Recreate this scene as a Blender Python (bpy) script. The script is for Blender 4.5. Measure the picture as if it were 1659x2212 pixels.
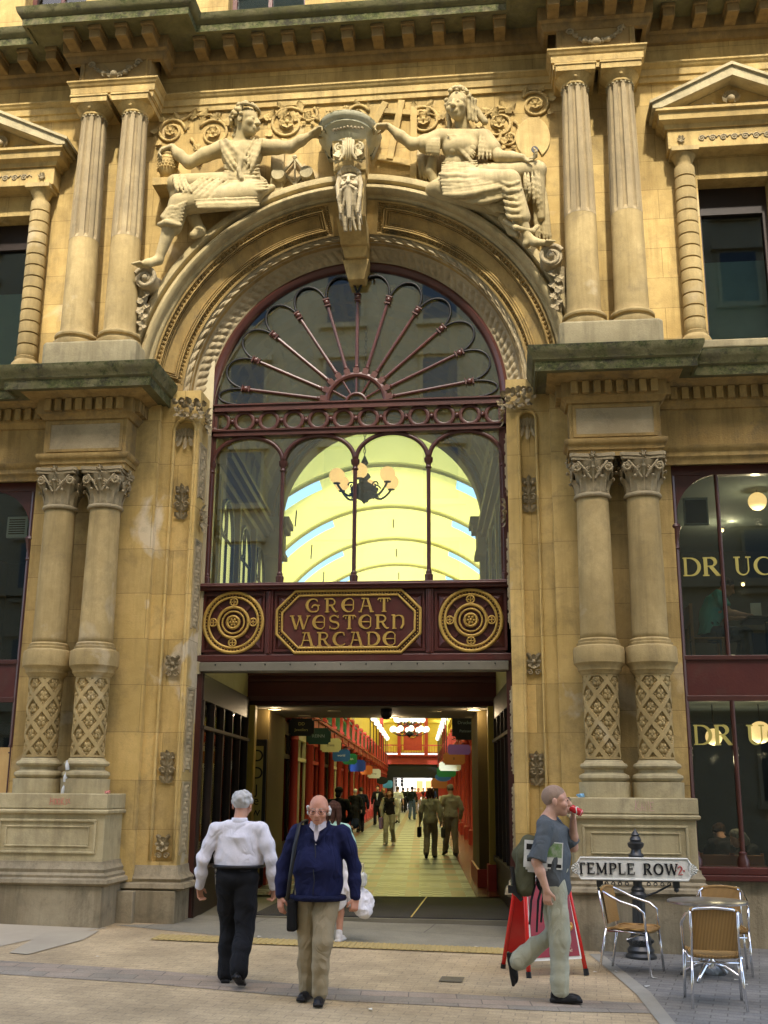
import bpy, math, random
import numpy as np
from mathutils import Vector, Matrix
random.seed(7); RNG = np.random.RandomState(7)
SC = bpy.context.scene
for o in list(bpy.data.objects): bpy.data.objects.remove(o)
R_ = math.radians; PI = math.pi

# ------------------------------------------------------------------ camera
PITCH, YAW, ROLL = R_(14.35), R_(6.5), R_(.4)
CAM = np.array([0., -14.2, 1.78])
_fw = np.array([-math.sin(YAW)*math.cos(PITCH), math.cos(YAW)*math.cos(PITCH), math.sin(PITCH)])
_rt = np.cross(_fw, [0, 0, 1]); _rt /= np.linalg.norm(_rt); _up = np.cross(_rt, _fw)
_r2 = _rt*math.cos(ROLL) + _up*math.sin(ROLL); _u2 = _up*math.cos(ROLL) - _rt*math.sin(ROLL)
cd = bpy.data.cameras.new('camera'); cam = bpy.data.objects.new('camera', cd); SC.collection.objects.link(cam)
cd.sensor_fit = 'VERTICAL'; cd.sensor_height = 32.; cd.sensor_width = 24.; cd.lens = 2333/2212*32
cd.clip_start = .1; cd.clip_end = 2000
cam.matrix_world = Matrix([[_r2[0], _u2[0], -_fw[0], CAM[0]], [_r2[1], _u2[1], -_fw[1], CAM[1]],
                           [_r2[2], _u2[2], -_fw[2], CAM[2]], [0, 0, 0, 1]])
SC.camera = cam

# ------------------------------------------------------------------ light
SUN_EL, SUN_AZ = 48., 8.          # azimuth to the right of straight behind the camera
W = bpy.data.worlds.new('World'); SC.world = W; W.use_nodes = True
nt = W.node_tree; nt.nodes.clear()
bg = nt.nodes.new('ShaderNodeBackground'); sky = nt.nodes.new('ShaderNodeTexSky'); wo = nt.nodes.new('ShaderNodeOutputWorld')
sky.sky_type = 'NISHITA'; sky.sun_disc = False; sky.sun_elevation = R_(SUN_EL); sky.sun_rotation = R_(180-SUN_AZ)
sky.air_density = 1.0; sky.dust_density = 4.0; sky.ozone_density = .6
bg.inputs[1].default_value = .15
nt.links.new(sky.outputs[0], bg.inputs[0]); nt.links.new(bg.outputs[0], wo.inputs[0])
sl = bpy.data.lights.new('sun', 'SUN'); sl.energy = 1.5; sl.angle = R_(2); sl.color = (1, .93, .8)
sun = bpy.data.objects.new('sun', sl); SC.collection.objects.link(sun)
_sd = Vector((math.sin(R_(SUN_AZ))*math.cos(R_(SUN_EL)), -math.cos(R_(SUN_AZ))*math.cos(R_(SUN_EL)), math.sin(R_(SUN_EL))))
sun.rotation_euler = _sd.to_track_quat('Z', 'Y').to_euler(); sun.location = _sd*60
SC.view_settings.view_transform = 'Standard'; SC.view_settings.look = 'None'
SC.view_settings.exposure = 1.95; SC.view_settings.gamma = 1
SC.cycles.max_bounces = 8; SC.cycles.diffuse_bounces = 4; SC.cycles.transparent_max_bounces = 12
SC.cycles.sample_clamp_indirect = 6

# ------------------------------------------------------------------ mesh helpers
class MB:
    def __init__(s): s.v = []; s.f = []; s.n = 0
    def add(s, V, F):
        V = [tuple(map(float, p)) for p in V]; s.v += V; s.f += [tuple(i+s.n for i in f) for f in F]; s.n += len(V); return s
    def box(s, x0, x1, y0, y1, z0, z1):
        return s.add([(x0,y0,z0),(x1,y0,z0),(x1,y1,z0),(x0,y1,z0),(x0,y0,z1),(x1,y0,z1),(x1,y1,z1),(x0,y1,z1)],
                     [(0,3,2,1),(4,5,6,7),(0,1,5,4),(1,2,6,5),(2,3,7,6),(3,0,4,7)])
    def obox(s, a, b, w, d, side=(0, 0, 1)):
        a = np.array(a, float); b = np.array(b, float); t = b-a; t /= np.linalg.norm(t)
        sd = np.array(side, float); u = np.cross(t, sd)
        if np.linalg.norm(u) < 1e-4: u = np.cross(t, (1, 0, 0))
        u /= np.linalg.norm(u); n = np.cross(u, t)
        P = []
        for q in (a, b):
            for i, j in ((-1,-1),(1,-1),(1,1),(-1,1)): P.append(q+u*i*w/2+n*j*d/2)
        return s.add(P, [(0,3,2,1),(4,5,6,7),(0,1,5,4),(1,2,6,5),(2,3,7,6),(3,0,4,7)])
    def lathe(s, prof, cx=0, cy=0, n=28, a0=0, a1=2*PI, sx=1, sy=1):
        full = abs(a1-a0-2*PI) < 1e-6; m = n if full else n+1
        V = []
        for r, z in prof:
            for i in range(m):
                a = a0+(a1-a0)*i/n; V.append((cx+r*sx*math.cos(a), cy+r*sy*math.sin(a), z))
        F = []
        for k in range(len(prof)-1):
            for i in range(n):
                j = (i+1) % m
                F.append((k*m+i, k*m+j, (k+1)*m+j, (k+1)*m+i))
        if full:
            if prof[0][0] > 1e-5: F.append(tuple(range(m))[::-1])
            if prof[-1][0] > 1e-5: F.append(tuple((len(prof)-1)*m+i for i in range(m)))
        return s.add(V, F)
    def tube(s, pts, r, n=8, closed=False, flat=1.):
        P = np.array(pts, float); N = len(P)
        rr = np.full(N, r) if np.isscalar(r) else np.array(r, float)
        if closed: T = np.roll(P, -1, 0)-np.roll(P, 1, 0)
        else: T = np.gradient(P, axis=0)
        T /= (np.linalg.norm(T, axis=1)[:, None]+1e-9)
        u = np.cross(T[0], (0, 0, 1.));
        if np.linalg.norm(u) < .05: u = np.cross(T[0], (1., 0, 0))
        u /= np.linalg.norm(u); V = []
        for k in range(N):
            u = u-T[k]*(u@T[k]); u /= (np.linalg.norm(u)+1e-9); w = np.cross(T[k], u)
            for i in range(n):
                a = 2*PI*i/n; V.append(P[k]+rr[k]*(u*math.cos(a)+w*math.sin(a)*flat))
        F = []; K = N if closed else N-1
        for k in range(K):
            q = (k+1) % N
            for i in range(n):
                j = (i+1) % n; F.append((k*n+i, k*n+j, q*n+j, q*n+i))
        if not closed: F.append(tuple(range(n))[::-1]); F.append(tuple((N-1)*n+i for i in range(n)))
        return s.add(V, F)
    def grid(s, G, cu=False, flip=False):
        m, n = G.shape[:2]; F = []
        for i in range(m-1):
            for j in range(n if cu else n-1):
                k = (j+1) % n; q = (i*n+j, i*n+k, (i+1)*n+k, (i+1)*n+j)
                F.append(q[::-1] if flip else q)
        return s.add(G.reshape(-1, 3), F)
    def prism(s, poly, y0, y1, ax='y'):
        n = len(poly); V = []
        for y in (y0, y1):
            for a, b in poly:
                V.append({'y': (a, y, b), 'z': (a, b, y), 'x': (y, a, b)}[ax])
        F = [tuple(range(n)), tuple(range(2*n-1, n-1, -1))]
        for i in range(n):
            j = (i+1) % n; F.append((i, i+n, j+n, j))
        return s.add(V, F)
    def sphere(s, c, r, n=12, sc=(1, 1, 1)):
        V = []; m = n//2
        for k in range(m+1):
            t = PI*k/m
            for i in range(n):
                a = 2*PI*i/n; V.append((c[0]+r*sc[0]*math.sin(t)*math.cos(a), c[1]+r*sc[1]*math.sin(t)*math.sin(a), c[2]+r*sc[2]*math.cos(t)))
        F = [(k*n+i, (k+1)*n+i, (k+1)*n+(i+1) % n, k*n+(i+1) % n) for k in range(m) for i in range(n)]
        return s.add(V, F)
    def sweep(s, prof, path, closed=False):
        """prof = [(out, z)]; path = [(x,y)] plan line, 'out' is to its right-hand side (towards -y for a path running +x)."""
        P = np.array(path, float); N = len(P); G = []
        for k in range(N):
            a = P[k]-P[k-1] if k > 0 else P[k+1]-P[k]
            b = P[k+1]-P[k] if k < N-1 else P[k]-P[k-1]
            a = a/np.linalg.norm(a); b = b/np.linalg.norm(b)
            na = np.array([a[1], -a[0]]); nb = np.array([b[1], -b[0]])
            m = na+nb; m /= (m@na)
            G.append([(P[k][0]+m[0]*o, P[k][1]+m[1]*o, z) for o, z in prof])
        G = np.array(G); n0 = s.n; s.grid(G)
        m = len(prof); s.f.append(tuple(n0+i for i in range(m))); s.f.append(tuple(n0+(N-1)*m+i for i in range(m))[::-1])
        return s

COL = SC.collection
def obj(name, mb, mat=None, parent=None, smooth=False, bevel=0, auto=None):
    me = bpy.data.meshes.new(name)
    if isinstance(mb, MB): me.from_pydata(mb.v, [], mb.f)
    else: me.from_pydata(mb[0].tolist(), [], mb[1].tolist())
    me.update()
    if mat: me.materials.append(mat)
    import bmesh
    if isinstance(mb, MB):
        bm = bmesh.new(); bm.from_mesh(me); bmesh.ops.recalc_face_normals(bm, faces=bm.faces); bm.to_mesh(me); bm.free()
    if smooth or auto:
        me.polygons.foreach_set('use_smooth', [True]*len(me.polygons))
        if auto: me.set_sharp_from_angle(angle=R_(auto))
    o = bpy.data.objects.new(name, me); COL.objects.link(o)
    if parent: o.parent = parent
    if bevel:
        b = o.modifiers.new('bevel', 'BEVEL'); b.width = bevel; b.segments = 2; b.limit_method = 'ANGLE'; b.angle_limit = R_(50)
    return o
def tag(o, label=None, cat=None, group=None, kind=None):
    if label: o['label'] = label
    if cat: o['category'] = cat
    if group: o['group'] = group
    if kind: o['kind'] = kind
    return o
def empty(name, loc=(0, 0, 0), rz=0, label=None, cat=None, group=None):
    o = bpy.data.objects.new(name, None); COL.objects.link(o); o.location = loc; o.rotation_euler = (0, 0, rz)
    o.empty_display_size = .2
    return tag(o, label, cat, group)
def copy_tree(o, loc=None, rz=None, label=None, parent=None):
    c = o.copy(); COL.objects.link(c)
    if parent: c.parent = parent
    if loc is not None: c.location = loc
    if rz is not None: c.rotation_euler = (0, 0, rz)
    if label: c['label'] = label
    for ch in list(o.children):
        copy_tree(ch, parent=c)
    return c

# ------------------------------------------------------------------ materials
def mat(name, col, rough=.8, metal=0, spec=.3, noise=None, bump=0, bscale=30, joints=None, moss=0, dirt=0, coat=0, fold=0,
        emit=None, estr=0, trans=0, pale=0, grime=0, streak=0, nscale=1.2):
    """procedural Principled: two noises vary the base colour, optional ashlar joints, moss and pale repair patches."""
    m = bpy.data.materials.new(name); m.use_nodes = True; t = m.node_tree; N = t.nodes; L = t.links
    b = N['Principled BSDF']; b.inputs['Roughness'].default_value = rough; b.inputs['Metallic'].default_value = metal
    b.inputs['Specular IOR Level'].default_value = spec
    if coat: b.inputs['Coat Weight'].default_value = coat
    if emit: b.inputs['Emission Color'].default_value = (*emit, 1); b.inputs['Emission Strength'].default_value = estr
    if trans: b.inputs['Transmission Weight'].default_value = trans
    def mix(fac, a, c, mode='MIX'):
        x = N.new('ShaderNodeMix'); x.data_type = 'RGBA'; x.blend_type = mode
        for i, q in ((0, fac), (6, a), (7, c)):
            if isinstance(q, (int, float)): x.inputs[i].default_value = q
            elif isinstance(q, tuple): x.inputs[i].default_value = (*q, 1)
            else: L.new(q, x.inputs[i])
        return x.outputs[2]
    def ns(scale, det=5, rgh=.6, dist=0, vec=None):
        x = N.new('ShaderNodeTexNoise'); x.inputs['Scale'].default_value = scale; x.inputs['Detail'].default_value = det
        x.inputs['Roughness'].default_value = rgh; x.inputs['Distortion'].default_value = dist
        L.new(vec or pos, x.inputs['Vector']); return x.outputs[0]
    def ramp(q, a, c, lo=0., hi=1.):
        x = N.new('ShaderNodeMapRange'); x.clamp = True
        x.inputs[1].default_value = a; x.inputs[2].default_value = c; x.inputs[3].default_value = lo; x.inputs[4].default_value = hi
        L.new(q, x.inputs[0]); return x.outputs[0]
    geo = N.new('ShaderNodeNewGeometry'); tc = N.new('ShaderNodeTexCoord')
    pos = tc.outputs['Object']
    def scaled(sx, sy, sz):
        mp = N.new('ShaderNodeMapping'); mp.inputs['Scale'].default_value = (sx, sy, sz); L.new(pos, mp.inputs[0]); return mp.outputs[0]
    c = col; cur = mix(0., c, c)
    if noise:
        cur = mix(ramp(ns(nscale, 6, .62), .38, .64), c, noise)
        cur = mix(ramp(ns(nscale*7, 5, .7), .3, .75, 0, .5), cur, tuple(q*.8 for q in c))
        cur = mix(ramp(ns(90, 3, .7), .35, .75, 0, .35), cur, tuple(q*.72 for q in c))
    if streak:
        cur = mix(ramp(ns(1, 5, .7, 0, scaled(4.5, 4.5, .42)), .46, .66, 0, streak), cur, tuple(q*.5 for q in c))
    if pale:
        cur = mix(ramp(ns(.9, 5, .55, .6), .60, .66, 0, pale), cur, (.66, .58, .42))
    if grime:
        cur = mix(ramp(ns(2.6, 8, .75, .4), .50, .70, 0, grime), cur, (.09, .078, .055))
    hsrc = None
    if joints:
        w, h, off = joints
        mp = N.new('ShaderNodeMapping'); mp.inputs['Rotation'].default_value = (R_(90), 0, 0); L.new(pos, mp.inputs[0])
        br = N.new('ShaderNodeTexBrick'); br.offset = off; br.inputs['Scale'].default_value = 1
        br.inputs['Brick Width'].default_value = w; br.inputs['Row Height'].default_value = h
        br.inputs['Mortar Size'].default_value = .0045; br.inputs['Mortar Smooth'].default_value = .3
        br.inputs['Color1'].default_value = (.74, .73, .70, 1); br.inputs['Color2'].default_value = (1.14, 1.1, 1.02, 1); br.inputs['Mortar'].default_value = (.42, .38, .32, 1)
        sw = N.new('ShaderNodeSeparateXYZ'); cb = N.new('ShaderNodeCombineXYZ'); L.new(pos, sw.inputs[0])
        ad = N.new('ShaderNodeMath'); ad.operation = 'ADD'; L.new(sw.outputs[0], ad.inputs[0]); L.new(sw.outputs[1], ad.inputs[1])
        L.new(ad.outputs[0], cb.inputs[0]); L.new(sw.outputs[2], cb.inputs[1]); L.new(cb.outputs[0], br.inputs[0])
        cur = mix(.75, cur, br.outputs[0], 'MULTIPLY'); hsrc = br.outputs[1]
    if moss:
        sep = N.new('ShaderNodeSeparateXYZ'); L.new(geo.outputs['Normal'], sep.inputs[0])
        n1 = ns(5, 8, .75); ad = N.new('ShaderNodeMath'); ad.operation = 'MULTIPLY_ADD'; ad.inputs[1].default_value = .28
        L.new(sep.outputs[2], ad.inputs[0]); L.new(n1, ad.inputs[2])
        f = ramp(ad.outputs[0], .60-moss*.32, .66-moss*.2)
        g = mix(ramp(ns(26, 5, .85), .40, .66), (.028, .038, .010), (.13, .135, .045))
        g = mix(ramp(ns(6, 6, .85), .48, .60), g, (.030, .027, .018))
        g = mix(ramp(ns(13, 6, .85), .60, .68), g, (.30, .28, .17))
        cur = mix(f, cur, g)
    L.new(cur, b.inputs['Base Color'])
    if fold:
        fb = N.new('ShaderNodeBump'); fb.inputs['Strength'].default_value = 1; fb.inputs['Distance'].default_value = fold
        f1 = ns(3.2, 2, .5, 1.2, scaled(1.2, 1.2, .7)); f2 = N.new('ShaderNodeMath'); f2.operation = 'PINGPONG'; f2.inputs[1].default_value = .12; L.new(f1, f2.inputs[0]); f3 = N.new('ShaderNodeMath'); f3.operation = 'MULTIPLY'; f3.inputs[1].default_value = 4; L.new(f2.outputs[0], f3.inputs[0])
        L.new(f3.outputs[0], fb.inputs['Height'])
    if bump:
        bn = N.new('ShaderNodeBump'); bn.inputs['Strength'].default_value = min(1, bump); bn.inputs['Distance'].default_value = .012
        nn = ns(bscale, 6, .65)
        if hsrc:
            sb = N.new('ShaderNodeMath'); sb.operation = 'MULTIPLY_ADD'; sb.inputs[1].default_value = -1.2; L.new(hsrc, sb.inputs[0]); L.new(nn, sb.inputs[2]); nn = sb.outputs[0]
        L.new(nn, bn.inputs['Height']); L.new(bn.outputs[0], b.inputs['Normal'])
        if fold: L.new(fb.outputs[0], bn.inputs['Normal'])
    return m

ST = (.44, .31, .115); ST2 = (.64, .48, .20)
M = {}
M['stone'] = mat('stone', ST, .9, noise=ST2, bump=.35, bscale=45, joints=(1.15, .46, .5), grime=.38, streak=.6, pale=.3)
M['stone_plain'] = mat('stone_plain', ST, .9, noise=ST2, bump=.35, bscale=45, grime=.45, streak=.6)
M['stone_col'] = mat('stone_column', (.36, .265, .11), .88, noise=(.56, .425, .195), bump=.3, bscale=40, grime=.32, streak=.5, pale=.3)
M['stone_flute'] = mat('stone_fluted', (.30, .235, .13), .9, noise=(.46, .36, .19), bump=.3, bscale=40, grime=.35, streak=.5)
M['stone_pale'] = mat('stone_pale', (.43, .36, .20), .9, noise=(.57, .49, .29), bump=.35, bscale=35, grime=.4, streak=.5)
M['stone_base'] = mat('stone_base', (.29, .24, .15), .92, noise=(.42, .36, .24), bump=.5, bscale=30, grime=.6, streak=.6)
M['stone_jamb'] = mat('stone_jamb', (.56, .405, .145), .9, noise=(.70, .52, .22), bump=.35, bscale=40, joints=(.9, .62, .5), pale=.9, grime=.38, streak=.4)
M['stone_carved'] = mat('stone_carved', (.31, .25, .145), .92, noise=(.46, .38, .23), bump=.4, bscale=60, grime=.5)
M['stone_statue'] = mat('stone_statue', (.41, .325, .155), .9, noise=(.55, .45, .245), bump=.3, bscale=50, grime=.35, streak=.4)
M['stone_moss'] = mat('stone_moss', (.115, .11, .045), .95, noise=(.22, .20, .10), bump=1, bscale=14, moss=.62, grime=.9)
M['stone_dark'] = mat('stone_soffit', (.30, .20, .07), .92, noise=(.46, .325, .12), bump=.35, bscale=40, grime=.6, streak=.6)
M['iron'] = mat('oxblood_iron', (.055, .014, .010), .38, spec=.5, noise=(.085, .024, .016), bump=.15, coat=.15)
M['maroon'] = mat('maroon_board', (.070, .012, .009), .42, spec=.5, noise=(.10, .022, .014), bump=.2, grime=.25)
M['gold'] = mat('gilt', (.52, .34, .075), .45, metal=.25, spec=.5, noise=(.40, .25, .05), bump=.25)
M['goldtext'] = mat('gold_leaf', (.44, .38, .10), .5, spec=.4)
M['black'] = mat('black_paint', (.012, .012, .013), .45)
M['darkwood'] = mat('dark_timber', (.022, .014, .010), .5, noise=(.04, .022, .014))
M['red'] = mat('arcade_red', (.36, .035, .028), .5, noise=(.44, .05, .035), spec=.4)
M['yellow'] = mat('arcade_yellow', (.60, .45, .065), .6, noise=(.68, .52, .10))
M['cream'] = mat('cream_paint', (.72, .66, .45), .6, noise=(.66, .58, .36))
M['green'] = mat('green_iron', (.03, .11, .06), .5)
M['white'] = mat('white_enamel', (.78, .78, .72), .4, noise=(.70, .70, .62))
M['steel'] = mat('brushed_steel', (.75, .75, .77), .22, metal=1, noise=(.6, .6, .62))
M['chrome'] = mat('polished_tube', (.80, .81, .84), .12, metal=1)
M['greyboard'] = mat('dull_steel', (.16, .15, .11), .6, noise=(.22, .2, .15))
def glass(name, tint=(.9, .95, .95), refl=1.0, base=.04):
    m = bpy.data.materials.new(name); m.use_nodes = True; t = m.node_tree; t.nodes.clear()
    o = t.nodes.new('ShaderNodeOutputMaterial'); mx = t.nodes.new('ShaderNodeMixShader')
    tr = t.nodes.new('ShaderNodeBsdfTransparent'); tr.inputs[0].default_value = (*tint, 1)
    gl = t.nodes.new('ShaderNodeBsdfGlossy'); gl.inputs['Roughness'].default_value = .015; gl.inputs[0].default_value = (refl, refl, refl, 1)
    fr = t.nodes.new('ShaderNodeFresnel'); fr.inputs[0].default_value = 1.5
    ad = t.nodes.new('ShaderNodeMath'); ad.operation = 'ADD'; ad.inputs[1].default_value = base; ad.use_clamp = True
    t.links.new(fr.outputs[0], ad.inputs[0]); t.links.new(ad.outputs[0], mx.inputs[0])
    t.links.new(tr.outputs[0], mx.inputs[1]); t.links.new(gl.outputs[0], mx.inputs[2]); t.links.new(mx.outputs[0], o.inputs[0])
    return m
M['glass'] = glass('window_glass', (.92, .96, .92), 1, .11)
M['glass_dark'] = glass('shop_glass', (.82, .88, .86), .8, .01)
_m = bpy.data.materials.new('roof_glass'); _m.use_nodes = True; _m.node_tree.nodes.clear(); _a = _m.node_tree.nodes.new('ShaderNodeBsdfTransparent'); _a.inputs[0].default_value = (.72, .88, .90, 1); _b = _m.node_tree.nodes.new('ShaderNodeOutputMaterial'); _m.node_tree.links.new(_a.outputs[0], _b.inputs[0]); M['roof_glass'] = _m
M['glass_plain'] = glass('clear_glass', (.95, .97, .96), .8, .01)
def translucent(name, col, mixf=.5):
    m = bpy.data.materials.new(name); m.use_nodes = True; t = m.node_tree; t.nodes.clear()
    o = t.nodes.new('ShaderNodeOutputMaterial'); mx = t.nodes.new('ShaderNodeMixShader'); mx.inputs[0].default_value = mixf
    a = t.nodes.new('ShaderNodeBsdfTranslucent'); b = t.nodes.new('ShaderNodeBsdfDiffuse')
    n = t.nodes.new('ShaderNodeTexNoise'); n.inputs['Scale'].default_value = .7; tc = t.nodes.new('ShaderNodeTexCoord'); t.links.new(tc.outputs['Object'], n.inputs[0])
    r = t.nodes.new('ShaderNodeMix'); r.data_type = 'RGBA'; r.inputs[6].default_value = (*col, 1); r.inputs[7].default_value = (*[c*.85 for c in col], 1)
    t.links.new(n.outputs[0], r.inputs[0]); t.links.new(r.outputs[2], a.inputs[0]); t.links.new(r.outputs[2], b.inputs[0])
    t.links.new(a.outputs[0], mx.inputs[1]); t.links.new(b.outputs[0], mx.inputs[2]); t.links.new(mx.outputs[0], o.inputs[0])
    return m
M['vault'] = translucent('yellow_roof_sheet', (.82, .75, .20), .06)
M['globe_lit'] = mat('lit_globe', (.9, .8, .55), .4, emit=(1, .60, .22), estr=.36)
M['globe_white'] = mat('lit_white_globe', (.9, .9, .85), .4, emit=(1, .95, .8), estr=.55)
M['lamp_warm'] = mat('downlight_glow', (.9, .8, .5), .4, emit=(1, .6, .2), estr=1.2)

# ------------------------------------------------------------------ implicit-surface modeller (smooth unions -> one skin)
def _rot(R, d): return d @ R
class SDF:
    def __init__(s, k=.03): s.p = []; s.k = k
    def cap(s, a, b, r0, r1=None, k=None, sub=False):
        s.p.append(('c', np.array(a, float), np.array(b, float), r0, r0 if r1 is None else r1, s.k if k is None else k, sub)); return s
    def ell(s, c, rad, R=None, k=None, sub=False):
        s.p.append(('e', np.array(c, float), np.array(rad, float), np.eye(3) if R is None else np.array(R), 0, s.k if k is None else k, sub)); return s
    def box(s, c, h, R=None, rd=.01, k=None, sub=False):
        s.p.append(('b', np.array(c, float), np.array(h, float), np.eye(3) if R is None else np.array(R), rd, s.k if k is None else k, sub)); return s
    def path(s, pts, r, k=None):
        P = [np.array(p, float) for p in pts]; rr = [r]*len(P) if np.isscalar(r) else r
        for i in range(len(P)-1): s.cap(P[i], P[i+1], rr[i], rr[i+1], k)
        return s
    def mesh(s, res=.01, disp=None, clip=None, pad=.03):
        lo = np.full(3, 1e9); hi = -lo
        bb = []
        for q in s.p:
            if q[0] == 'x': bb.append((None, None)); continue
            if q[0] == 'c': a = np.minimum(q[1], q[2])-max(q[3], q[4]); b = np.maximum(q[1], q[2])+max(q[3], q[4])
            else:
                e = np.sqrt(((q[3]*q[2])**2).sum(1)) if q[0] == 'e' else np.abs(q[3]) @ q[2]
                a = q[1]-e; b = q[1]+e
            bb.append((a, b))
            if not q[6]: lo = np.minimum(lo, a); hi = np.maximum(hi, b)
        lo = lo-pad-res*2; hi = hi+pad+res*2
        sh = np.ceil((hi-lo)/res).astype(int)+1
        F = np.full(sh, .2, np.float32)
        ax = [lo[i]+np.arange(sh[i])*res for i in range(3)]
        for q, (a, b) in zip(s.p, bb):
            if q[0] == 'x': F = np.maximum(F, q[1](*np.meshgrid(*ax, indexing='ij')).astype(np.float32)); continue
            m = q[5]+.05
            i0 = np.maximum(0, np.floor((a-m-lo)/res).astype(int)); i1 = np.minimum(sh, np.ceil((b+m-lo)/res).astype(int)+1)
            if (i1 <= i0).any(): continue
            X, Yy, Zz = np.meshgrid(ax[0][i0[0]:i1[0]], ax[1][i0[1]:i1[1]], ax[2][i0[2]:i1[2]], indexing='ij')
            P = np.stack([X, Yy, Zz], -1)
            if q[0] == 'c':
                ba = q[2]-q[1]; L2 = ba@ba+1e-12; h = np.clip(((P-q[1])@ba)/L2, 0, 1)
                d = np.linalg.norm(P-q[1]-h[..., None]*ba, axis=-1)-(q[3]+(q[4]-q[3])*h)
            elif q[0] == 'e':
                l = (P-q[1])@q[3]; k0 = np.linalg.norm(l/q[2], axis=-1); k1 = np.linalg.norm(l/q[2]**2, axis=-1)
                d = np.where(k1 > 1e-9, k0*(k0-1)/np.maximum(k1, 1e-9), -q[2].min())
            else:
                l = np.abs((P-q[1])@q[3])-(q[2]-q[4]); d = np.linalg.norm(np.maximum(l, 0), axis=-1)+np.minimum(l.max(-1), 0)-q[4]
            sl_ = F[i0[0]:i1[0], i0[1]:i1[1], i0[2]:i1[2]]; k = max(q[5], 1e-5)
            if q[6]:
                h = np.maximum(k-np.abs(sl_+d), 0)/k; sl_[...] = np.maximum(sl_, -d)+h*h*k*.25
            else:
                h = np.maximum(k-np.abs(sl_-d), 0)/k; sl_[...] = np.minimum(sl_, d)-h*h*k*.25
        if disp or clip:
            X, Yy, Zz = np.meshgrid(*ax, indexing='ij')
            if disp:
                msk = np.abs(F) < .06; F[msk] += disp(X[msk], Yy[msk], Zz[msk]).astype(np.float32)
            if clip: F = np.maximum(F, clip(X, Yy, Zz).astype(np.float32))
        return nets(F, lo, res)
def nets(F, lo, res):
    ins = F < 0; sh = np.array(F.shape)-1
    cnt = np.zeros(sh, np.int8); acc = np.zeros((*sh, 3), np.float32); num = np.zeros(sh, np.float32)
    cor = [(i, j, k) for i in (0, 1) for j in (0, 1) for k in (0, 1)]
    S = lambda A, c: A[c[0]:c[0]+sh[0], c[1]:c[1]+sh[1], c[2]:c[2]+sh[2]]
    for a in cor:
        for d in range(3):
            if a[d]: continue
            b = list(a); b[d] = 1; b = tuple(b)
            fa, fb = S(F, a), S(F, b); x = S(ins, a) != S(ins, b)
            idx = np.nonzero(x); fa = fa[idx]; fb = fb[idx]; t = fa/(fa-fb)
            p = np.tile(np.array(a, np.float32), (len(t), 1)); p[:, d] += t
            acc[idx] += p; num[idx] += 1
    act = num > 0; ids = -np.ones(sh, np.int64); ids[act] = np.arange(act.sum())
    cells = np.argwhere(act); V = lo+(cells+acc[act]/num[act][:, None])*res
    faces = []
    for d in range(3):
        e = [0, 0, 0]; e[d] = 1; o = [i for i in range(3) if i != d]
        sl0 = [slice(1, -1)]*3; sl1 = [slice(1, -1)]*3
        A = ins; a0 = [slice(None)]*3; b0 = [slice(None)]*3; a0[d] = slice(0, -1); b0[d] = slice(1, None)
        x = A[tuple(a0)] != A[tuple(b0)]; I = np.argwhere(x)
        ok = np.ones(len(I), bool)
        for q in o: ok &= (I[:, q] > 0) & (I[:, q] < sh[q])
        I = I[ok]
        if not len(I): continue
        q = []
        for s1, s2 in ((0, 0), (1, 0), (1, 1), (0, 1)):
            J = I.copy(); J[:, o[0]] -= s1; J[:, o[1]] -= s2; q.append(ids[J[:, 0], J[:, 1], J[:, 2]])
        Q = np.stack(q, 1); inside = A[I[:, 0], I[:, 1], I[:, 2]]
        fl = inside if d != 1 else ~inside
        Q[~fl] = Q[~fl][:, ::-1]; faces.append(Q)
    return V, np.concatenate(faces)
def wrinkle(seed, amp, freq, stretch=(1, 1, 1)):
    r = np.random.RandomState(seed); K = r.randn(7, 3)*freq*np.array(stretch); ph = r.rand(7)*6.28
    def f(x, y, z):
        w = .8*np.sin(x*freq*.5+z*freq*.35+ph[0])+.6*np.sin(y*freq*.6-z*freq*.3+ph[1])
        o = 0
        for i in range(7): o = o+np.sin(K[i, 0]*x+K[i, 1]*y+K[i, 2]*z+ph[i]+2.2*w)
        o = o/2.4; return amp*(1.25*np.minimum(np.abs(o), 1.3)-.6)
    return f
# ------------------------------------------------------------------ pixel -> point on a vertical plane (measuring the photograph)
def at(x, y, Y=0.):
    d = _fw*2333+_r2*(x-829.5)-_u2*(y-1106); t = (Y-CAM[1])/d[1]; q = CAM+d*t; return np.array([q[0], Y, q[2]])
def atz(x, y, z=0.):
    d = _fw*2333+_r2*(x-829.5)-_u2*(y-1106); t = (z-CAM[2])/d[2]; q = CAM+d*t; return np.array([q[0], q[1], z])
def gz(x, y): return .015-.021*x+.004*y if y < .6 else .12

A, ZS = -2.10, 7.25              # arch axis, springing height
bld = empty('stone_building', (0, 0, 0), 0, 'golden sandstone Victorian facade with a great round arch over the arcade entrance', 'building')

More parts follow.
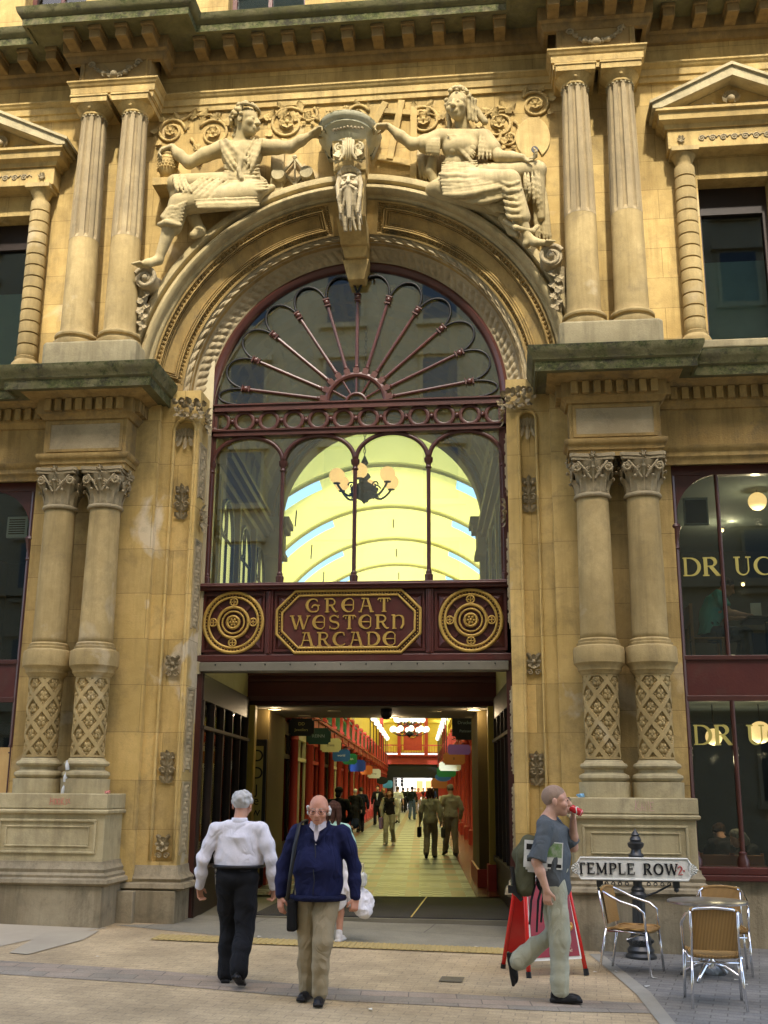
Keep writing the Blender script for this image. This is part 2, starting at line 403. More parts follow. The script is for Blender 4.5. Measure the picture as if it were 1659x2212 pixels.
def leaf(mb, base, d, n, L=.1, Wd=.05, curl=.5, lobes=3, lift=.012):
    """one carved acanthus-like leaf: base point, growth direction d, outward normal n."""
    base = np.array(base, float); d = np.array(d, float); d /= np.linalg.norm(d); n = np.array(n, float); n -= d*(n@d); n /= np.linalg.norm(n); sd = np.cross(d, n)
    G = []
    m = 9
    for i in range(m):
        t = i/(m-1); w = Wd*(math.sin(PI*min(1, t*.85+.12))**.7)*(1+.28*math.cos(t*lobes*2*PI))
        up = lift+curl*L*(t**2.2); fw = L*(t if t < .75 else .75+(t-.75)*.5)
        row = []
        for j in range(5):
            s_ = (j-2)/2; row.append(base+d*fw+sd*w*s_+n*(up+lift*(1-abs(s_))*1.3-(.012 if abs(s_) == .5 else 0)-.35*lift*abs(s_)))
        G.append(row)
    G = np.array(G); mb.grid(G)
def spiral(c, r0, turns, u, v, n=26, r1=.12, ph=0, sgn=1):
    c = np.array(c, float); u = np.array(u, float); v = np.array(v, float); P = []
    for i in range(n):
        t = i/(n-1); r = r0*(1-t*(1-r1)); a = ph+sgn*t*turns*2*PI; P.append(c+u*r*math.cos(a)+v*r*math.sin(a))
    return P

# ---- walls (solid stone, thickness to y = .7)
wm = MB()
wl, wr = -9.6, 6.4
def wallrect(mb, x0, x1, z0, z1, y0, y1=.7): mb.box(x0, x1, y0, y1, z0, z1)
# upper storey wall with the arch hole, y = 0 front
N_ = 72; Ro = 3.2
xs_ = [A-Ro*math.cos(PI*i/N_) for i in range(N_+1)]
for i in range(N_):
    xa, xb = xs_[i], xs_[i+1]; za, zb = [ZS+math.sqrt(max(0, Ro**2-(q-A)**2)) for q in (xa, xb)]
    wm.add([(xa,0,za),(xb,0,zb),(xb,0,12.9),(xa,0,12.9),(xa,.7,za),(xb,.7,zb),(xb,.7,12.9),(xa,.7,12.9)],
           [(0,1,2,3),(7,6,5,4),(0,4,5,1),(3,2,6,7)])
UW = [(-7.58, .5), (3.36, .5)]       # upper window centres, half width
ZW0, ZW1 = 7.62, 10.25
for (x0, x1, wc) in ((wl, A-Ro, UW[0][0]), (A+Ro, wr, UW[1][0])):
    h = .5
    wallrect(wm, x0, wc-h, 7.1, 12.9, 0); wallrect(wm, wc+h, x1, 7.1, 12.9, 0)
    wallrect(wm, wc-h, wc+h, 7.1, ZW0, 0); wallrect(wm, wc-h, wc+h, ZW1, 12.9, 0)
obj('wall', wm, M['stone'], bld)
# attic wall above the top cornice with windows
am = MB(); AWX = [(-7.05, .52), (-3.55, .62), (-.6, .62), (2.9, .52)]
xp = wl
am.box(wl, wr, .05, .7, 15.601, 21)  # unseen upper storeys, height added to shade the first roof bay
for c, h in AWX: am.box(xp, c-h, .05, .7, 12.9, 15.6); am.box(c-h, c+h, .05, .7, 12.9, 13.32); am.box(c-h, c+h, .05, .7, 15.1, 15.6); xp = c+h
am.box(xp, wr, .05, .7, 12.9, 15.6)
obj('wall', am, M['stone'], bld)
for c, h in AWX:
    w = obj('window', MB().box(c-h, c-h+.07, .3, .4, 13.32, 15.1).box(c+h-.07, c+h, .3, .4, 13.32, 15.1).box(c-h+.07, c+h-.07, .3, .4, 13.32, 13.4).box(c-.03, c+.03, .3, .4, 13.4, 15.1), M['maroon'], bld)
    obj('pane', MB().box(c-h+.06, c+h-.06, .345, .36, 13.38, 15.1), M['glass_dark'], w)
    obj('blind', MB().box(c-h+.02, c+h-.02, .55, .56, 13.32, 15.1), mat('blue_grey_blind', (.16, .24, .3), .7, noise=(.1, .16, .2)), w)
    obj('sill', MB().box(c-h-.15, c+h+.15, -.12, .3, 13.22, 13.34), M['stone_pale'], w, bevel=.01)
for x in (-6.1, -5.2, 1.0, 2.05): obj('plinth_block', MB().box(x-.16, x+.16, -.35, .05, 12.98, 13.5).box(x-.2, x+.2, -.4, .05, 13.5, 13.58), M['stone'], bld, bevel=.01)

# lower walls: jamb fronts at y = 0, shop flanks
def jamb(side):
    f = (lambda x: x) if side < 0 else (lambda x: 2*A-x)
    def bx(mb, x0, x1, *r): a, b = sorted((f(x0), f(x1))); mb.box(a, b, *r)
    pl, pr = (-4.62, -4.34) if side < 0 else (-4.66, -4.45)
    j = MB()
    bx(j, -5.3, pl-.2, -.1, 0, .6, 7.06); bx(j, -5.3, pl, 0, .7, .6, 7.1); bx(j, pl, pr, .07, .7, .6, 7.1); bx(j, pr, -4.27, 0, .5, .6, 7.3)
    bx(j, pl, -4.27, .5, .7, .6, 7.3)
    bx(j, pl, pr, 0, .07, 6.85, 7.3); bx(j, pl, pr, 0, .07, .6, .84)
    bx(j, -4.9, pl, 0, .5, 7.1, 7.3); bx(j, pl, pr, .07, .5, 7.1, 7.3)
    # rounded head of the niche
    c = f((pl+pr)/2); r = (pr-pl)/2; P = []
    for sx in (-1, 1):
        for i in range(8):
            a0, a1 = PI/2*i/8, PI/2*(i+1)/8
            x0, x1 = c+sx*r*math.cos(a0), c+sx*r*math.cos(a1); z0, z1 = 6.71+r*math.sin(a0), 6.71+r*math.sin(a1)
            j.add([(x0,.0,z0),(x1,.0,z1),(x1,.0,6.86),(x0,.0,6.86),(x0,.07,z0),(x1,.07,z1),(x1,.07,6.86),(x0,.07,6.86)], [(0,1,2,3),(0,4,5,1)])
    o = obj('jamb', j, M['stone_jamb'], bld)
    # bead moulding round the niche
    z = np.linspace(.86, 6.71, 12); e = r+.015
    pts = [(c+e, -.005, q) for q in z]+[(c+e*math.cos(t), -.005, 6.71+e*math.sin(t)) for t in np.linspace(.1, PI-.1, 14)]+[(c-e, -.005, q) for q in z[::-1]]
    obj('bead', MB().tube(pts, .022, 8), M['stone_jamb'], bld, smooth=True)
    # base of the jamb
    b = MB(); x0, x1 = sorted((f(-5.3), f(-4.23)))
    b.box(x0+.002 if side > 0 else x0, x1, -.14, .5, -.2, .5)
    xa, xb = sorted((f(-5.3), f(pl-.12)-0)); b.box(xa+.004, xb, -.26, -.142, -.2, .5)
    obj('jamb_base', b, M['stone_base'], bld, bevel=.012)
    b = MB(); prof = [(-.1, .5), (.1, .5), (.15, .53), (.13, .58), (.08, .6), (.1, .64), (.03, .7), (.012, .8), (-.1, .8)]
    if side < 0: b.sweep(prof, [(-5.3, 0), (-4.27, 0), (-4.27, .5)])
    else: b.sweep(prof, [(f(-4.27), .5), (f(-4.27), 0), (f(-5.3), 0)])
    obj('jamb_moulding', b, M['stone_base'], bld, auto=40)
    # carved panels in the niche
    for zc, h, k in ((6.55, .42, 0), (5.66, .5, 1), (3.36, .32, 2), (2.03, .4, 3), (1.03, .34, 4)):
        m = MB(); hw = r-.02; rr = random.Random(k)
        if k == 0:
            for i in range(9):
                a = PI*(i+.5)/9; leaf(m, (c+.06*math.cos(a), .05, zc+.08), (math.cos(a), 0, math.sin(a)+.15), (0, -1, .1), .13, .03, .2)
            for i in range(5): leaf(m, (c+(i-2)*.035*1.4, .05, zc+.08), ((i-2)*.35, 0, -1), (0, -1, 0), .24-.04*abs(i-2), .03, .15)
        elif k in (1, 3):
            for i in range(4):
                zz = zc-h/2+h*i/4
                for sx in (-1, 1):
                    leaf(m, (c+sx*.015, .06, zz), (sx*.9, 0, 1.1), (0, -1, 0), .13, .038, .35)
                leaf(m, (c, .045, zz), (0, 0, 1), (0, -1, 0), .14, .03, .5)
            m.sphere((c, .03, zc+h*.42), .03); m.sphere((c-hw*.6, .04, zc+h*.3), .024); m.sphere((c+hw*.6, .04, zc+h*.3), .024)
            for sx in (-1, 1): m.tube(spiral((c+sx*hw*.5, .03, zc-h*.1), .05, 1.2, (sx, 0, 0), (0, 0, 1)), .011, 6)
        else:
            for i in range(8):
                a = 2*PI*i/8; leaf(m, (c+.02*math.cos(a), .04, zc+.03+.02*math.sin(a)), (math.cos(a), 0, math.sin(a)), (0, -1, 0), .085, .03, .45)
            m.sphere((c, .01, zc+.03), .028)
            for sx in (-1, 1):
                m.tube(spiral((c+sx*.05, .035, zc-h*.34), .042, 1.3, (sx, 0, 0), (0, 0, 1)), .012, 6); leaf(m, (c+sx*.03, .05, zc+h*.28), (sx, 0, .7), (0, -1, 0), .09, .03, .3)
        obj('carved_panel', m, M['stone_carved'], bld, smooth=True)
    # carved running leaf on the reveal
    xr = f(-4.27); nx = 1 if side < 0 else -1
    for z0, z1 in ((.95, 1.82), (2.0, 3.05), (3.9, 5.1), (5.75, 6.5)):
        nu, nv = int((z1-z0)/.011), 18; G = np.zeros((nu, nv, 3))
        for i in range(nu):
            for k in range(nv):
                u = i/(nu-1); v = k/(nv-1); z = z0+u*(z1-z0); q = z/.17
                h = abs(math.sin(PI*q+1.3*math.cos(PI*v)))*math.sin(PI*v)**.6*(.6+.4*math.cos(6*PI*v))+.35*abs(math.sin(PI*q*3))*math.sin(PI*v)
                if i in (0, nu-1) or k in (0, nv-1): h = 0
                G[i, k] = (xr+nx*(.001+.034*h), .08+.26*v, z)
        m = MB().grid(G)
        m.box(*sorted((xr-nx*.01, xr+nx*.02)), .045, .08, z0-.03, z1+.03).box(*sorted((xr-nx*.01, xr+nx*.02)), .34, .375, z0-.03, z1+.03).box(*sorted((xr-nx*.01, xr+nx*.02)), .08, .34, z1, z1+.03)
        obj('carved_band', m, M['stone_carved'], bld, smooth=False)
    m = MB()
    for zc in (5.45, 6.9):
        for i in range(14):
            a = i*2.4; rr = .03+.1*(i/14); leaf(m, (xr+nx*.03, .2+rr*math.cos(a), zc+1.3*rr*math.sin(a)), (0, math.cos(a), math.sin(a)), (nx, 0, 0), .09, .035, .5)
        m.sphere((xr+nx*.05, .2, zc), .035)
    # impost spray on the corner
    for i in range(26):
        t = i/25; a = i*2.399; xx = f(-4.62+.42*t); leaf(m, (xx, -.03-.03*(i % 3), 7.02+.09*math.sin(a)-.06*t), (math.cos(a)*.8, -.3, math.sin(a)), (0, -1, .1), .1, .04, .5)
    for i in range(5): m.sphere((f(-4.6+.08*i), -.09, 7.1-.03*i+.03*(i % 2)), .03)
    obj('impost_leaves', m, M['stone_carved'], bld, smooth=True)
jamb(-1); jamb(1)

# dark rooms behind the upper windows
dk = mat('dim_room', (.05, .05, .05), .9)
for x0, x1, z0, z1 in ((-9, -6.4, 7.3, 10.8), (2.2, 4.9, 7.3, 10.8), (-8.2, 4.4, 13.1, 15.5)):
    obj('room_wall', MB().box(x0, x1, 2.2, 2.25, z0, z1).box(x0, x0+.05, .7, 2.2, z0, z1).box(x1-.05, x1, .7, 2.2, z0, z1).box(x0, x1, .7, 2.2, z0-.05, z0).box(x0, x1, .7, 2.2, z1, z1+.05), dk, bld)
# ---- the orders: pedestal, coupled columns, entablature block
def lattice_drum(cx, cy):
    nu, nv = 200, 170; G = np.zeros((nv, nu, 3)); z0, z1 = 2.14, 3.17
    for j in range(nv):
        z = z0+(z1-z0)*j/(nv-1); rb = .215+.02*(z-z0)*.3
        for i in range(nu):
            a = 2*PI*i/nu; U = a*5/(2*PI); V_ = (z-z0)/.325+.1
            s_, t_ = U+V_, U-V_; fs, ft = s_-math.floor(s_)-.5, t_-math.floor(t_)-.5
            m = max(abs(fs), abs(ft)); h = 0
            if m < .36:
                h = -.030
                for qx, qy, qr, qh in ((.17, 0, .15, .026), (-.17, 0, .15, .026), (0, .17, .15, .026), (0, -.17, .15, .026), (0, 0, .07, .034), (.26, .26, .06, .018), (-.26, -.26, .06, .018), (.26, -.26, .06, .018), (-.26, .26, .06, .018)):
                    d2 = ((fs-qx)**2+(ft-qy)**2)/qr**2
                    if d2 < 1: h = max(h, -.030+qh*math.sqrt(1-d2))
                if m > .345: h = -.022
            if z < z0+.03 or z > z1-.03: h = 0
            r = rb+h; G[j, i] = (cx+r*math.cos(a), cy+r*math.sin(a), z)
    return MB().grid(G, cu=True)
def capital_mesh():
    m = MB(); m.lathe([(.205, 0), (.24, .0), (.252, .02), (.24, .045), (.21, .05), (.2, .07), (.205, .2), (.235, .34), (.27, .42), (.2, .43)], n=32)
    for row, (z, L, off) in enumerate(((.05, .19, 0), (.06, .3, PI/8))):
        for i in range(8):
            a = off+i*PI/4+PI/8; n = (math.cos(a), math.sin(a), 0)
            G = []
            for t in np.linspace(0, 1, 10):
                rr = .205+.012+.02*t+(.075+.02*row)*t**3.2; zz = z+L*(t if t < .85 else .85+.1*math.sin((t-.85)*10)-(t-.85)*.6)
                w = .075*(1.0+.25*math.cos(t*4*2*PI))*(1-.5*t**3)
                G.append([((rr+(.016 if abs(s_) < .1 else (-.004 if abs(s_) < .6 else .012)))*math.cos(a+w*s_/rr), (rr+(.016 if abs(s_) < .1 else (-.004 if abs(s_) < .6 else .012)))*math.sin(a+w*s_/rr), zz) for s_ in (-1, -.5, 0, .5, 1)])
            m.grid(np.array(G))
            tip = (.3+.02*row); m.sphere((tip*math.cos(a), tip*math.sin(a), z+L*.87), .022, 8)
    for k in range(4):                      # corner volutes and centre flowers
        a = PI/4+k*PI/2
        for sg in (-1, 1):
            b = a+sg*.26; d = np.array([math.cos(a), math.sin(a), 0]); tn = np.array([-math.sin(a), math.cos(a), 0])*sg
            c = d*.315+tn*.05*-1*0+np.array([0, 0, .345])
            face = d*.72+(-tn)*.0; u = (d*.7-tn*.7); nrm = d*.7+tn*.7
            cc = d*.30+(-tn)*0+nrm*.035+np.array([0, 0, .345])
            m.tube(spiral(cc, .062, 1.9, u*1.0, (0, 0, 1), 26, .12, PI*.55), np.linspace(.017, .012, 26), 6)
            m.sphere(tuple(cc+nrm*.012), .02, 8)
            st = [tuple(cc+u*-.02+np.array([0, 0, .06])), tuple(d*.25+tn*.12+np.array([0, 0, .3])), tuple(d*.2+tn*.16+np.array([0, 0, .2]))]
            m.tube(st, .016, 6)
        f = k*PI/2; d = np.array([math.cos(f), math.sin(f), 0]); tn = np.array([-math.sin(f), math.cos(f), 0])
        for i in range(7):
            q = 2*PI*i/7; leaf(m, d*.3+tn*.015*math.cos(q)+np.array([0, 0, .455+.015*math.sin(q)]), tn*math.cos(q)+np.array([0, 0, math.sin(q)]), d, .05, .02, .3)
        m.sphere(tuple(d*.33+np.array([0, 0, .455])), .02, 8)
        leaf(m, d*.24+np.array([0, 0, .24]), (0, 0, 1), d, .17, .05, .3)
        for sg in (-1, 1): m.tube(spiral(d*.27+tn*sg*.06+np.array([0, 0, .3]), .035, 1.5, tn*sg*-1, (0, 0, 1), 18, .15, PI*.5), .010, 6)
    for z0, z1, o in ((.425, .455, 0), (.46, .5, .02)):           # concave abacus
        P = []
        for k in range(4):
            a = PI/4+k*PI/2; b = a+PI/2; ca = np.array([math.cos(a), math.sin(a)])*(.42+o); cb = np.array([math.cos(b), math.sin(b)])*(.42+o)
            tn = (cb-ca)/np.linalg.norm(cb-ca); inn = -(ca+cb)/np.linalg.norm(ca+cb)
            for t in np.linspace(.07, .93, 9): q = ca+(cb-ca)*t+inn*.055*math.sin(PI*t); P.append((q[0], q[1]))
        m.prism(P, z0, z1, 'z')
    return m
cap_me = None
def order(xs, px0, px1, side):
    global cap_me
    yc = -.38; x0, x1 = xs[0]-.26, xs[1]+.26; zg = gz((px0+px1)/2, -1)
    # pedestal
    rect = lambda a, b, y: [(a, 0), (a, y), (b, y), (b, 0)]
    p = obj('pedestal', MB().box(px0+.03, px1-.03, -.72, 0, .0, 1.5).box(px0, px1, -.76, 0, 1.505, 1.69), M['stone_pale'], bld, bevel=.012)
    q = MB().box(px0-.02, px1+.02, -.80, 0, -.3, .6); obj('plinth', q, M['stone_base'], p, bevel=.015)
    pr = [(-.1, .6), (.09, .6), (.13, .63), (.12, .67), (.08, .69), (.085, .72), (.05, .75), (.06, .79), (.025, .84), (.02, .88), (-.1, .88)]
    obj('base_moulding', MB().sweep(pr, rect(px0+.03, px1-.03, -.72)), M['stone_base'], p, auto=40)
    obj('cap_moulding', MB().sweep([(-.05, 1.44), (.02, 1.44), (.045, 1.455), (.05, 1.48), (.03, 1.5), (-.05, 1.5)], rect(px0+.03, px1-.03, -.72)), M['stone_pale'], p, auto=40)
    c0, c1 = px0+.13, px1-.13
    fr = MB(); ring = lambda mb, a, b, z0, z1, w, ya, yb: mb.box(a, b, ya, yb, z0, z0+w).box(a, b, ya, yb, z1-w, z1).box(a, a+w, ya, yb, z0+w, z1-w).box(b-w, b, ya, yb, z0+w, z1-w)
    ring(fr, c0, c1, .97, 1.38, .03, -.745, -.72); ring(fr, c0+.09, c1-.09, 1.05, 1.30, .02, -.735, -.72)
    obj('panel_frame', fr, M['stone_pale'], p, bevel=.008)
    # columns
    for k, x in enumerate(xs):
        col = obj('column', MB().lathe([(.0, 1.69), (.305, 1.69), (.31, 1.87), (.26, 1.875), (.285, 1.89), (.305, 1.92), (.3, 1.95), (.265, 1.97), (.235, 1.985), (.235, 2.02), (.275, 2.035), (.29, 2.06), (.275, 2.09), (.245, 2.1), (.225, 2.13), (0, 2.14)], x, yc, 40), M['stone_pale'], bld, auto=35)
        obj('lattice_drum', lattice_drum(x, yc), M['stone_col'], col, auto=30)
        obj('collar', MB().lathe([(0, 3.16), (.235, 3.17), (.245, 3.2), (.27, 3.22), (.275, 3.26), (.30, 3.29), (.318, 3.31), (.322, 3.36), (.322, 3.48), (.31, 3.51), (.27, 3.53), (.275, 3.56), (.25, 3.57), (.255, 3.6), (.235, 3.62), (0, 3.63)], x, yc, 40), M['stone_col'], col, auto=35)
        zz = np.linspace(3.61, 5.44, 24); prof = [(.225-.02*((z-3.61)/1.83)**1.3, z) for z in zz]
        obj('shaft', MB().lathe([(0, 3.61)]+prof+[(0, 5.44)], x, yc, 40), M['stone_col'], col, smooth=True)
        if cap_me is None: c = obj('capital', capital_mesh(), M['stone_carved'], col, auto=60); cap_me = c.data
        else: c = bpy.data.objects.new('capital', cap_me); COL.objects.link(c); c.parent = col
        c.location = (x, yc, 5.44); c.scale = (.97, .97, 1.12)
        # upper column
        u = obj('column', MB().lathe([(0, 7.84), (.325, 7.84), (.33, 7.87), (.325, 7.91), (.28, 7.93), (.26, 7.955), (.265, 7.975), (.3, 7.985), (.305, 8.01), (.29, 8.04), (.25, 8.05), (.235, 8.09)]+[(.232-.012*t, 8.09+1.45*t) for t in np.linspace(.05, 1, 8)]+[(0, 9.545)], x+.0, -.33, 40), M['stone_col'], bld, auto=35)
        G = []; nz, na = 26, 160
        for j in range(nz):
            t = j/(nz-1); z = 9.54+2.06*t; rb = .222-.036*t**1.2; e = 1 if 0 < j < nz-1 else 0
            G.append([((rb-e*.042*max(0, math.sin(10*a_))**.45)*math.cos(a_)+x, (rb-e*.042*max(0, math.sin(10*a_))**.45)*math.sin(a_)-.33, z) for a_ in np.linspace(0, 2*PI, na, endpoint=False)])
        obj('fluted_shaft', MB().grid(np.array(G), cu=True), M['stone_flute'], u)
        cp = MB().lathe([(0, 11.59), (.185, 11.59), (.2, 11.6), (.2, 11.63), (.185, 11.635), (.195, 11.66), (.26, 11.71), (.275, 11.74), (0, 11.745)], x, -.33, 36)
        cp.box(x-.28, x+.28, -.61, 0, 11.74, 11.83).box(x-.295, x+.295, -.625, 0, 11.832, 11.86)
        cp.sphere((x, -.56, 11.69), .03, 10, (1, .5, 1))
        obj('capital', cp, M['stone_plain'], u, auto=35)
        obj('beading', (lambda m: [m.sphere((x+.193*math.cos(t), -.33+.193*math.sin(t), 11.575), .017, 6) for t in np.linspace(0, 2*PI, 20, endpoint=False)] and m)(MB()), M['stone_pale'], u)
    # slab under the upper columns
    sl = MB().prism([(xs[0]-.36, -.6), (xs[0]-.3, -.66), (xs[1]+.3, -.66), (xs[1]+.36, -.6), (xs[1]+.36, 0), (xs[0]-.36, 0)], 7.38, 7.85, 'z')
    obj('column_plinth', sl, M['stone_pale'], bld, bevel=.03)
    # entablature block
    hx0, hx1 = xs[0]-.27, xs[1]+.27
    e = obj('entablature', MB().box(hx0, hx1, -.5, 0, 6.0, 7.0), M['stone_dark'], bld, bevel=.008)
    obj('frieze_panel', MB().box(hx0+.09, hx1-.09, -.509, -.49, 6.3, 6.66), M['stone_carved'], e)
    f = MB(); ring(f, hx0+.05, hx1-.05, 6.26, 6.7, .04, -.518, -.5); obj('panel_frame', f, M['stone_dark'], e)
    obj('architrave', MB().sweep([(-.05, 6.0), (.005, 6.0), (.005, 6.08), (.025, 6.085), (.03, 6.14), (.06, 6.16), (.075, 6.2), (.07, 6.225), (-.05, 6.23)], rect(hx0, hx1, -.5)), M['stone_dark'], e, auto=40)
    # upper entablature block with the garland
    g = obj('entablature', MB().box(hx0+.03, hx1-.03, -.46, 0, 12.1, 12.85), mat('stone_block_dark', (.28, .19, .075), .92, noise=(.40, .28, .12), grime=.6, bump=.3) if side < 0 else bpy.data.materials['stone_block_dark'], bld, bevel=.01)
    xm = (hx0+hx1)/2; m = MB()
    for i in range(17):
        t = (i-8)/8; zz = 12.27+.2*t*t; rr = .02+.022*(1-abs(t))
        m.sphere((xm+.36*t, -.48, zz), rr, 8)
        leaf(m, (xm+.36*t, -.475, zz), (random.uniform(-1, 1), 0, random.uniform(-1, 1)), (0, -1, 0), .075, .028, .4)
    m.sphere((xm, -.5, 12.27), .06, 10); m.sphere((xm-.17, -.49, 12.3), .042, 10); m.sphere((xm+.17, -.49, 12.3), .042, 10)
    for sx in (-1, 1): m.tube(spiral((xm+sx*.36, -.48, 12.47), .055, 1.2, (sx, 0, 0), (0, 0, 1)), .016, 6)
    obj('garland', m, M['stone_carved'], g, smooth=True)
    obj('panel_frame', (lambda f: (ring(f, hx0+.08, hx1-.08, 12.19, 12.58, .025, -.475, -.46), f)[1])(MB()), M['stone_dark'], g)
    return hx0, hx1
LX, RX = (-6.06, -5.42), (1.16, 1.80)
lh = order(LX, -6.5, -4.97, -1)
rh = order(RX, .72, 2.20, 1)

# ---- lower cornice in two runs (mossy corona above a dentilled bed moulding)
FL = -.15
runs = {'left': [(wl, FL), (lh[0], FL), (lh[0], -.5), (lh[1], -.5), (lh[1], .0)], 'right': [(rh[0], .0), (rh[0], -.5), (rh[1], -.5), (rh[1], FL), (wr, FL)]}
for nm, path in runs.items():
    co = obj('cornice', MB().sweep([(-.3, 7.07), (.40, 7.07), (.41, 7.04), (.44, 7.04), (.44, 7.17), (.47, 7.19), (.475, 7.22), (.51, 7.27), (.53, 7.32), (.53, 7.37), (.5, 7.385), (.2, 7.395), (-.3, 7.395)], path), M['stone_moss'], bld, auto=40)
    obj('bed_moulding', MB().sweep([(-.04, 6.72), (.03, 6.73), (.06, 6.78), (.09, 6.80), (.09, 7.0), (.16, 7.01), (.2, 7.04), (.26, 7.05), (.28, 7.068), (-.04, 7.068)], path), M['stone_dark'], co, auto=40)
    d = MB()
    for a, b in zip(path[:-1], path[1:]):
        a = np.array(a); b = np.array(b); L = np.linalg.norm(b-a); t = (b-a)/L; nrm = np.array([t[1], -t[0]])
        if abs(t[0]) < .5 and L < .2: continue
        n = max(1, int((L+.1)/.15))
        for i in range(n):
            c = a+t*(L*(i+.5)/n)+nrm*.12
            if abs(t[0]) > .5: d.box(c[0]-.045, c[0]+.045, c[1]-.035, c[1]+.032, 6.83, 6.995)
            else: d.box(c[0]-.035, c[0]+.035, c[1]-.045, c[1]+.045, 6.83, 6.995)
    obj('dentils', d, M['stone_dark'], co)
# flank friezes and architraves
for a, b in ((wl, lh[0]), (rh[1], wr)):
    e = obj('frieze', MB().box(a, b, FL, .1, 6.0, 7.05), M['stone_dark'], bld)
    obj('architrave', MB().sweep([(-.03, 5.96), (.01, 5.96), (.02, 6.03), (.05, 6.06), (.05, 6.12), (.09, 6.16), (.1, 6.2), (-.03, 6.21)], [(a, FL), (b, FL)]), M['stone_dark'], e, auto=40)
# wall behind the columns and beside the jambs
obj('wall', MB().box(-6.62, -5.301, 0, .7, -.2, 7.1).box(2*A+5.301, 2.24, 0, .7, -.2, 7.1), M['stone'], bld)

# ---- string course of the upper order (breaks forward over the columns) and top cornice
def brk(x0, x1, y0, y1): return [(x0, y0), (x0, y1), (x1, y1), (x1, y0)]
up = [(wl, 0)]+brk(lh[0]+.0, lh[1]-.0, 0, -.44)+brk(rh[0]+.0, rh[1]-.0, 0, -.44)+[(wr, 0)]
obj('string_course', MB().sweep([(-.03, 11.86), (.04, 11.86), (.045, 11.95), (.065, 11.955), (.07, 12.06), (.09, 12.075), (.1, 12.11), (.12, 12.13), (.12, 12.155), (-.03, 12.17)], up), M['stone_plain'], bld, auto=40)
bx0, bx1, cx0, cx1 = lh[0]-.12, lh[1]+.12, rh[0]-.12, rh[1]+.12
up2 = [(wl, -.03)]+brk(bx0, bx1, -.03, -.44)+brk(cx0, cx1, -.03, -.44)+[(wr, -.03)]
tc = obj('top_cornice', MB().sweep([(-.1, 12.86), (.52, 12.86), (.52, 12.83), (.57, 12.83), (.57, 12.95), (.59, 12.96), (.64, 13.02), (.66, 13.1), (.62, 13.12), (-.1, 13.15)], up2), M['stone_moss'], bld, auto=40)
TD = mat('stone_top_shade', (.22, .145, .055), .92, noise=(.34, .235, .095), bump=.4, bscale=30, grime=.7, streak=.5)  # shade under the cornice lip put into a darker stone colour
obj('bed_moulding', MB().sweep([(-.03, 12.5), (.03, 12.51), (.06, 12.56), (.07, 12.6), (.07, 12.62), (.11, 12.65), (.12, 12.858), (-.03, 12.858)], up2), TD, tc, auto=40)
_mm = []
def modil(x, y):
    if not _mm: o = obj('modillion', MB().box(-.085, .085, -.42, -.1, 12.66, 12.80).box(-.1, .1, -.455, -.1, 12.802, 12.857), TD, tc, bevel=.01); _mm.append(o)
    else: o = _mm[0].copy(); COL.objects.link(o)
    o.location = (x, y, 0)
x = -4.45
while x < cx0-.3: modil(x, -.03); x += .455
for a, b in ((bx0, bx1), (cx0, cx1)):
    for i in range(4): modil(a+.1+(b-a-.2)*i/3, -.44)
x = bx0-.35
while x > wl: modil(x, -.03); x -= .455
x = cx1+.35
while x < wr: modil(x, -.03); x += .455

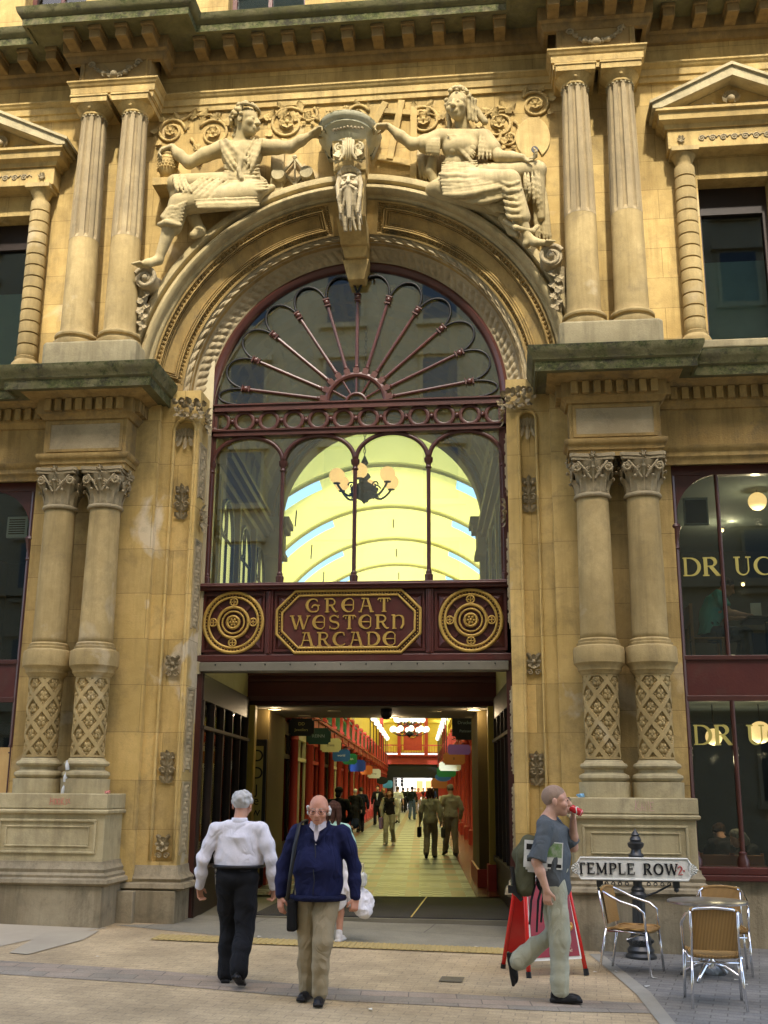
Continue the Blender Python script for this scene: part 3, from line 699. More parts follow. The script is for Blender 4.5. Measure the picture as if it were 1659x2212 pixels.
# ---- upper side windows: colonnettes, frieze, pediment
for wc, h in UW:
    w = empty('upper_window', (wc, 0, 0)); w.parent = bld
    obj('frame', MB().box(-h, -h+.07, .28, .4, ZW0, ZW1).box(h-.07, h, .28, .4, ZW0, ZW1).box(-h+.07, h-.07, .28, .4, ZW1-.42, ZW1).box(-h+.07, h-.07, .28, .4, ZW0, ZW0+.08), M['darkwood'], w)
    obj('pane', MB().box(-h+.06, h-.06, .335, .35, ZW0+.06, ZW1-.4), M['glass_dark'], w)
    obj('blind', MB().box(-h, h, .62, .64, ZW0, 9.25), mat('teal_blind', (.40, .56, .56), .8, noise=(.28, .40, .42)), w)
    obj('sill', MB().box(-h-.45, h+.45, -.4, .3, 7.5, ZW0), M['stone_pale'], w, bevel=.02)
    for sx in (-1, 1):
        prof = [(0, 7.62), (.2, 7.62), (.21, 7.7), (.19, 7.74), (.155, 7.78), (.165, 7.82), (.135, 7.84)]
        z = 7.85
        while z < 10.25:
            prof += [(.142, z), (.146, z+.08), (.142, z+.155), (.112, z+.16), (.112, z+.178)]; z += .18
        prof += [(.11, 10.4), (.12, 10.42), (.15, 10.5), (.17, 10.53), (0, 10.535)]
        m = MB().lathe(prof, sx*(h+.2), -.14, 28); m.box(sx*(h+.2)-.19, sx*(h+.2)+.19, -.33, 0, 10.535, 10.6)
        obj('colonnette', m, M['stone_col'], w, auto=35)
    obj('lintel', MB().box(-h-.42, h+.42, -.26, 0, 10.6, 10.9), M['stone_plain'], w, bevel=.01)
    m = MB()
    for i in range(7):
        xx = -.45+i*.15; m.tube(spiral((xx, -.265, 10.74), .05, 1.6, (1, 0, 0), (0, 0, 1), 22, .15), .011, 6); m.tube([(xx+.05, -.265, 10.74), (xx+.09, -.265, 10.78), (xx+.12, -.265, 10.74)], .009, 5)
    for sx in (-1, 1):
        for i in range(6): a = i*PI/3; leaf(m, (sx*(h+.24), -.265, 10.74), (math.cos(a), 0, math.sin(a)), (0, -1, 0), .06, .025, .4)
    obj('scroll_frieze', m, M['stone_carved'], w, smooth=True)
    hw = 1.03; pm = MB().sweep([(-.2, 10.9), (.03, 10.9), (.05, 10.96), (.12, 11.0), (.13, 11.1), (.17, 11.12), (.17, 11.16), (-.2, 11.16)], [(-h-.42, 0), (-h-.42, -.26), (h+.42, -.26), (h+.42, 0)])
    pm.prism([(-hw+.06, 11.16), (hw-.06, 11.16), (0, 11.62)], -.2, 0)
    obj('pediment', pm, M['stone_plain'], w, auto=40)
    for sx in (-1, 1):
        P = [(sx*(hw+.1), 11.16), (sx*(hw+.1), 11.24), (0, 11.78), (0, 11.62), (sx*(hw-.02), 11.16)]
        q = MB().prism(P if sx > 0 else P, -.44, 0); P2 = [(sx*(hw+.14), 11.22), (sx*(hw+.14), 11.26), (0, 11.82), (0, 11.775)]; q.prism(P2, -.475, 0)
        obj('raking_cornice', q, M['stone_moss'] if False else M['stone_pale'], w)
    m = MB()
    for i in range(9): a = PI*i/8; leaf(m, (0, -.21, 11.36), (math.cos(a), 0, math.sin(a)+.2), (0, -1, 0), .15, .045, .35)
    m.sphere((0, -.26, 11.36), .055)
    for sx in (-1, 1):
        m.tube([(sx*.1, -.22, 11.25), (sx*.3, -.22, 11.3), (sx*.5, -.22, 11.22)], .02, 6)
        for i in range(3): leaf(m, (sx*(.18+.12*i), -.21, 11.27), (sx, 0, .4), (0, -1, 0), .12, .03, .3)
    obj('cartouche', m, M['stone_carved'], w, smooth=True)

# ---- the great arch
def ring_grid(prof, a0=0, a1=PI, n=96):
    G = np.array([[(A-r*math.cos(t), y, ZS+r*math.sin(t)) for r, y in prof] for t in np.linspace(a0, a1, n)]); return G
m = MB(); m.grid(ring_grid([(3.3, .02), (3.3, -.13), (3.27, -.2), (3.2, -.225), (3.17, -.22), (3.155, -.19), (3.15, -.10), (3.115, -.10), (3.105, -.2), (3.08, -.235), (3.04, -.24), (3.005, -.215), (2.99, -.17), (2.985, -.11), (2.955, -.10), (2.93, -.06), (2.92, .02)]))
obj('archivolt', m, mat('stone_archivolt', (.40, .315, .15), .9, noise=(.54, .44, .24), bump=.35, bscale=35, grime=.45, streak=.45), bld, auto=40)
def relief(p0, p1, fn, a0, a1, nt_, ns_, name, mt, inward=1, h0=0):
    """heightfield on the cone between (r,y) p0 and p1; fn(s 0..1, arc length m, arc total) -> height towards the axis"""
    p0 = np.array(p0); p1 = np.array(p1); e = (p1-p0); L = np.linalg.norm(e); e /= L; nn = np.array([-abs(e[1]), -abs(e[0])])
    rm = (p0[0]+p1[0])/2; G = np.zeros((nt_, ns_, 3)); tot = rm*(a1-a0)
    for i in range(nt_):
        t = a0+(a1-a0)*i/(nt_-1)
        for k in range(ns_):
            s_ = k/(ns_-1); h = fn(s_, tot*i/(nt_-1), tot)+h0; q = p0+e*L*s_+nn*h
            G[i, k] = (A-q[0]*math.cos(t), q[1], ZS+q[0]*math.sin(t))
    return obj(name, MB().grid(G), mt, bld)
def coffer(s_, u, T):
    d = min(s_*.66, (1-s_)*.66, u-.12, T-.12-u)
    if d < .045: return 0
    if d < .05: return -.03
    if d < .125: return -.045+.035*abs(math.sin(u*46)*math.sin(s_*60+u*5))
    if d < .145: return .012
    if d < .165: return -.03
    if d < .185: return -.012
    if d < .20: return -.055
    if d < .225: return -.03
    return -.075
def leafy(k, amp):
    def f(s_, u, T):
        if s_ < .06 or s_ > .94 or u < .05 or u > T-.05: return 0
        g_ = int((u*k+1.3*math.cos(PI*s_))/PI); return amp*(abs(math.sin(u*k+1.3*math.cos(PI*s_)))**1.2*(.62+.2*math.sin(g_*12.9)+.25*math.cos(5*PI*s_+g_)))*math.sin(PI*s_)**.5
    return f
for sgn, (a0, a1) in enumerate(((R_(1), R_(86)), (R_(94), R_(179)))):
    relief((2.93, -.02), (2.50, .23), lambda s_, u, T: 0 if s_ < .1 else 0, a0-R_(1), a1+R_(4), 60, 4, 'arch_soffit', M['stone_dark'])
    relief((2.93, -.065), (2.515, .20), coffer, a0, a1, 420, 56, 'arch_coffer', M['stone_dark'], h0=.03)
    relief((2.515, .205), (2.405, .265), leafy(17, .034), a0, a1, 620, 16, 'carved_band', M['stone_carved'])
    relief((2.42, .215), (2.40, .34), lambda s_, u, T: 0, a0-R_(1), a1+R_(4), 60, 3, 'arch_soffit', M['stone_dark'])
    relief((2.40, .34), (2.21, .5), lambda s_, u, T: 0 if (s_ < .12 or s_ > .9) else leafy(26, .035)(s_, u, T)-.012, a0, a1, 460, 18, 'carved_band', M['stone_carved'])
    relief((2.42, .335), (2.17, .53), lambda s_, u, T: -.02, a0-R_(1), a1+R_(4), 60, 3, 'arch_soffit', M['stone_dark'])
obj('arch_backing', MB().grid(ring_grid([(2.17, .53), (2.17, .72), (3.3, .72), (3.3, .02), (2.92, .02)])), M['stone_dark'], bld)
# arch feet: plain blocks that carry the mouldings down on to the cornice returns
for sx in (-1, 1):
    f = (lambda x: x) if sx < 0 else (lambda x: 2*A-x)
    def bb(mb, x0, x1, *r): a, b = sorted((f(x0), f(x1))); mb.box(a, b, *r)
    q = MB(); bb(q, A-3.3, A-2.5, .02, .7, 7.1, ZS)
    obj('arch_foot', q, M['stone_dark'], bld)
    # scroll bracket outside the archivolt under each statue's foot
    m = MB(); c = at(322, 612, -.25) if sx < 0 else at(1190, 565, -.25)
    for yy in (-.42, -.1): m.tube(spiral((c[0], yy, c[2]), .17, 1.8, (sx, 0, 0), (0, 0, 1), 34, .1, .5), np.linspace(.035, .02, 34), 8)
    m.lathe([(0, 0)], 0, 0, 3) if False else None
    cyl = MB().prism([(c[0]+.15*math.cos(t), c[2]+.15*math.sin(t)) for t in np.linspace(0, 2*PI, 24, endpoint=False)], -.42, 0)
    m.add(cyl.v, cyl.f); m.sphere((c[0], -.44, c[2]), .045, 10)
    for i in range(7):
        leaf(m, (c[0]+sx*(.05+.0*i), -.3+.02*(i % 3), c[2]-.15-.09*i), (sx*(.8 if i % 2 else -.5), -.1, -.8), (0, -1, 0), .17-.012*i, .06, .4)
    m.tube([(c[0]+sx*.1, -.22, c[2]-.1), (c[0]+sx*.13, -.18, c[2]-.4), (c[0]+sx*.1, -.12, c[2]-.75)], [.1, .07, .03], 8)
    obj('scroll_bracket', m, M['stone_carved'], bld, auto=50)

# keystone, mask and shelf
ks = MB()
kx = A
def wedge(mb, z0, z1, w0, w1, y0a, y0b, yb):
    mb.add([(kx-w0, y0a, z0), (kx+w0, y0a, z0), (kx+w0, yb, z0), (kx-w0, yb, z0), (kx-w1, y0b, z1), (kx+w1, y0b, z1), (kx+w1, yb, z1), (kx-w1, yb, z1)], [(0,3,2,1),(4,5,6,7),(0,1,5,4),(1,2,6,5),(2,3,7,6),(3,0,4,7)])
wedge(ks, 9.80, 10.42, .17, .22, -.30, -.42, .2)
wedge(ks, 10.42, 10.86, .235, .25, -.46, -.56, .1)
wedge(ks, 9.55, 9.80, .2, .215, .1, -.28, .6); wedge(ks, 9.40, 9.552, .16, .19, .22, .16, .6)
wedge(ks, 9.1, 9.4, .12, .2, .34, .28, .62)
key = obj('keystone', ks, M['stone_plain'], bld, bevel=.012)
m = MB()
for sx in (-1, 1):
    m.tube(spiral((kx+sx*.14, -.57, 10.72), .075, 1.6, (-sx, 0, 0), (0, 0, 1), 28, .15, PI*.5), .022, 7)
    m.tube([(kx+sx*.07, -.63, 10.8), (kx+sx*.06, -.62, 10.6), (kx+sx*.12, -.6, 10.5), (kx+sx*.2, -.6, 10.47)], .024, 7)
    leaf(m, (kx+sx*.12, -.6, 10.66), (sx*.5, -.1, -1), (0, -1, 0), .17, .05, .3)
for i in range(3): m.tube([(kx+(i-1)*.035, -.63, 10.84), (kx+(i-1)*.03, -.6, 10.5)], .016, 6)
for i in range(7): leaf(m, (kx+(i-3)*.06, -.57, 10.5), ((i-3)*.2, -.6, -.5), (0, -.5, 1), .1, .04, .5)
obj('console_leaves', m, M['stone_pale'], key, smooth=True)
s = SDF(.03); z0 = 10.18; y0 = -.42
s.ell((kx, y0+.05, z0), (.165, .14, .24)); s.ell((kx, y0-.06, z0+.06), (.13, .07, .12)); s.cap((kx, y0-.13, z0+.09), (kx, y0-.18, z0-.03), .018, .034, .02); s.ell((kx-.04, y0-.14, z0-.03), (.02,.02,.016), k=.02); s.ell((kx+.04, y0-.14, z0-.03), (.02,.02,.016), k=.02)
for sx in (-1, 1):
    s.ell((kx+sx*.058, y0-.115, z0+.055), (.036, .03, .022), sub=True, k=.02); s.ell((kx+sx*.058, y0-.1, z0+.055), (.025, .022, .016), k=.005)
    s.cap((kx+sx*.02, y0-.135, z0+.095), (kx+sx*.10, y0-.11, z0+.105), .018, .012, .02)
    s.ell((kx+sx*.09, y0-.08, z0-.02), (.04, .05, .035))
    s.path([(kx+sx*.01, y0-.16, z0-.07), (kx+sx*.07, y0-.14, z0-.1), (kx+sx*.13, y0-.1, z0-.17)], [.024, .022, .012], .01)
    s.path([(kx+sx*.14, y0-.05, z0+.15), (kx+sx*.17, y0-.05, z0), (kx+sx*.15, y0-.05, z0-.2), (kx+sx*.12, y0-.02, z0-.42)], [.035, .03, .03, .02], .01)
    for ph in (0, 1.6, 3.1):
        P = [(kx+sx*(.03+.025*ph)+.03*math.sin(q*5+ph), y0-.12+.25*q, z0-.12-q*.5) for q in np.linspace(0, 1, 9)]; s.path(P, [.026]*4+[.02]*5, .006)
for i in range(9):
    a = PI*i/8; s.ell((kx+.14*math.cos(a), y0-.07, z0+.17+.05*math.sin(a)), (.035, .045, .035), k=.008)
    s.ell((kx+.10*math.cos(a+.2), y0-.09, z0+.21+.05*math.sin(a)), (.028, .04, .028), k=.008)
s.cap((kx, y0-.12, z0-.1), (kx, y0-.02, z0-.5), .05, .03, .02); s.box((kx, y0+.16, z0-.08), (.16, .1, .4), k=.02)
obj('bearded_mask', s.mesh(.007), mat('stone_mask', (.44, .36, .21), .9, noise=(.56, .47, .30), bump=.3, bscale=50, grime=.4), key, smooth=True)
# bowl-fronted shelf on the keystone
def half(w, d, z, n=24): return [(kx-.05-w*.86*math.cos(t), -.1-d*math.sin(t)**.8, z) for t in np.linspace(0, PI, n)]
G = np.array([half(w, d, z) for w, d, z in ((.33, .50, 10.86), (.40, .55, 10.92), (.43, .58, 11.0), (.5, .66, 11.05), (.5, .66, 11.08), (.53, .70, 11.11), (.55, .72, 11.15), (.55, .72, 11.18), (.2, .2, 11.2))])
m = MB().grid(G); m.prism([(kx-.38, 10.86), (kx+.28, 10.86), (kx+.4, 11.17), (kx-.5, 11.17)], -.11, .0)
sh = obj('shelf', m, mat('stone_shelf', (.40, .38, .24), .9, noise=(.55, .52, .36), bump=.4, moss=.42, grime=.3), bld, auto=40)
m = MB()
for i in range(9): m.sphere((kx+(i-4)*.05, -.1-.58-.03+.012*abs(i-4), 10.97), .02, 8); leaf(m, (kx+(i-4)*.05, -.69+.012*abs(i-4), 10.95), ((i-4)*.4, 0, 1), (0, -1, 0), .05, .02, .2)
obj('shelf_carving', m, M['stone_carved'], sh, smooth=True)
# ------------------------------------------------------------------ stroke lettering
def ribbon(mb, pts, w, y0, y1, org, ex, ez, ny, k=0):
    """flat raised stroke; pts in letter units mapped by org + x*ex + z*ez; extruded along ny from y0 to y1. w number or list"""
    P = np.array(pts, float); n = len(P); ww = np.full(n, w) if np.isscalar(w) else np.array(w, float)
    T = np.gradient(P, axis=0); T /= np.linalg.norm(T, axis=1)[:, None]+1e-9; Nn = np.stack([-T[:, 1], T[:, 0]], 1)
    a = P+Nn*ww[:, None]/2; b = P-Nn*ww[:, None]/2; V = []
    y1 = y1+.0007*(k % 6)*(1 if y1 > y0 else -1)
    for q, yy in ((a, y0), (b, y0), (b, y1), (a, y1)):
        for x, z in q: V.append(org+ex*x+ez*z+ny*yy)
    F = []
    for i in range(n-1):
        for c in range(4): d = (c+1) % 4; F.append((c*n+i, c*n+i+1, d*n+i+1, d*n+i))
    F += [(0, n, 2*n, 3*n), (n-1, 4*n-1, 3*n-1, 2*n-1)]
    mb.add(V, F)
def arc(cx, cz, rx, rz, a0, a1, n=14): return [(cx+rx*math.cos(R_(t)), cz+rz*math.sin(R_(t))) for t in np.linspace(a0, a1, n)]
T_, H_ = .17, .075          # thick / thin stroke
def sf(x, z, w=.3): return ([(x-w/2, z), (x+w/2, z)], .07)
ROM = {   # roman capitals with serifs: width, strokes
 'T': (.78, [([(.39, 0), (.39, 1)], T_), ([(.03, .965), (.75, .965)], H_), ([(.04, 1), (.04, .8)], .06), ([(.74, 1), (.74, .8)], .06), sf(.39, .03)]),
 'E': (.72, [([(.16, 0), (.16, 1)], T_), ([(.03, .965), (.66, .965)], H_), ([(.03, .035), (.7, .035)], H_), ([(.16, .52), (.5, .52)], H_), ([(.65, 1), (.65, .78)], .06), ([(.69, 0), (.69, .24)], .06), ([(.5, .42), (.5, .62)], .05)]),
 'M': (1.05, [([(.15, 0), (.15, 1)], H_), ([(.15, 1), (.52, .1)], T_), ([(.52, .1), (.88, 1)], H_), ([(.88, 0), (.88, 1)], T_), sf(.15, .03, .26), sf(.88, .03), sf(.1, .97, .2), sf(.92, .97, .22)]),
 'P': (.72, [([(.16, 0), (.16, 1)], T_), ([(.05, .965), (.4, .965)]+arc(.4, .72, .24, .245, 90, -90)+[(.16, .475)], [.07]*2+[.09, .12, .14, .16, .17, .17, .17, .16, .14, .12, .1, .08, .07, .07, .07]), sf(.16, .03)]),
 'L': (.66, [([(.16, 0), (.16, 1)], T_), ([(.03, .035), (.64, .035)], H_), ([(.63, 0), (.63, .26)], .06), sf(.16, .97)]),
 'R': (.82, [([(.16, 0), (.16, 1)], T_), ([(.05, .965), (.4, .965)]+arc(.4, .74, .22, .225, 90, -90)+[(.16, .515)], [.07]*2+[.09, .12, .14, .16, .17, .17, .17, .16, .14, .12, .1, .08, .07, .07, .07]), ([(.4, .5), (.72, .03)], T_), sf(.16, .03), sf(.74, .03, .18)]),
 'O': (.9, [(arc(.45, .5, .37, .46, 0, 360, 28), [.10+.09*abs(math.cos(t)) for t in np.linspace(0, 2*PI, 28)])]),
 'W': (1.2, [([(.1, 1), (.36, .03)], T_), ([(.36, .03), (.6, .95)], H_), ([(.6, .95), (.86, .03)], T_), ([(.86, .03), (1.1, 1)], H_), sf(.1, .97), sf(.6, .97, .2), sf(1.1, .97, .22)]),
 'D': (.88, [([(.16, 0), (.16, 1)], .13), ([(.05, .965), (.38, .965)]+arc(.38, .5, .42, .465, 90, -90, 18)+[(.05, .035)], [.06]*2+[.06+.10*math.sin(t) for t in np.linspace(0, PI, 18)]+[.06])]),
 'U': (.86, [([(.16, 1), (.16, .35)]+arc(.42, .35, .26, .31, 180, 360, 12)+[(.68, 1)], [.14, .14]+[.13, .12, .1, .09, .08, .08, .07, .06, .06, .06, .06, .06]+[.06]), sf(.16, .97), sf(.68, .97, .24)]),
 'C': (.86, [(arc(.48, .5, .4, .46, 40, 320, 26), [.06+.10*max(0, -math.cos(R_(t))) for t in np.linspace(40, 320, 26)]), ([(.79, .62), (.79, .92)], .05)]),
 'K': (.86, [([(.16, 0), (.16, 1)], .14), ([(.2, .42), (.68, .97)], .06), ([(.32, .55), (.74, .03)], .14), sf(.16, .03), sf(.16, .97), sf(.72, .97, .2), sf(.76, .03, .2)]),
 '2': (.6, [([(.1, .72)]+arc(.3, .74, .2, .22, 170, -30, 10)+[(.1, .06), (.55, .06)], [.07]*8+[.09]*3+[.08, .1])]),
 ' ': (.5, []), "'": (.3, [([(.15, 1), (.12, .75)], .09)]), 'S': (.62, [(arc(.31, .74, .2, .22, 40, 270, 12)+arc(.31, .28, .22, .24, 90, -140, 12), .09)]),
}
cc = T_
LOM = {   # lombardic capitals
 'G': (.9, [(arc(.46, .5, .38, .45, 55, 300, 22), [.07+.10*max(0, -math.cos(R_(t))) for t in np.linspace(55, 300, 22)]), (arc(.58, .30, .20, .25, -90, 170, 12), .07), ([(.52, .5), (.86, .5)], .07), ([(.66, .93), (.72, .76)], .05)]),
 'R': (.85, [([(.2, 0), (.2, .97)], .15), ([(.03, .95), (.4, .95)]+arc(.42, .72, .24, .23, 90, -90, 10)+[(.2, .49)], .09), ([(.45, .49), (.6, .2), (.74, .04), (.86, .08)], [.12, .13, .11, .05]), sf(.2, .03, .28)]),
 'E': (.82, [(arc(.48, .5, .4, .46, 70, 290, 20), [.07+.12*max(0, -math.cos(R_(t))) for t in np.linspace(70, 290, 20)]), ([(.60, .93), (.72, .8), (.72, .2), (.60, .07)], .06), ([(.15, .5), (.66, .5)], .06)]),
 'A': (.9, [([(.02, .0), (.12, .03), (.22, .3), (.34, .95)], [.05, .07, .07, .07]), ([(.52, .97), (.68, .4), (.78, .0)], [.12, .15, .14]), ([(.16, .95), (.62, .95)], .07), ([(.2, .42), (.66, .42)], .06), sf(.8, .03, .24), sf(.1, .03, .2)]),
 'T': (.84, [([(.42, .95), (.42, .0)], .15), ([(.04, .84), (.1, .95), (.74, .95), (.8, .84)], .075), ([(.22, .93), (.2, .7)], .04), ([(.62, .93), (.64, .7)], .04), sf(.42, .03, .28)]),
 'W': (1.2, [([(.08, .97), (.34, .02)], .14), ([(.34, .02), (.56, .9)], .06), ([(.54, .97), (.8, .02)], .14), ([(.8, .02), (1.08, .97)], .06), sf(.08, .95, .26), sf(.54, .95, .22), sf(1.08, .95, .22)]),
 'S': (.72, [(arc(.36, .73, .25, .22, 20, 270, 14)+arc(.36, .27, .27, .24, 90, -160, 14), [.06]*4+[.09]*6+[.13]*8+[.09]*6+[.06]*4), ([(.6, .95), (.6, .78)], .04), ([(.1, .05), (.1, .24)], .04)]),
 'N': (.9, [([(.18, .97), (.18, .0)], .14), ([(.18, .8)]+arc(.46, .66, .27, .27, 150, 0, 10)+[(.73, .3), (.6, .02)], [.06]*7+[.12]*6), sf(.2, .03, .24), sf(.12, .95, .2)]),
 'C': (.82, [(arc(.48, .5, .4, .46, 60, 300, 20), [.07+.12*max(0, -math.cos(R_(t))) for t in np.linspace(60, 300, 20)]), ([(.64, .94), (.70, .72)], .06), ([(.66, .08), (.74, .2)], .05)]),
 'D': (.88, [([(.18, .04), (.18, .93)], .12), ([(.04, .90), (.2, .95), (.38, .95)]+arc(.38, .5, .40, .45, 90, -90, 16)+[(.08, .05)], [.05, .06, .06]+[.07+.10*math.sin(t) for t in np.linspace(0, PI, 16)]+[.05])]),
}
def lettering(mb, text, font, h, centre, ex, ez, ny, depth=.02, gap=.12, wscale=1., left=False):
    ex = np.array(ex, float); ez = np.array(ez, float); ny = np.array(ny, float)
    tot = sum(font[c][0]+gap for c in text)-gap; x = 0 if left else -tot/2; k = 0
    for c in text:
        for st, w in font[c][1]:
            ribbon(mb, [(p[0]+x, p[1]-.5) for p in st], w, -.002, depth, np.array(centre, float), ex*h*wscale, ez*h, ny, k); k += 1
        x += font[c][0]+gap
def sans(name, text, size, loc, rot, m, parent=None, ext=.003, align='CENTER'):
    cu = bpy.data.curves.new(name, 'FONT'); cu.body = text; cu.size = size; cu.extrude = ext; cu.align_x = align; cu.align_y = 'CENTER'
    o = bpy.data.objects.new(name, cu); COL.objects.link(o); o.location = loc; o.rotation_euler = rot
    dg = bpy.context.evaluated_depsgraph_get(); me = bpy.data.meshes.new_from_object(o.evaluated_get(dg)); me.materials.clear(); me.materials.append(m)
    q = bpy.data.objects.new(name, me); COL.objects.link(q); q.location = loc; q.rotation_euler = rot; bpy.data.objects.remove(o)
    if parent: q.parent = parent
    return q

# ------------------------------------------------------------------ cast-iron fanlight window
YF = .56; HW = 2.17; ZT = 7.21
fw = empty('fanlight_window', (0, 0, 0)); fw.parent = bld
m = MB(); m.grid(ring_grid([(2.21, YF+.05), (2.21, YF-.06), (2.17, YF-.085), (2.12, YF-.06), (2.09, YF-.02), (2.09, YF+.05), (2.21, YF+.05)]))
for sx in (-1, 1):
    x = A+sx*HW; m.box(x-.07, x+.045 if sx > 0 else x+.07, YF-.07, YF+.05, 4.52, ZS); m.box(x-sx*.09-.02, x-sx*.09+.02, YF-.04, YF+.04, 4.52, ZS)
    m.box(x-.075, x+.075, YF-.05, YF+.05, .12, 4.52)
obj('outer_frame', m, M['iron'], fw, auto=40)
def bar(z, h, d=.07, w=2.17): return MB().box(A-w, A+w, YF-d, YF+.04, z-h/2, z+h/2).box(A-w, A+w, YF-d-.025, YF+.02, z+h/2, z+h/2+.022).box(A-w, A+w, YF-d-.02, YF+.02, z-h/2-.02, z-h/2)
obj('transom', bar(7.19, .07), M['iron'], fw); obj('transom', bar(6.80, .055), M['iron'], fw)
rr = MB(); bd = MB()
for i in range(12):
    x = A-2.02+i*4.04/11; rr.tube([(x+.135*math.cos(t), YF-.03, 6.99+.135*math.sin(t)) for t in np.linspace(0, 2*PI, 26, endpoint=False)], .02, 8, closed=True, flat=1.5)
    if i < 11: bd.sphere((x+.184, YF-.03, 6.99), .038, 10); bd.tube([(x+.14, YF-.03, 6.99), (x+.228, YF-.03, 6.99)], .015, 6); bd.tube([(x+.184, YF-.03, 6.94), (x+.184, YF-.03, 7.04)], .012, 6)
obj('ring_frieze', rr, M['iron'], fw, auto=40); obj('beads', bd, M['iron'], fw, smooth=True)
# sunburst
hub = MB(); zc = 7.225
for r, w in ((.44, .045), (.15, .022)): hub.tube([(A-r*math.cos(t), YF-.02, zc+r*math.sin(t)) for t in np.linspace(0, PI, 30)], w, 8)
for i in range(5):
    a = PI*(i+1)/6; hub.tube([(A-.15*math.cos(a), YF-.02, zc+.15*math.sin(a)), (A-.42*math.cos(a), YF-.02, zc+.42*math.sin(a))], .016, 6)
obj('hub', hub, M['iron'], fw, auto=40)
RE = 1.70; angs = [R_(9.5)+(PI-2*R_(9.5))*i/10 for i in range(11)]
for a in angs:
    d = np.array([-math.cos(a), 0, math.sin(a)]); o_ = np.array([A, YF-.02, zc])
    sp = MB().tube([o_+d*.47, o_+d*1.0, o_+d*RE], [.027, .024, .024], 8)
    sp.obox(o_+d*.43, o_+d*.54, .085, .085, (0, 1, 0)); sp.sphere(tuple(o_+d*.57), .034, 8)
    sp.sphere(tuple(o_+d*(RE-.02)), .05, 10); sp.obox(o_+d*(RE-.09), o_+d*(RE-.07), .09, .09, (0, 1, 0)); sp.obox(o_+d*(RE+.02), o_+d*(RE+.04), .1, .07, (0, 1, 0))
    obj('spoke', sp, M['iron'], fw, auto=40)
lb = MB(); ang2 = [R_(-2)]+angs+[R_(182)]
for i in range(12):
    a0, a1 = ang2[i], ang2[i+1]
    p0 = np.array([-math.cos(a0), math.sin(a0)])*RE; p1 = np.array([-math.cos(a1), math.sin(a1)])*RE
    if i == 0: p0 = np.array([-RE-.02, .03])
    if i == 11: p1 = np.array([RE+.02, .03])
    mid = (p0+p1)/2; h = (p1-p0)/2; n = mid/np.linalg.norm(mid); k = .36/ .235
    pts = [mid-h*math.cos(t)*1.0+n*.36*math.sin(t)**.85 for t in np.linspace(0, PI, 20)]
    lb.tube([(A+p[0], YF-.02, zc+p[1]) for p in pts], .018, 8)
obj('scallop_tracery', lb, M['black'], fw, smooth=True)
# four lights below with round heads
mx = [A-HW+.06+(2*HW-.12)*i/4 for i in range(5)]
for i in range(5):
    x = mx[i]; q = MB().tube([(x, YF-.02, 4.58), (x, YF-.02, 6.3)], .03, 10)
    q.lathe([(0, 4.56), (.055, 4.56), (.06, 4.66), (.04, 4.68), (.045, 4.7), (.03, 4.73)], x, YF-.02, 12)
    q.lathe([(.03, 6.2), (.05, 6.22), (.035, 6.24), (.035, 6.27), (.06, 6.3), (.065, 6.36), (0, 6.37)], x, YF-.02, 12)
    if 0 < i < 4: obj('mullion', q, M['iron'], fw, auto=40)
    else: obj('half_mullion', q, M['iron'], fw, auto=40)
for i in range(4):
    c = (mx[i]+mx[i+1])/2; r = (mx[i+1]-mx[i])/2-.01; q = MB()
    pts = [(c-r*math.cos(t), YF-.02, 6.36+.39*math.sin(t)) for t in np.linspace(0, PI, 26)]
    q.tube(pts, .034, 8); obj('arched_head', q, M['iron'], fw, smooth=True)
# glass
g = MB(); n = 48
P = [(A-2.12*math.cos(PI*i/n), ZS+2.12*math.sin(PI*i/n)) for i in range(n+1)]+[(A+2.12, 4.56), (A-2.12, 4.56)]
g.prism(P, YF+.012, YF+.018); obj('pane', g, M['glass'], fw)

# ------------------------------------------------------------------ arcade name board
nb = tag(obj('name_board', MB().box(A-2.2, A+2.2, YF-.05, YF+.12, 3.46, 4.46), M['maroon'], None, bevel=.01),
         'oxblood fascia board with gilt lettering and two gilt roundels over the arcade entrance', 'sign')
m = MB().box(A-2.2, A+2.2, YF-.16, YF+.1, 4.46, 4.56).box(A-2.2, A+2.2, YF-.2, YF+.1, 4.50, 4.53).box(A-2.2, A+2.2, YF-.1, YF-.05, 3.46, 3.56)
for x in (-1.17, 1.07): m.box(A+x-.05, A+x+.05, YF-.1, YF-.05, 3.562, 4.458); m.box(A+x-.02, A+x+.02, YF-.125, YF-.1, 3.57, 4.45)
obj('board_moulding', m, M['maroon'], nb, bevel=.012)
def panel(x0, x1, nm='raised_panel'):
    z0, z1 = 3.60, 4.42; q = MB()
    for a, b, zz0, zz1 in ((x0, x1, z0, z0+.03), (x0, x1, z1-.03, z1), (x0, x0+.03, z0+.03, z1-.03), (x1-.03, x1, z0+.03, z1-.03)): q.box(a, b, YF-.08, YF-.05, zz0, zz1)
    return q
for x0, x1 in ((A-2.12, A-1.24), (A-1.10, A+1.0), (A+1.14, A+2.12)):
    q = panel(x0, x1); c = .26; z0, z1 = 3.64, 4.38
    for cx, sx in ((x0+.04, 1), (x1-.04, -1)):
        for cz, sz in ((z0, 1), (z1, -1)):
            q.add([(cx, YF-.051, cz), (cx+sx*c, YF-.051, cz), (cx, YF-.051, cz+sz*c), (cx+sx*.08, YF-.10, cz+sz*.08)], [(0, 1, 3), (1, 2, 3), (2, 0, 3)])
    obj('raised_panel', q, M['maroon'], nb)
def octo(w, h, c): return [(-w, -h+c), (-w+c, -h), (w-c, -h), (w, -h+c), (w, h-c), (w-c, h), (-w+c, h), (-w, h-c)]
ocx, ocz = A-.06, 4.01; q = MB()
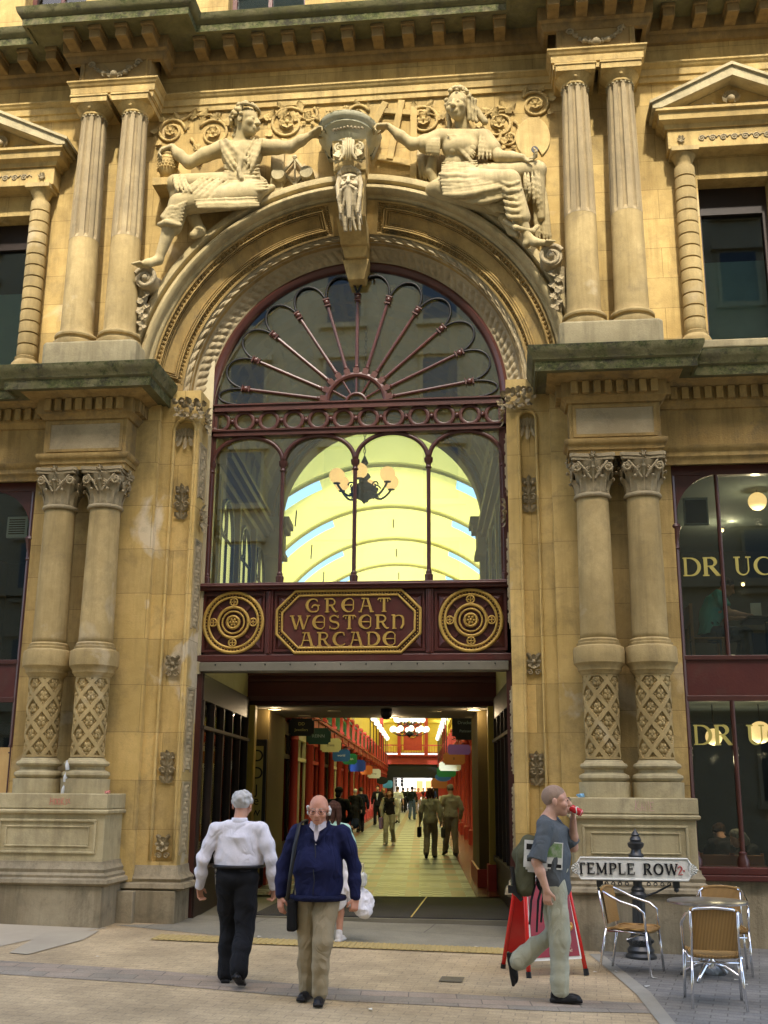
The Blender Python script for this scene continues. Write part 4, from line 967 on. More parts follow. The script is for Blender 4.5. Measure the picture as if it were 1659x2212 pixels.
for (w, h, c, t) in ((1.0, .43, .26, .022), (.925, .365, .235, .018)):
    P = octo(w, h, c); q.tube([(ocx+a, YF-.10, ocz+b) for a, b in P for _ in (0,)], t, 8, closed=True)
P = octo(.963, .398, .247)
for i in range(8):
    a = np.array(P[i]); b = np.array(P[(i+1) % 8]); n = int(np.linalg.norm(b-a)/.04)
    for k in range(n): p = a+(b-a)*k/n; q.sphere((ocx+p[0], YF-.09, ocz+p[1]), .011, 6)
obj('gilt_border', q, M['gold'], nb, smooth=True)
obj('octagon_field', MB().prism([(ocx+a, ocz+b) for a, b in octo(.93, .37, .235)], YF-.085, YF-.05), M['maroon'], nb)
q = MB()
for txt, z, w in (('GREAT', 4.235, 1.0), ('WESTERN', 4.0, .98), ('ARCADE', 3.765, 1.0)):
    lettering(q, txt, LOM, .20, (ocx, YF-.086, z), (1, 0, 0), (0, 0, 1), (0, -1, 0), .022, .22 if txt == 'GREAT' else .14, 1.15)
obj('lettering', q, M['gold'], nb)
for cx in (A-1.68, A+1.63):
    q = MB(); z = 4.01; circ = lambda r, y=YF-.09, n=48: [(cx+r*math.cos(t), y, z+r*math.sin(t)) for t in np.linspace(0, 2*PI, n, endpoint=False)]
    q.tube(circ(.42), .024, 8, closed=True); q.tube(circ(.355), .018, 8, closed=True); q.tube(circ(.215), .022, 8, closed=True); q.tube(circ(.155, n=32), .014, 8, closed=True)
    for t in np.linspace(0, 2*PI, 54, endpoint=False): q.sphere((cx+.388*math.cos(t), YF-.085, z+.388*math.sin(t)), .011, 6)
    def boss(x, zz, R):
        q.tube([(x+R*math.cos(t), YF-.1, zz+R*math.sin(t)) for t in np.linspace(0, 2*PI, 18, endpoint=False)], R*.25, 6, closed=True)
        q.sphere((x, YF-.1, zz), R*.3, 8)
        for i in range(6 if R > .06 else 4): t = i*2*PI/(6 if R > .06 else 4); q.sphere((x+R*.5*math.cos(t), YF-.1, zz+R*.5*math.sin(t)), R*.26, 6)
    boss(cx, z, .085)
    for t in range(4): boss(cx+.285*math.cos(t*PI/2), z+.285*math.sin(t*PI/2), .052)
    obj('gilt_roundel', q, M['gold'], nb, smooth=True)
    q = MB()
    for t in (PI/4, 3*PI/4): q.obox((cx-.35*math.cos(t), YF-.065, z-.35*math.sin(t)), (cx+.35*math.cos(t), YF-.065, z+.35*math.sin(t)), .03, .03, (0, 1, 0))
    obj('roundel_spokes', q, M['maroon'], nb)
q = obj('shutter_housing', MB().box(A-2.13, A+2.13, YF-.12, YF+.15, 3.33, 3.455), M['greyboard'], nb, bevel=.01)
obj('rivets', (lambda m: [m.sphere((A-1.9+i*.35, YF-.122, 3.42), .012, 6) for i in range(12)] and m)(MB()), M['black'], nb)

# ------------------------------------------------------------------ ground
gm = {}
def paver(name, c1, c2, mortar, bw, rh, rot=0, off=.5, ms=.006, rough=.85, bump=.3, dirt=.4):
    m = bpy.data.materials.new(name); m.use_nodes = True; t = m.node_tree; N = t.nodes; L = t.links; b = N['Principled BSDF']; b.inputs['Roughness'].default_value = rough
    tc = N.new('ShaderNodeTexCoord'); mp = N.new('ShaderNodeMapping'); mp.inputs['Rotation'].default_value = (0, 0, R_(rot)); L.new(tc.outputs['Object'], mp.inputs[0])
    br = N.new('ShaderNodeTexBrick'); br.offset = off; br.inputs['Scale'].default_value = 1; br.inputs['Brick Width'].default_value = bw; br.inputs['Row Height'].default_value = rh
    br.inputs['Mortar Size'].default_value = ms; br.inputs['Mortar Smooth'].default_value = .2; br.inputs['Color1'].default_value = (*c1, 1); br.inputs['Color2'].default_value = (*c2, 1); br.inputs['Mortar'].default_value = (*mortar, 1); br.inputs['Bias'].default_value = 0
    L.new(mp.outputs[0], br.inputs[0])
    n = N.new('ShaderNodeTexNoise'); n.inputs['Scale'].default_value = 1.1; n.inputs['Detail'].default_value = 8; n.inputs['Roughness'].default_value = .7; L.new(tc.outputs['Object'], n.inputs[0])
    n2 = N.new('ShaderNodeTexNoise'); n2.inputs['Scale'].default_value = 60; n2.inputs['Detail'].default_value = 4; L.new(tc.outputs['Object'], n2.inputs[0])
    mr = N.new('ShaderNodeMapRange'); mr.inputs[1].default_value = .35; mr.inputs[2].default_value = .7; mr.inputs[3].default_value = 1.12; mr.inputs[4].default_value = 1-dirt; L.new(n.outputs[0], mr.inputs[0])
    mr2 = N.new('ShaderNodeMapRange'); mr2.inputs[1].default_value = .3; mr2.inputs[2].default_value = .7; mr2.inputs[3].default_value = .8; mr2.inputs[4].default_value = 1.15; L.new(n2.outputs[0], mr2.inputs[0])
    mu = N.new('ShaderNodeMath'); mu.operation = 'MULTIPLY'; L.new(mr.outputs[0], mu.inputs[0]); L.new(mr2.outputs[0], mu.inputs[1])
    hs = N.new('ShaderNodeMix'); hs.data_type = 'RGBA'; hs.blend_type = 'MULTIPLY'; hs.inputs[0].default_value = 1; L.new(br.outputs[0], hs.inputs[6]); L.new(mu.outputs[0], hs.inputs[7]); 
    v = N.new('ShaderNodeTexVoronoi'); v.inputs['Scale'].default_value = 5.5; L.new(tc.outputs['Object'], v.inputs[0])
    mv = N.new('ShaderNodeMapRange'); mv.inputs[1].default_value = .035; mv.inputs[2].default_value = .06; mv.inputs[3].default_value = .72; mv.inputs[4].default_value = 1; L.new(v.outputs['Distance'], mv.inputs[0])
    h2 = N.new('ShaderNodeMix'); h2.data_type = 'RGBA'; h2.blend_type = 'MULTIPLY'; h2.inputs[0].default_value = 1; L.new(hs.outputs[2], h2.inputs[6]); L.new(mv.outputs[0], h2.inputs[7]); L.new(h2.outputs[2], b.inputs['Base Color'])
    bp = N.new('ShaderNodeBump'); bp.inputs['Strength'].default_value = bump; bp.inputs['Distance'].default_value = .006
    sb = N.new('ShaderNodeMath'); sb.operation = 'SUBTRACT'; L.new(n2.outputs[0], sb.inputs[0]); L.new(br.outputs[1], sb.inputs[1]); L.new(sb.outputs[0], bp.inputs['Height']); L.new(bp.outputs[0], b.inputs['Normal'])
    return m
G1 = paver('buff_brick_paving', (.44, .335, .19), (.49, .375, .215), (.31, .24, .145), .22, .11, 4, bump=.35, dirt=.38, ms=.005)
G2 = paver('blue_grey_setts', (.27, .235, .18), (.36, .28, .205), (.18, .15, .11), .42, .21, -5, dirt=.35)
G3 = paver('grey_paving', (.17, .165, .15), (.22, .21, .185), (.11, .105, .09), .26, .13, 12, dirt=.35)
G4 = paver('flagstone', (.22, .205, .16), (.26, .245, .19), (.13, .12, .1), 2.2, 1.6, 6, ms=.01, dirt=.3)
G5 = mat('concrete_strip', (.34, .32, .26), .9, noise=(.26, .245, .2), bump=.3)
def gplane(name, poly, dz, mt, label=None, grid=False):
    P = [np.array(p) for p in poly]; mb = MB().add([(p[0], p[1], gz(p[0], min(p[1], .5))+dz) for p in P], [tuple(range(len(P)))])
    return tag(obj(name, mb, mt), kind='structure')
E_ = 60
tag(obj('ground', MB().add([(x, y, gz(x, y)-.0) for x, y in ((-E_, -E_), (E_, -E_), (E_, .55), (-E_, .55))], [(0, 1, 2, 3)]), G1), kind='structure')
px = lambda x, y, z=.05: atz(x, y, z)[:2]
fix = lambda L: [px(a, b, gz(*px(a, b, .05))) for a, b in L]
gplane('flagstones', [(-4.25, .9), (.05, .9), (.1, -.1), (.75, -.82), (.45, -1.35), (-3.4, -.95), (-4.9, -.45), (-4.3, -.15)], .004, G4)
gplane('paving_band', fix([(-60, 2070), (330, 2096), (750, 2137), (1390, 2168), (1420, 2190), (1200, 2186), (750, 2164), (330, 2126), (-60, 2100)]), .004, G2)
gplane('paving', fix([(1300, 2062), (1378, 2125), (1445, 2212), (1500, 2290)])+[(60, -9), (60, .54), (.9, .54)], .004, G3)
gplane('pavement_strip', fix([(1272, 2062), (1300, 2062), (1345, 2098), (1405, 2145), (1460, 2214), (1500, 2290), (1478, 2290), (1425, 2214), (1375, 2150), (1330, 2110)]), .008, G5)
gplane('pavement_slab', fix([(100, 2012), (215, 2010), (180, 2030), (60, 2062), (20, 2058)]), .008, mat('pale_slab', (.42, .37, .27), .9, noise=(.36, .31, .23)))
gplane('pavement_strip', fix([(0, 1992), (235, 2003), (100, 2022), (-30, 2050)]), .005, mat('pale_paving', (.44, .38, .28), .9, noise=(.38, .33, .24), bump=.2))
# ribbed tactile strip
tm = MB(); t0, t1 = fix([(335, 2025)])[0], fix([(1092, 2057)])[0]; d_ = (t1-t0)/np.linalg.norm(t1-t0); n_ = np.array([-d_[1], d_[0]]); LL = np.linalg.norm(t1-t0)
for i in range(int(LL/.065)):
    c = t0+d_*(i*.065+.03)
    for a, b in ((-.02, .02),):
        q = [c+d_*(-.018)+n_*-.2, c+d_*.018+n_*-.2, c+d_*.018+n_*.2, c+d_*-.018+n_*.2]; z = [gz(*p) for p in q]
        tm.add([(p[0], p[1], z_+.012) for p, z_ in zip(q, z)]+[(p[0]+(1 if k in (0, 3) else -1)*.008*d_[0], p[1], z_+.02) for k, (p, z_) in enumerate(zip(q, z))], [(4, 5, 6, 7), (0, 1, 5, 4), (1, 2, 6, 5), (2, 3, 7, 6), (3, 0, 4, 7)])
q = [t0-n_*.22, t1-n_*.22, t1+n_*.22, t0+n_*.22]; tm.add([(p[0], p[1], gz(*p)+.012) for p in q], [(0, 1, 2, 3)])
tag(obj('tactile_paving', tm, mat('tactile_yellow', (.46, .345, .13), .85, noise=(.40, .31, .14), bump=.3, grime=.2)), kind='structure')
# arcade floor, mat
SK = R_(4.5)
def sk(u, v, z=0): return np.array([CAM[0]+u*math.cos(SK)-v*math.sin(SK), CAM[1]+u*math.sin(SK)+v*math.cos(SK), z])
arc_root = empty('shopping_arcade', (CAM[0], CAM[1], 0), SK, 'long glazed Victorian arcade with red columns, yellow walls and a yellow barrel roof', 'arcade')
def tile_floor():
    m = bpy.data.materials.new('arcade_tiles'); m.use_nodes = True; t = m.node_tree; N = t.nodes; L = t.links; b = N['Principled BSDF']
    b.inputs['Roughness'].default_value = .42; b.inputs['Specular IOR Level'].default_value = .25
    tc = N.new('ShaderNodeTexCoord'); sp = N.new('ShaderNodeSeparateXYZ'); L.new(tc.outputs['Object'], sp.inputs[0])
    def stripes(src, per, width, offs=0):
        a = N.new('ShaderNodeMath'); a.operation = 'MULTIPLY_ADD'; a.inputs[1].default_value = 1/per; a.inputs[2].default_value = offs+100; L.new(src, a.inputs[0])
        f = N.new('ShaderNodeMath'); f.operation = 'FRACT'; L.new(a.outputs[0], f.inputs[0])
        c = N.new('ShaderNodeMath'); c.operation = 'LESS_THAN'; c.inputs[1].default_value = width; L.new(f.outputs[0], c.inputs[0]); return c.outputs[0]
    def mix(fac, a, c):
        x = N.new('ShaderNodeMix'); x.data_type = 'RGBA'; L.new(fac, x.inputs[0]) if not isinstance(fac, float) else None
        if isinstance(fac, float): x.inputs[0].default_value = fac
        for i, q in ((6, a), (7, c)):
            if isinstance(q, tuple): x.inputs[i].default_value = (*q, 1)
            else: L.new(q, x.inputs[i])
        return x.outputs[2]
    ck = N.new('ShaderNodeTexChecker'); ck.inputs['Scale'].default_value = 5.5; ck.inputs[1].default_value = (.30, .31, .34, 1); ck.inputs[2].default_value = (.085, .09, .10, 1); L.new(tc.outputs['Object'], ck.inputs[0])
    n = N.new('ShaderNodeTexNoise'); n.inputs['Scale'].default_value = 2.; L.new(tc.outputs['Object'], n.inputs[0])
    c = mix(stripes(sp.outputs[0], .75, .3, .35), ck.outputs[0], (.17, .07, .055))
    c = mix(stripes(sp.outputs[1], 1.6, .36), c, (.02, .022, .025))
    L.new(c, b.inputs['Base Color']); return m
U0, U1, V1 = -3.1, 1.62, 104.
fl = tag(obj('arcade_floor', MB().add([(U0-.3, 18.1, .12), (U1+.6, 18.1, .12), (U1+.6, V1+40, .12), (U0-.3, V1+40, .12)], [(0, 1, 2, 3)]), tile_floor()), kind='structure')
fl.location = (CAM[0], CAM[1], 0); fl.rotation_euler = (0, 0, SK)
q = obj('floor_border', MB().add([(x, y, .125) for x, y in ((U0-.3, 18.1), (U0+.35, 18.1), (U0+.35, V1), (U0-.3, V1))]+[(x, y, .125) for x, y in ((U1-.75, 18.1), (U1+.6, 18.1), (U1+.6, V1), (U1-.75, V1))], [(0, 1, 2, 3), (4, 5, 6, 7)]), mat('red_tile_border', (.17, .045, .03), .25, noise=(.12, .03, .02)))
tag(q, kind='structure'); q.location = (CAM[0], CAM[1], 0); q.rotation_euler = (0, 0, SK)
e0 = [(-4.3, .4), (.1, .4), (.1, 1.14), (-4.3, 1.14)]
tag(obj('threshold', MB().add([(x, y, .03 if y > 1 else gz(x, .4)) for x, y in e0], [(0, 1, 2, 3)]), G4), kind='structure')
dm = MB().box(-3.5, .85, 1.1, 4.05, -.05, .11); mt_ = obj('entrance_mat', dm, mat('rubber_mat', (.035, .034, .036), .8, noise=(.055, .053, .055), bump=.6, bscale=200)); mt_.location = (0, 0, 0)
tag(mt_, 'dark grey ribbed entrance mat just inside the arcade opening', 'doormat')
tag(obj('threshold', MB().box(-4.6, 1.2, 1.0, 4.4, -.08, .095), M['greyboard']), kind='structure')
obj('edging', MB().box(-1.35, -1.33, 1.1, 4.05, .11, .114).box(-3.5, .85, 4.05, 4.08, .09, .115), M['gold'], mt_)
# ------------------------------------------------------------------ the building across the street (seen in reflections, shades the lower front)
op = empty('terrace_building', (0, -27, 0), 0, 'pale stone office terrace across the street, reflected in the fanlight', 'building')
M['opp'] = mat('pale_office_stone', (.56, .47, .30), .9, noise=(.48, .40, .25))
OH = 37.0
ob = MB().box(-34, 34, -6, 0, -.5, OH).box(-34.3, 34.3, 0, .8, OH-.8, OH).box(-34.2, 34.2, 0, .4, 4.6, 5.1).box(-34.2, 34.2, 0, .35, 9.2, 9.5)
obj('wall', ob, M['opp'], op)
wf = MB().box(-.85, .85, 0, .12, 0, 2.4).box(-1.05, 1.05, 0, .3, 2.4, 2.7).box(-1.0, 1.0, 0, .25, -.15, 0); wg = MB().box(-.72, .72, .1, .125, .12, 2.3)
w0 = obj('window', wf, M['opp'], op); g0 = obj('pane', wg, mat('far_pane', (.03, .04, .05), .08, spec=.8), w0)
first = True
for r in range(8):
    for c in range(12):
        x = -23+c*4.1; z = 1.2+r*3.95 if r else 1.3
        if first: w0.location = (x, 0, z); first = False; continue
        a = w0.copy(); COL.objects.link(a); a.parent = op; a.location = (x, 0, z); b = g0.copy(); COL.objects.link(b); b.parent = a

# ------------------------------------------------------------------ arcade interior, local frame u (right), v (inwards), z
UC = -.9
arc_root.location = sk(UC, 15.)
def aobj(name, mb, mt, parent=None, **k):
    if isinstance(mb, MB): mb.v = [(x-UC, y-15., z) for x, y, z in mb.v]
    return obj(name, mb, mt, parent or arc_root, **k)
def put(o, u, v, z=0, rz=0): o.location = sk(u, v, z); o.rotation_euler = (0, 0, SK+rz); return o
M['hall'] = mat('hall_plaster', (.46, .40, .25), .85, noise=(.52, .46, .30), bump=.15)
M['hall_y'] = mat('hall_ochre', (.42, .31, .06), .6, noise=(.36, .27, .06))
HL, HR = -3.06, 1.32
# hall side walls, upper part with glowing arched panes
wl_ = MB().box(HL-.5, HL, 14.95, 21.4, 3.3, 10.2).box(HR, HR+.4, 14.95, 21.4, 3.3, 10.2)
wl_.box(HL-.6, HL-.3, 14.95, 19.2, -.1, 3.3).box(HR+.3, HR+.6, 14.95, 21.4, -.1, 3.3).box(HL-.6, HR+.6, 14.95, 21.4, 10.2, 10.5)
aobj('hall_wall', wl_, M['hall'])
for sx, U in ((1, HL), (-1, HR)):
    m = MB()
    for z, d, h in ((6.55, .24, .1), (6.45, .16, .1), (6.3, .08, .12), (4.05, .1, .12), (7.0, .1, .07)):
        a, b = sorted((U, U+sx*d)); m.box(a, b, 15.35, 20.8, z, z+h)
    aobj('hall_cornice', m, M['hall_y'])
    for k in range(3):
        v = 15.6+k*1.75; c = v+.62; P = [(c-.55, 4.3), (c+.55, 4.3)]+[(c+.55*math.cos(t), 5.55+.55*math.sin(t)) for t in np.linspace(0, PI, 14)]
        w = aobj('arched_window', MB().prism(P, *sorted((U+sx*.005, U+sx*.03)), ax='x'), mat('glowing_pane', (.75, .70, .25), .3, spec=.6, emit=(.9, .85, .3), estr=.22) if k == 0 and sx == 1 else bpy.data.materials['glowing_pane'])  # panes emit a glow of their own, the wall behind is solid
        q = MB(); X = U+sx*.05
        q.tube([(X, c-.55, 4.3), (X, c-.55, 5.55)]+[(X, c-.55*math.cos(t), 5.55+.55*math.sin(t)) for t in np.linspace(.1, PI-.1, 12)]+[(X, c+.55, 5.55), (X, c+.55, 4.3)], .04, 6)
        q.tube([(X, c, 4.3), (X, c, 6.1)], .025, 6); q.tube([(X, c-.55, 5.5), (X, c+.55, 5.5)], .025, 6); q.tube([(X, c-.27+.2*math.cos(t), 5.72+.2*math.sin(t)) for t in np.linspace(0, 2*PI, 14)], .02, 5)
        aobj('tracery', q, M['darkwood'], w)
        aobj('pilaster', MB().box(*sorted((U, U+sx*.1)), v-.22, v-.08, 4.15, 6.3), M['hall_y'])
# coffered barrel over the hall
def coff(v, t):
    a = (v/.62) % 1; b = (t/.62) % 1; d = min(a, 1-a, b, 1-b); return 0 if d < .12 else (.05 if d < .2 else .09)
G = []
for t in np.linspace(0, PI, 150):
    row = []
    for v in np.linspace(14.97, 20.8, 120):
        r = 2.19+coff(v-14.97, t*2.19); row.append(((HL+HR)/2-r*math.cos(t), v, 7.05+r*math.sin(t)*.98))
    G.append(row)
aobj('coffered_vault', MB().grid(np.array(G)), M['hall'])
# inner arch wall
IR, IC, IZ = 2.02, -.79, 6.98; m = MB(); n = 40
for i in range(n):
    ta, tb = PI*i/n, PI*(i+1)/n
    xa, xb = IC-IR*math.cos(ta), IC-IR*math.cos(tb); za, zb = IZ+IR*math.sin(ta), IZ+IR*math.sin(tb)
    m.add([(xa,20.8,za),(xb,20.8,zb),(xb,20.8,10.3),(xa,20.8,10.3),(xa,21.4,za),(xb,21.4,zb),(xb,21.4,10.3),(xa,21.4,10.3)], [(0,1,2,3),(7,6,5,4),(0,4,5,1)])
m.box(HL-.4, IC-IR, 20.8, 21.4, 3.3, 10.3).box(IC+IR, HR+.4, 20.8, 21.4, 3.3, 10.3)
aobj('inner_arch', m, M['hall'])
for k, (r, w) in enumerate(((2.02, .035), (2.08, .03), (2.14, .03))): aobj('arch_rib', MB().tube([(IC-r*math.cos(t), 20.77, IZ+r*math.sin(t)) for t in np.linspace(0, PI, 50)], w, 8), M['hall_y'] if k != 1 else M['hall'])
for sx in (-1, 1):
    x = IC+sx*(IR+.02); q = MB()
    for d, z0, z1 in ((.30, 6.72, 6.84), (.25, 6.62, 6.72), (.16, 6.2, 6.62), (.2, 6.1, 6.2)): q.box(*sorted((x-sx*d, x+sx*.5)), 20.25-d*.5, 20.85, z0, z1)
    aobj('impost_block', q, M['hall'])
    q = MB().box(*sorted((x-sx*.1, x+sx*.3)), 20.45, 20.8, 4.0, 6.1)
    for i in range(10): leaf(q, (x-sx*.1, 20.42, 5.3-.09*i), (-sx*.3, -.3, -1), (-sx*.7, -1, 0), .14, .06, .5)
    aobj('pier', q, M['hall'])
# bridge at first-floor level and its downlights
b = MB().box(HL-.3, HR+.3, 19.25, 22.4, 3.19, 3.26).box(HL-.3, HR+.3, 19.2, 19.5, 3.262, 3.78).box(HL-.3, HR+.3, 22.1, 22.4, 3.262, 3.9).box(HL-.3, HR+.3, 19.5, 22.1, 3.5, 3.6)
br_ = aobj('bridge', b, mat('bridge_beam', (.10, .02, .014), .5, noise=(.07, .015, .01)), bevel=.01)
aobj('bridge_mouldings', MB().box(HL-.3, HR+.3, 19.14, 19.2, 3.70, 3.8).box(HL-.3, HR+.3, 19.15, 19.2, 3.26, 3.34).box(HL-.3, HR+.3, 19.17, 19.2, 3.6, 3.64), M['maroon'], br_)
aobj('bridge_ceiling', MB().box(HL-.2, HR+.2, 19.3, 22.3, 3.165, 3.188), mat('ceiling_grey', (.30, .27, .2), .7, noise=(.26, .23, .17)), br_)
q = MB()
for i in range(40):
    x = HL+.1+i*.108; q.tube([(x+.045*math.cos(t), 19.2, 3.87+.045*math.sin(t)) for t in np.linspace(0, 2*PI, 10, endpoint=False)], .012, 5, closed=True)
q.box(HL, HR, 19.19, 19.21, 3.93, 3.96); aobj('cresting', q, M['black'], br_)
def lamp_disc(loc, r, label, group):
    o = empty('downlight', loc, 0, label, 'light', group)
    obj('trim', MB().lathe([(r, 0), (r*1.25, 0), (r*1.25, .012), (r, .012)], n=20), M['cream'], o); obj('lens', MB().lathe([(0, .004), (r, .004), (r, .008), (0, .008)], n=20), M['lamp_warm'], o); return o
def glow(parent, e, dz=-.08, col=(1, .75, .45), r=.06):
    l = bpy.data.lights.new('glow', 'POINT'); l.energy = e; l.color = col; l.shadow_soft_size = r; o = bpy.data.objects.new('glow', l); COL.objects.link(o); o.parent = parent; o.location = (0, 0, dz)
for i, (u, v, w) in enumerate(((-2.65, 19.8, 'leftmost in the front row'), (-1.6, 20.2, 'second from left in the front row'), (.25, 20.2, 'second from right in the front row'), (.95, 19.7, 'rightmost in the front row'), (-2.3, 21.6, 'left one of the back row'), (-.55, 21.9, 'middle one of the back row'), (1.0, 21.8, 'right one of the back row'))):
    _o = lamp_disc(tuple(sk(u, v, 3.148)), .10, 'round glowing downlight in the bridge ceiling, '+w, 'downlights under the bridge')
    if i in (0, 3, 5): glow(_o, 3)
c = tag(obj('security_camera', MB().lathe([(.0, -.19), (.05, -.18), (.09, -.14), (.1, -.08), (.1, 0), (0, 0)], n=20), M['black'], smooth=True), 'black dome security camera under the bridge ceiling', 'camera'); c.location = sk(-.62, 19.6, 3.16)

# ground-floor piers and shopfronts beside the entrance hall
for sx, U in ((1, HL), (-1, HR)):
    ss = lambda a, b: sorted((U+sx*a, U+sx*b))
    f = MB().box(*ss(-.02, .06), 15.0, 19.1, .1, .62).box(*ss(-.02, .1), 15.0, 19.1, .62, .7).box(*ss(-.02, .06), 15.0, 19.1, 2.95, 3.3).box(*ss(-.02, .09), 15.0, 19.1, 2.55, 2.6)
    for v in np.linspace(15.05, 18.95, 6): f.box(*ss(0, .07), v-.035, v+.035, .7, 2.95)
    sf_ = aobj('shopfront', f, M['darkwood'])
    aobj('pane', MB().box(*ss(.0, .012), 15.05, 19.0, .7, 2.95), M['glass_dark'], sf_)
    aobj('display_goods', (lambda g: [g.box(*sorted((U-sx*.12, U-sx*(.12+.1))), 15.3+.42*i, 15.3+.42*i+.2, z, z+.12+.1*((i*7+int(z*5)) % 3)) for i in range(9) for z in (.75, 1.35, 1.95)] and g)(MB()), M['cream'], sf_)
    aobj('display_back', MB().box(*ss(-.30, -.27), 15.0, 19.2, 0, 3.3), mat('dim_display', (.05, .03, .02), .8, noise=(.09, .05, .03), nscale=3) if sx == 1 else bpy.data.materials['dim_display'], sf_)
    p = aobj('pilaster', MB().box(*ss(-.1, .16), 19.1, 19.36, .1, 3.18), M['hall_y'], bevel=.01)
    aobj('passage_wall', MB().box(*ss(-.1, .3), 19.9, 22.3, .1, 3.16), mat('ochre_shaded', (.13, .095, .03), .6, noise=(.10, .07, .025)) if sx == 1 else bpy.data.materials['ochre_shaded'], p, bevel=.01)  # darker copy of the hall ochre, passage shade put into its colour
    aobj('pilaster_base', MB().box(*ss(-.1, .2), 19.06, 19.4, .1, .55).box(*ss(-.1, .34), 19.86, 22.34, .1, .42), M['red'], p, bevel=.01)
dd = obj('vertical_sign', MB().box(-.16, .16, -.03, .03, .12, 2.62), M['black'], None, bevel=.006); put(dd, -2.63, 20.3)
dd.location = sk(-2.92, 19.75); tag(dd, 'tall narrow yellow and black sign board reading DD Jewellers down its length', 'sign')
o = obj('sign_face', MB().box(-.10, .10, -.036, -.03, .2, 2.5), mat('dull_yellow_face', (.36, .31, .10), .6, noise=(.3, .26, .09)), dd)
for i, (ch, s_) in enumerate((('D', .30), ('D', .30), ('J', .24), ('e', .22), ('w', .22), ('e', .22), ('l', .22), ('l', .22), ('e', .22), ('r', .22), ('s', .22))):
    sans('letter', ch, s_, (0, -.038, (2.32-.3*i) if i < 2 else (2.28-.19*(i+.85))), (PI/2, 0, 0), M['black'], dd)

# red colonnades, shopfronts, galleries
VC = [27+3.75*k for k in range(20)]
def col_mesh():
    m = MB().lathe([(0, .12), (.17, .12), (.17, .55), (.13, .58), (.13, .62), (.1, .66), (.095, 2.9), (.12, 2.93), (.1, 2.97), (.1, 3.15), (.16, 3.3), (.19, 3.32), (.19, 3.4), (0, 3.4)], n=14)
    m.box(-.13, .13, -.13, .13, 3.4, 3.75).box(-.17, .17, -.17, .17, 3.75, 3.85).box(-.12, .12, -.12, .12, 3.85, 4.6).sphere((0, 0, 4.68), .12, 8); return m
cm = None
for sx, U in ((1, U0), (-1, U1)):
    for k, v in enumerate(VC):
        if cm is None: o = obj('column', col_mesh(), M['red'], arc_root); cm = o.data; o.data.set_sharp_from_angle(angle=R_(40)); 
        else: o = bpy.data.objects.new('column', cm); COL.objects.link(o); o.parent = arc_root
        o.location = (U-UC, v-15, 0)
        bs = obj('column_base', MB().box(-.2, .2, -.2, .2, .12, .3), M['black'], o) if k == 0 and sx == 1 else None
    ss = lambda a, b: sorted((U-sx*a, U-sx*b))
    # shopfronts, one per bay
    for k in range(-1, len(VC)):
        v0 = VC[0]+3.75*k+.1; v1 = v0+3.55
        if v0 < 22.5: v0 = 22.5
        f = MB().box(*ss(.1, .2), v0, v1, .12, .5).box(*ss(.1, .22), v0, v1, .5, .56).box(*ss(.08, .2), v0, v1, 2.45, 2.55).box(*ss(.1, .2), v0, v1, 3.0, 3.3)
        for a in (v0+.03, (v0+v1)/2-.35, (v0+v1)/2+.35, v1-.03): f.box(*ss(.1, .19), a-.04, a+.04, .56, 3.0)
        s_ = aobj('shopfront', f, M['cream'] if k % 3 == 0 else (M['red'] if k % 3 == 1 else M['darkwood']))
        aobj('pane', MB().box(*ss(.135, .145), v0, v1, .56, 2.45), M['glass_plain'], s_)
        aobj('display', MB().box(*ss(.55, .6), v0, v1, .12, 3.3).box(*ss(.2, .55), v0, v1, .12, .6), mat('shop_display_%d' % (k % 4), [(.10, .06, .04), (.22, .19, .14), (.07, .05, .05), (.16, .08, .05)][k % 4], .7, noise=[(.3, .2, .12), (.35, .3, .22), (.2, .12, .1), (.4, .3, .2)][k % 4], nscale=2.2) if sx == 1 and 0 <= k < 4 else bpy.data.materials.get('shop_display_%d' % (k % 4)) or M['darkwood'], s_)
        if k < 12:
            q = MB()
            n = 9 if k < 5 else 5
            for j in range(n):
                a = v0+.15+(v1-v0-.3)*j/(n-1); q.tube([(U-sx*0, a+.07*math.cos(t), 4.1+.3*math.sin(t)) for t in np.linspace(0, 2*PI, 9)], .016, 4)
            aobj('railing', q.box(*ss(-.03, .03), v0, v1, 4.5, 4.58).box(*ss(-.02, .02), v0, v1, 3.86, 3.92), M['green'])
    aobj('gallery_beam', MB().box(*ss(-.1, .14), 22.4, 101, 3.42, 3.72).box(*ss(.14, 1.3), 22.4, 101, 3.45, 3.6).box(*ss(-.15, -.02), 22.4, 101, 3.66, 3.74), M['red'])
    aobj('upper_wall', MB().box(*ss(1.0, 1.3), 21.4, 104, 3.6, 7.6).box(*ss(.62, 1.4), 22.3, 101, .1, 3.45), M['yellow'])
    aobj('eaves_cornice', MB().box(*ss(.85, 1.1), 21.4, 104, 7.3, 7.42).box(*ss(.92, 1.1), 21.4, 104, 7.15, 7.3), M['yellow'])
    for k in range(12):
        v = 23.5+3.75*k
        w = aobj('gallery_window', MB().box(*ss(.96, 1.01), v, v+2.2, 4.7, 4.8).box(*ss(.96, 1.01), v, v+2.2, 6.3, 6.4).box(*ss(.96, 1.01), v, v+.1, 4.8, 6.3).box(*ss(.96, 1.01), v+1.05, v+1.15, 4.8, 6.3).box(*ss(.96, 1.01), v+2.1, v+2.2, 4.8, 6.3), M['cream'] if k % 2 else M['red'])
        aobj('pane', MB().box(*ss(.98, .995), v+.1, v+2.1, 4.8, 6.3), bpy.data.materials['far_pane'], w)
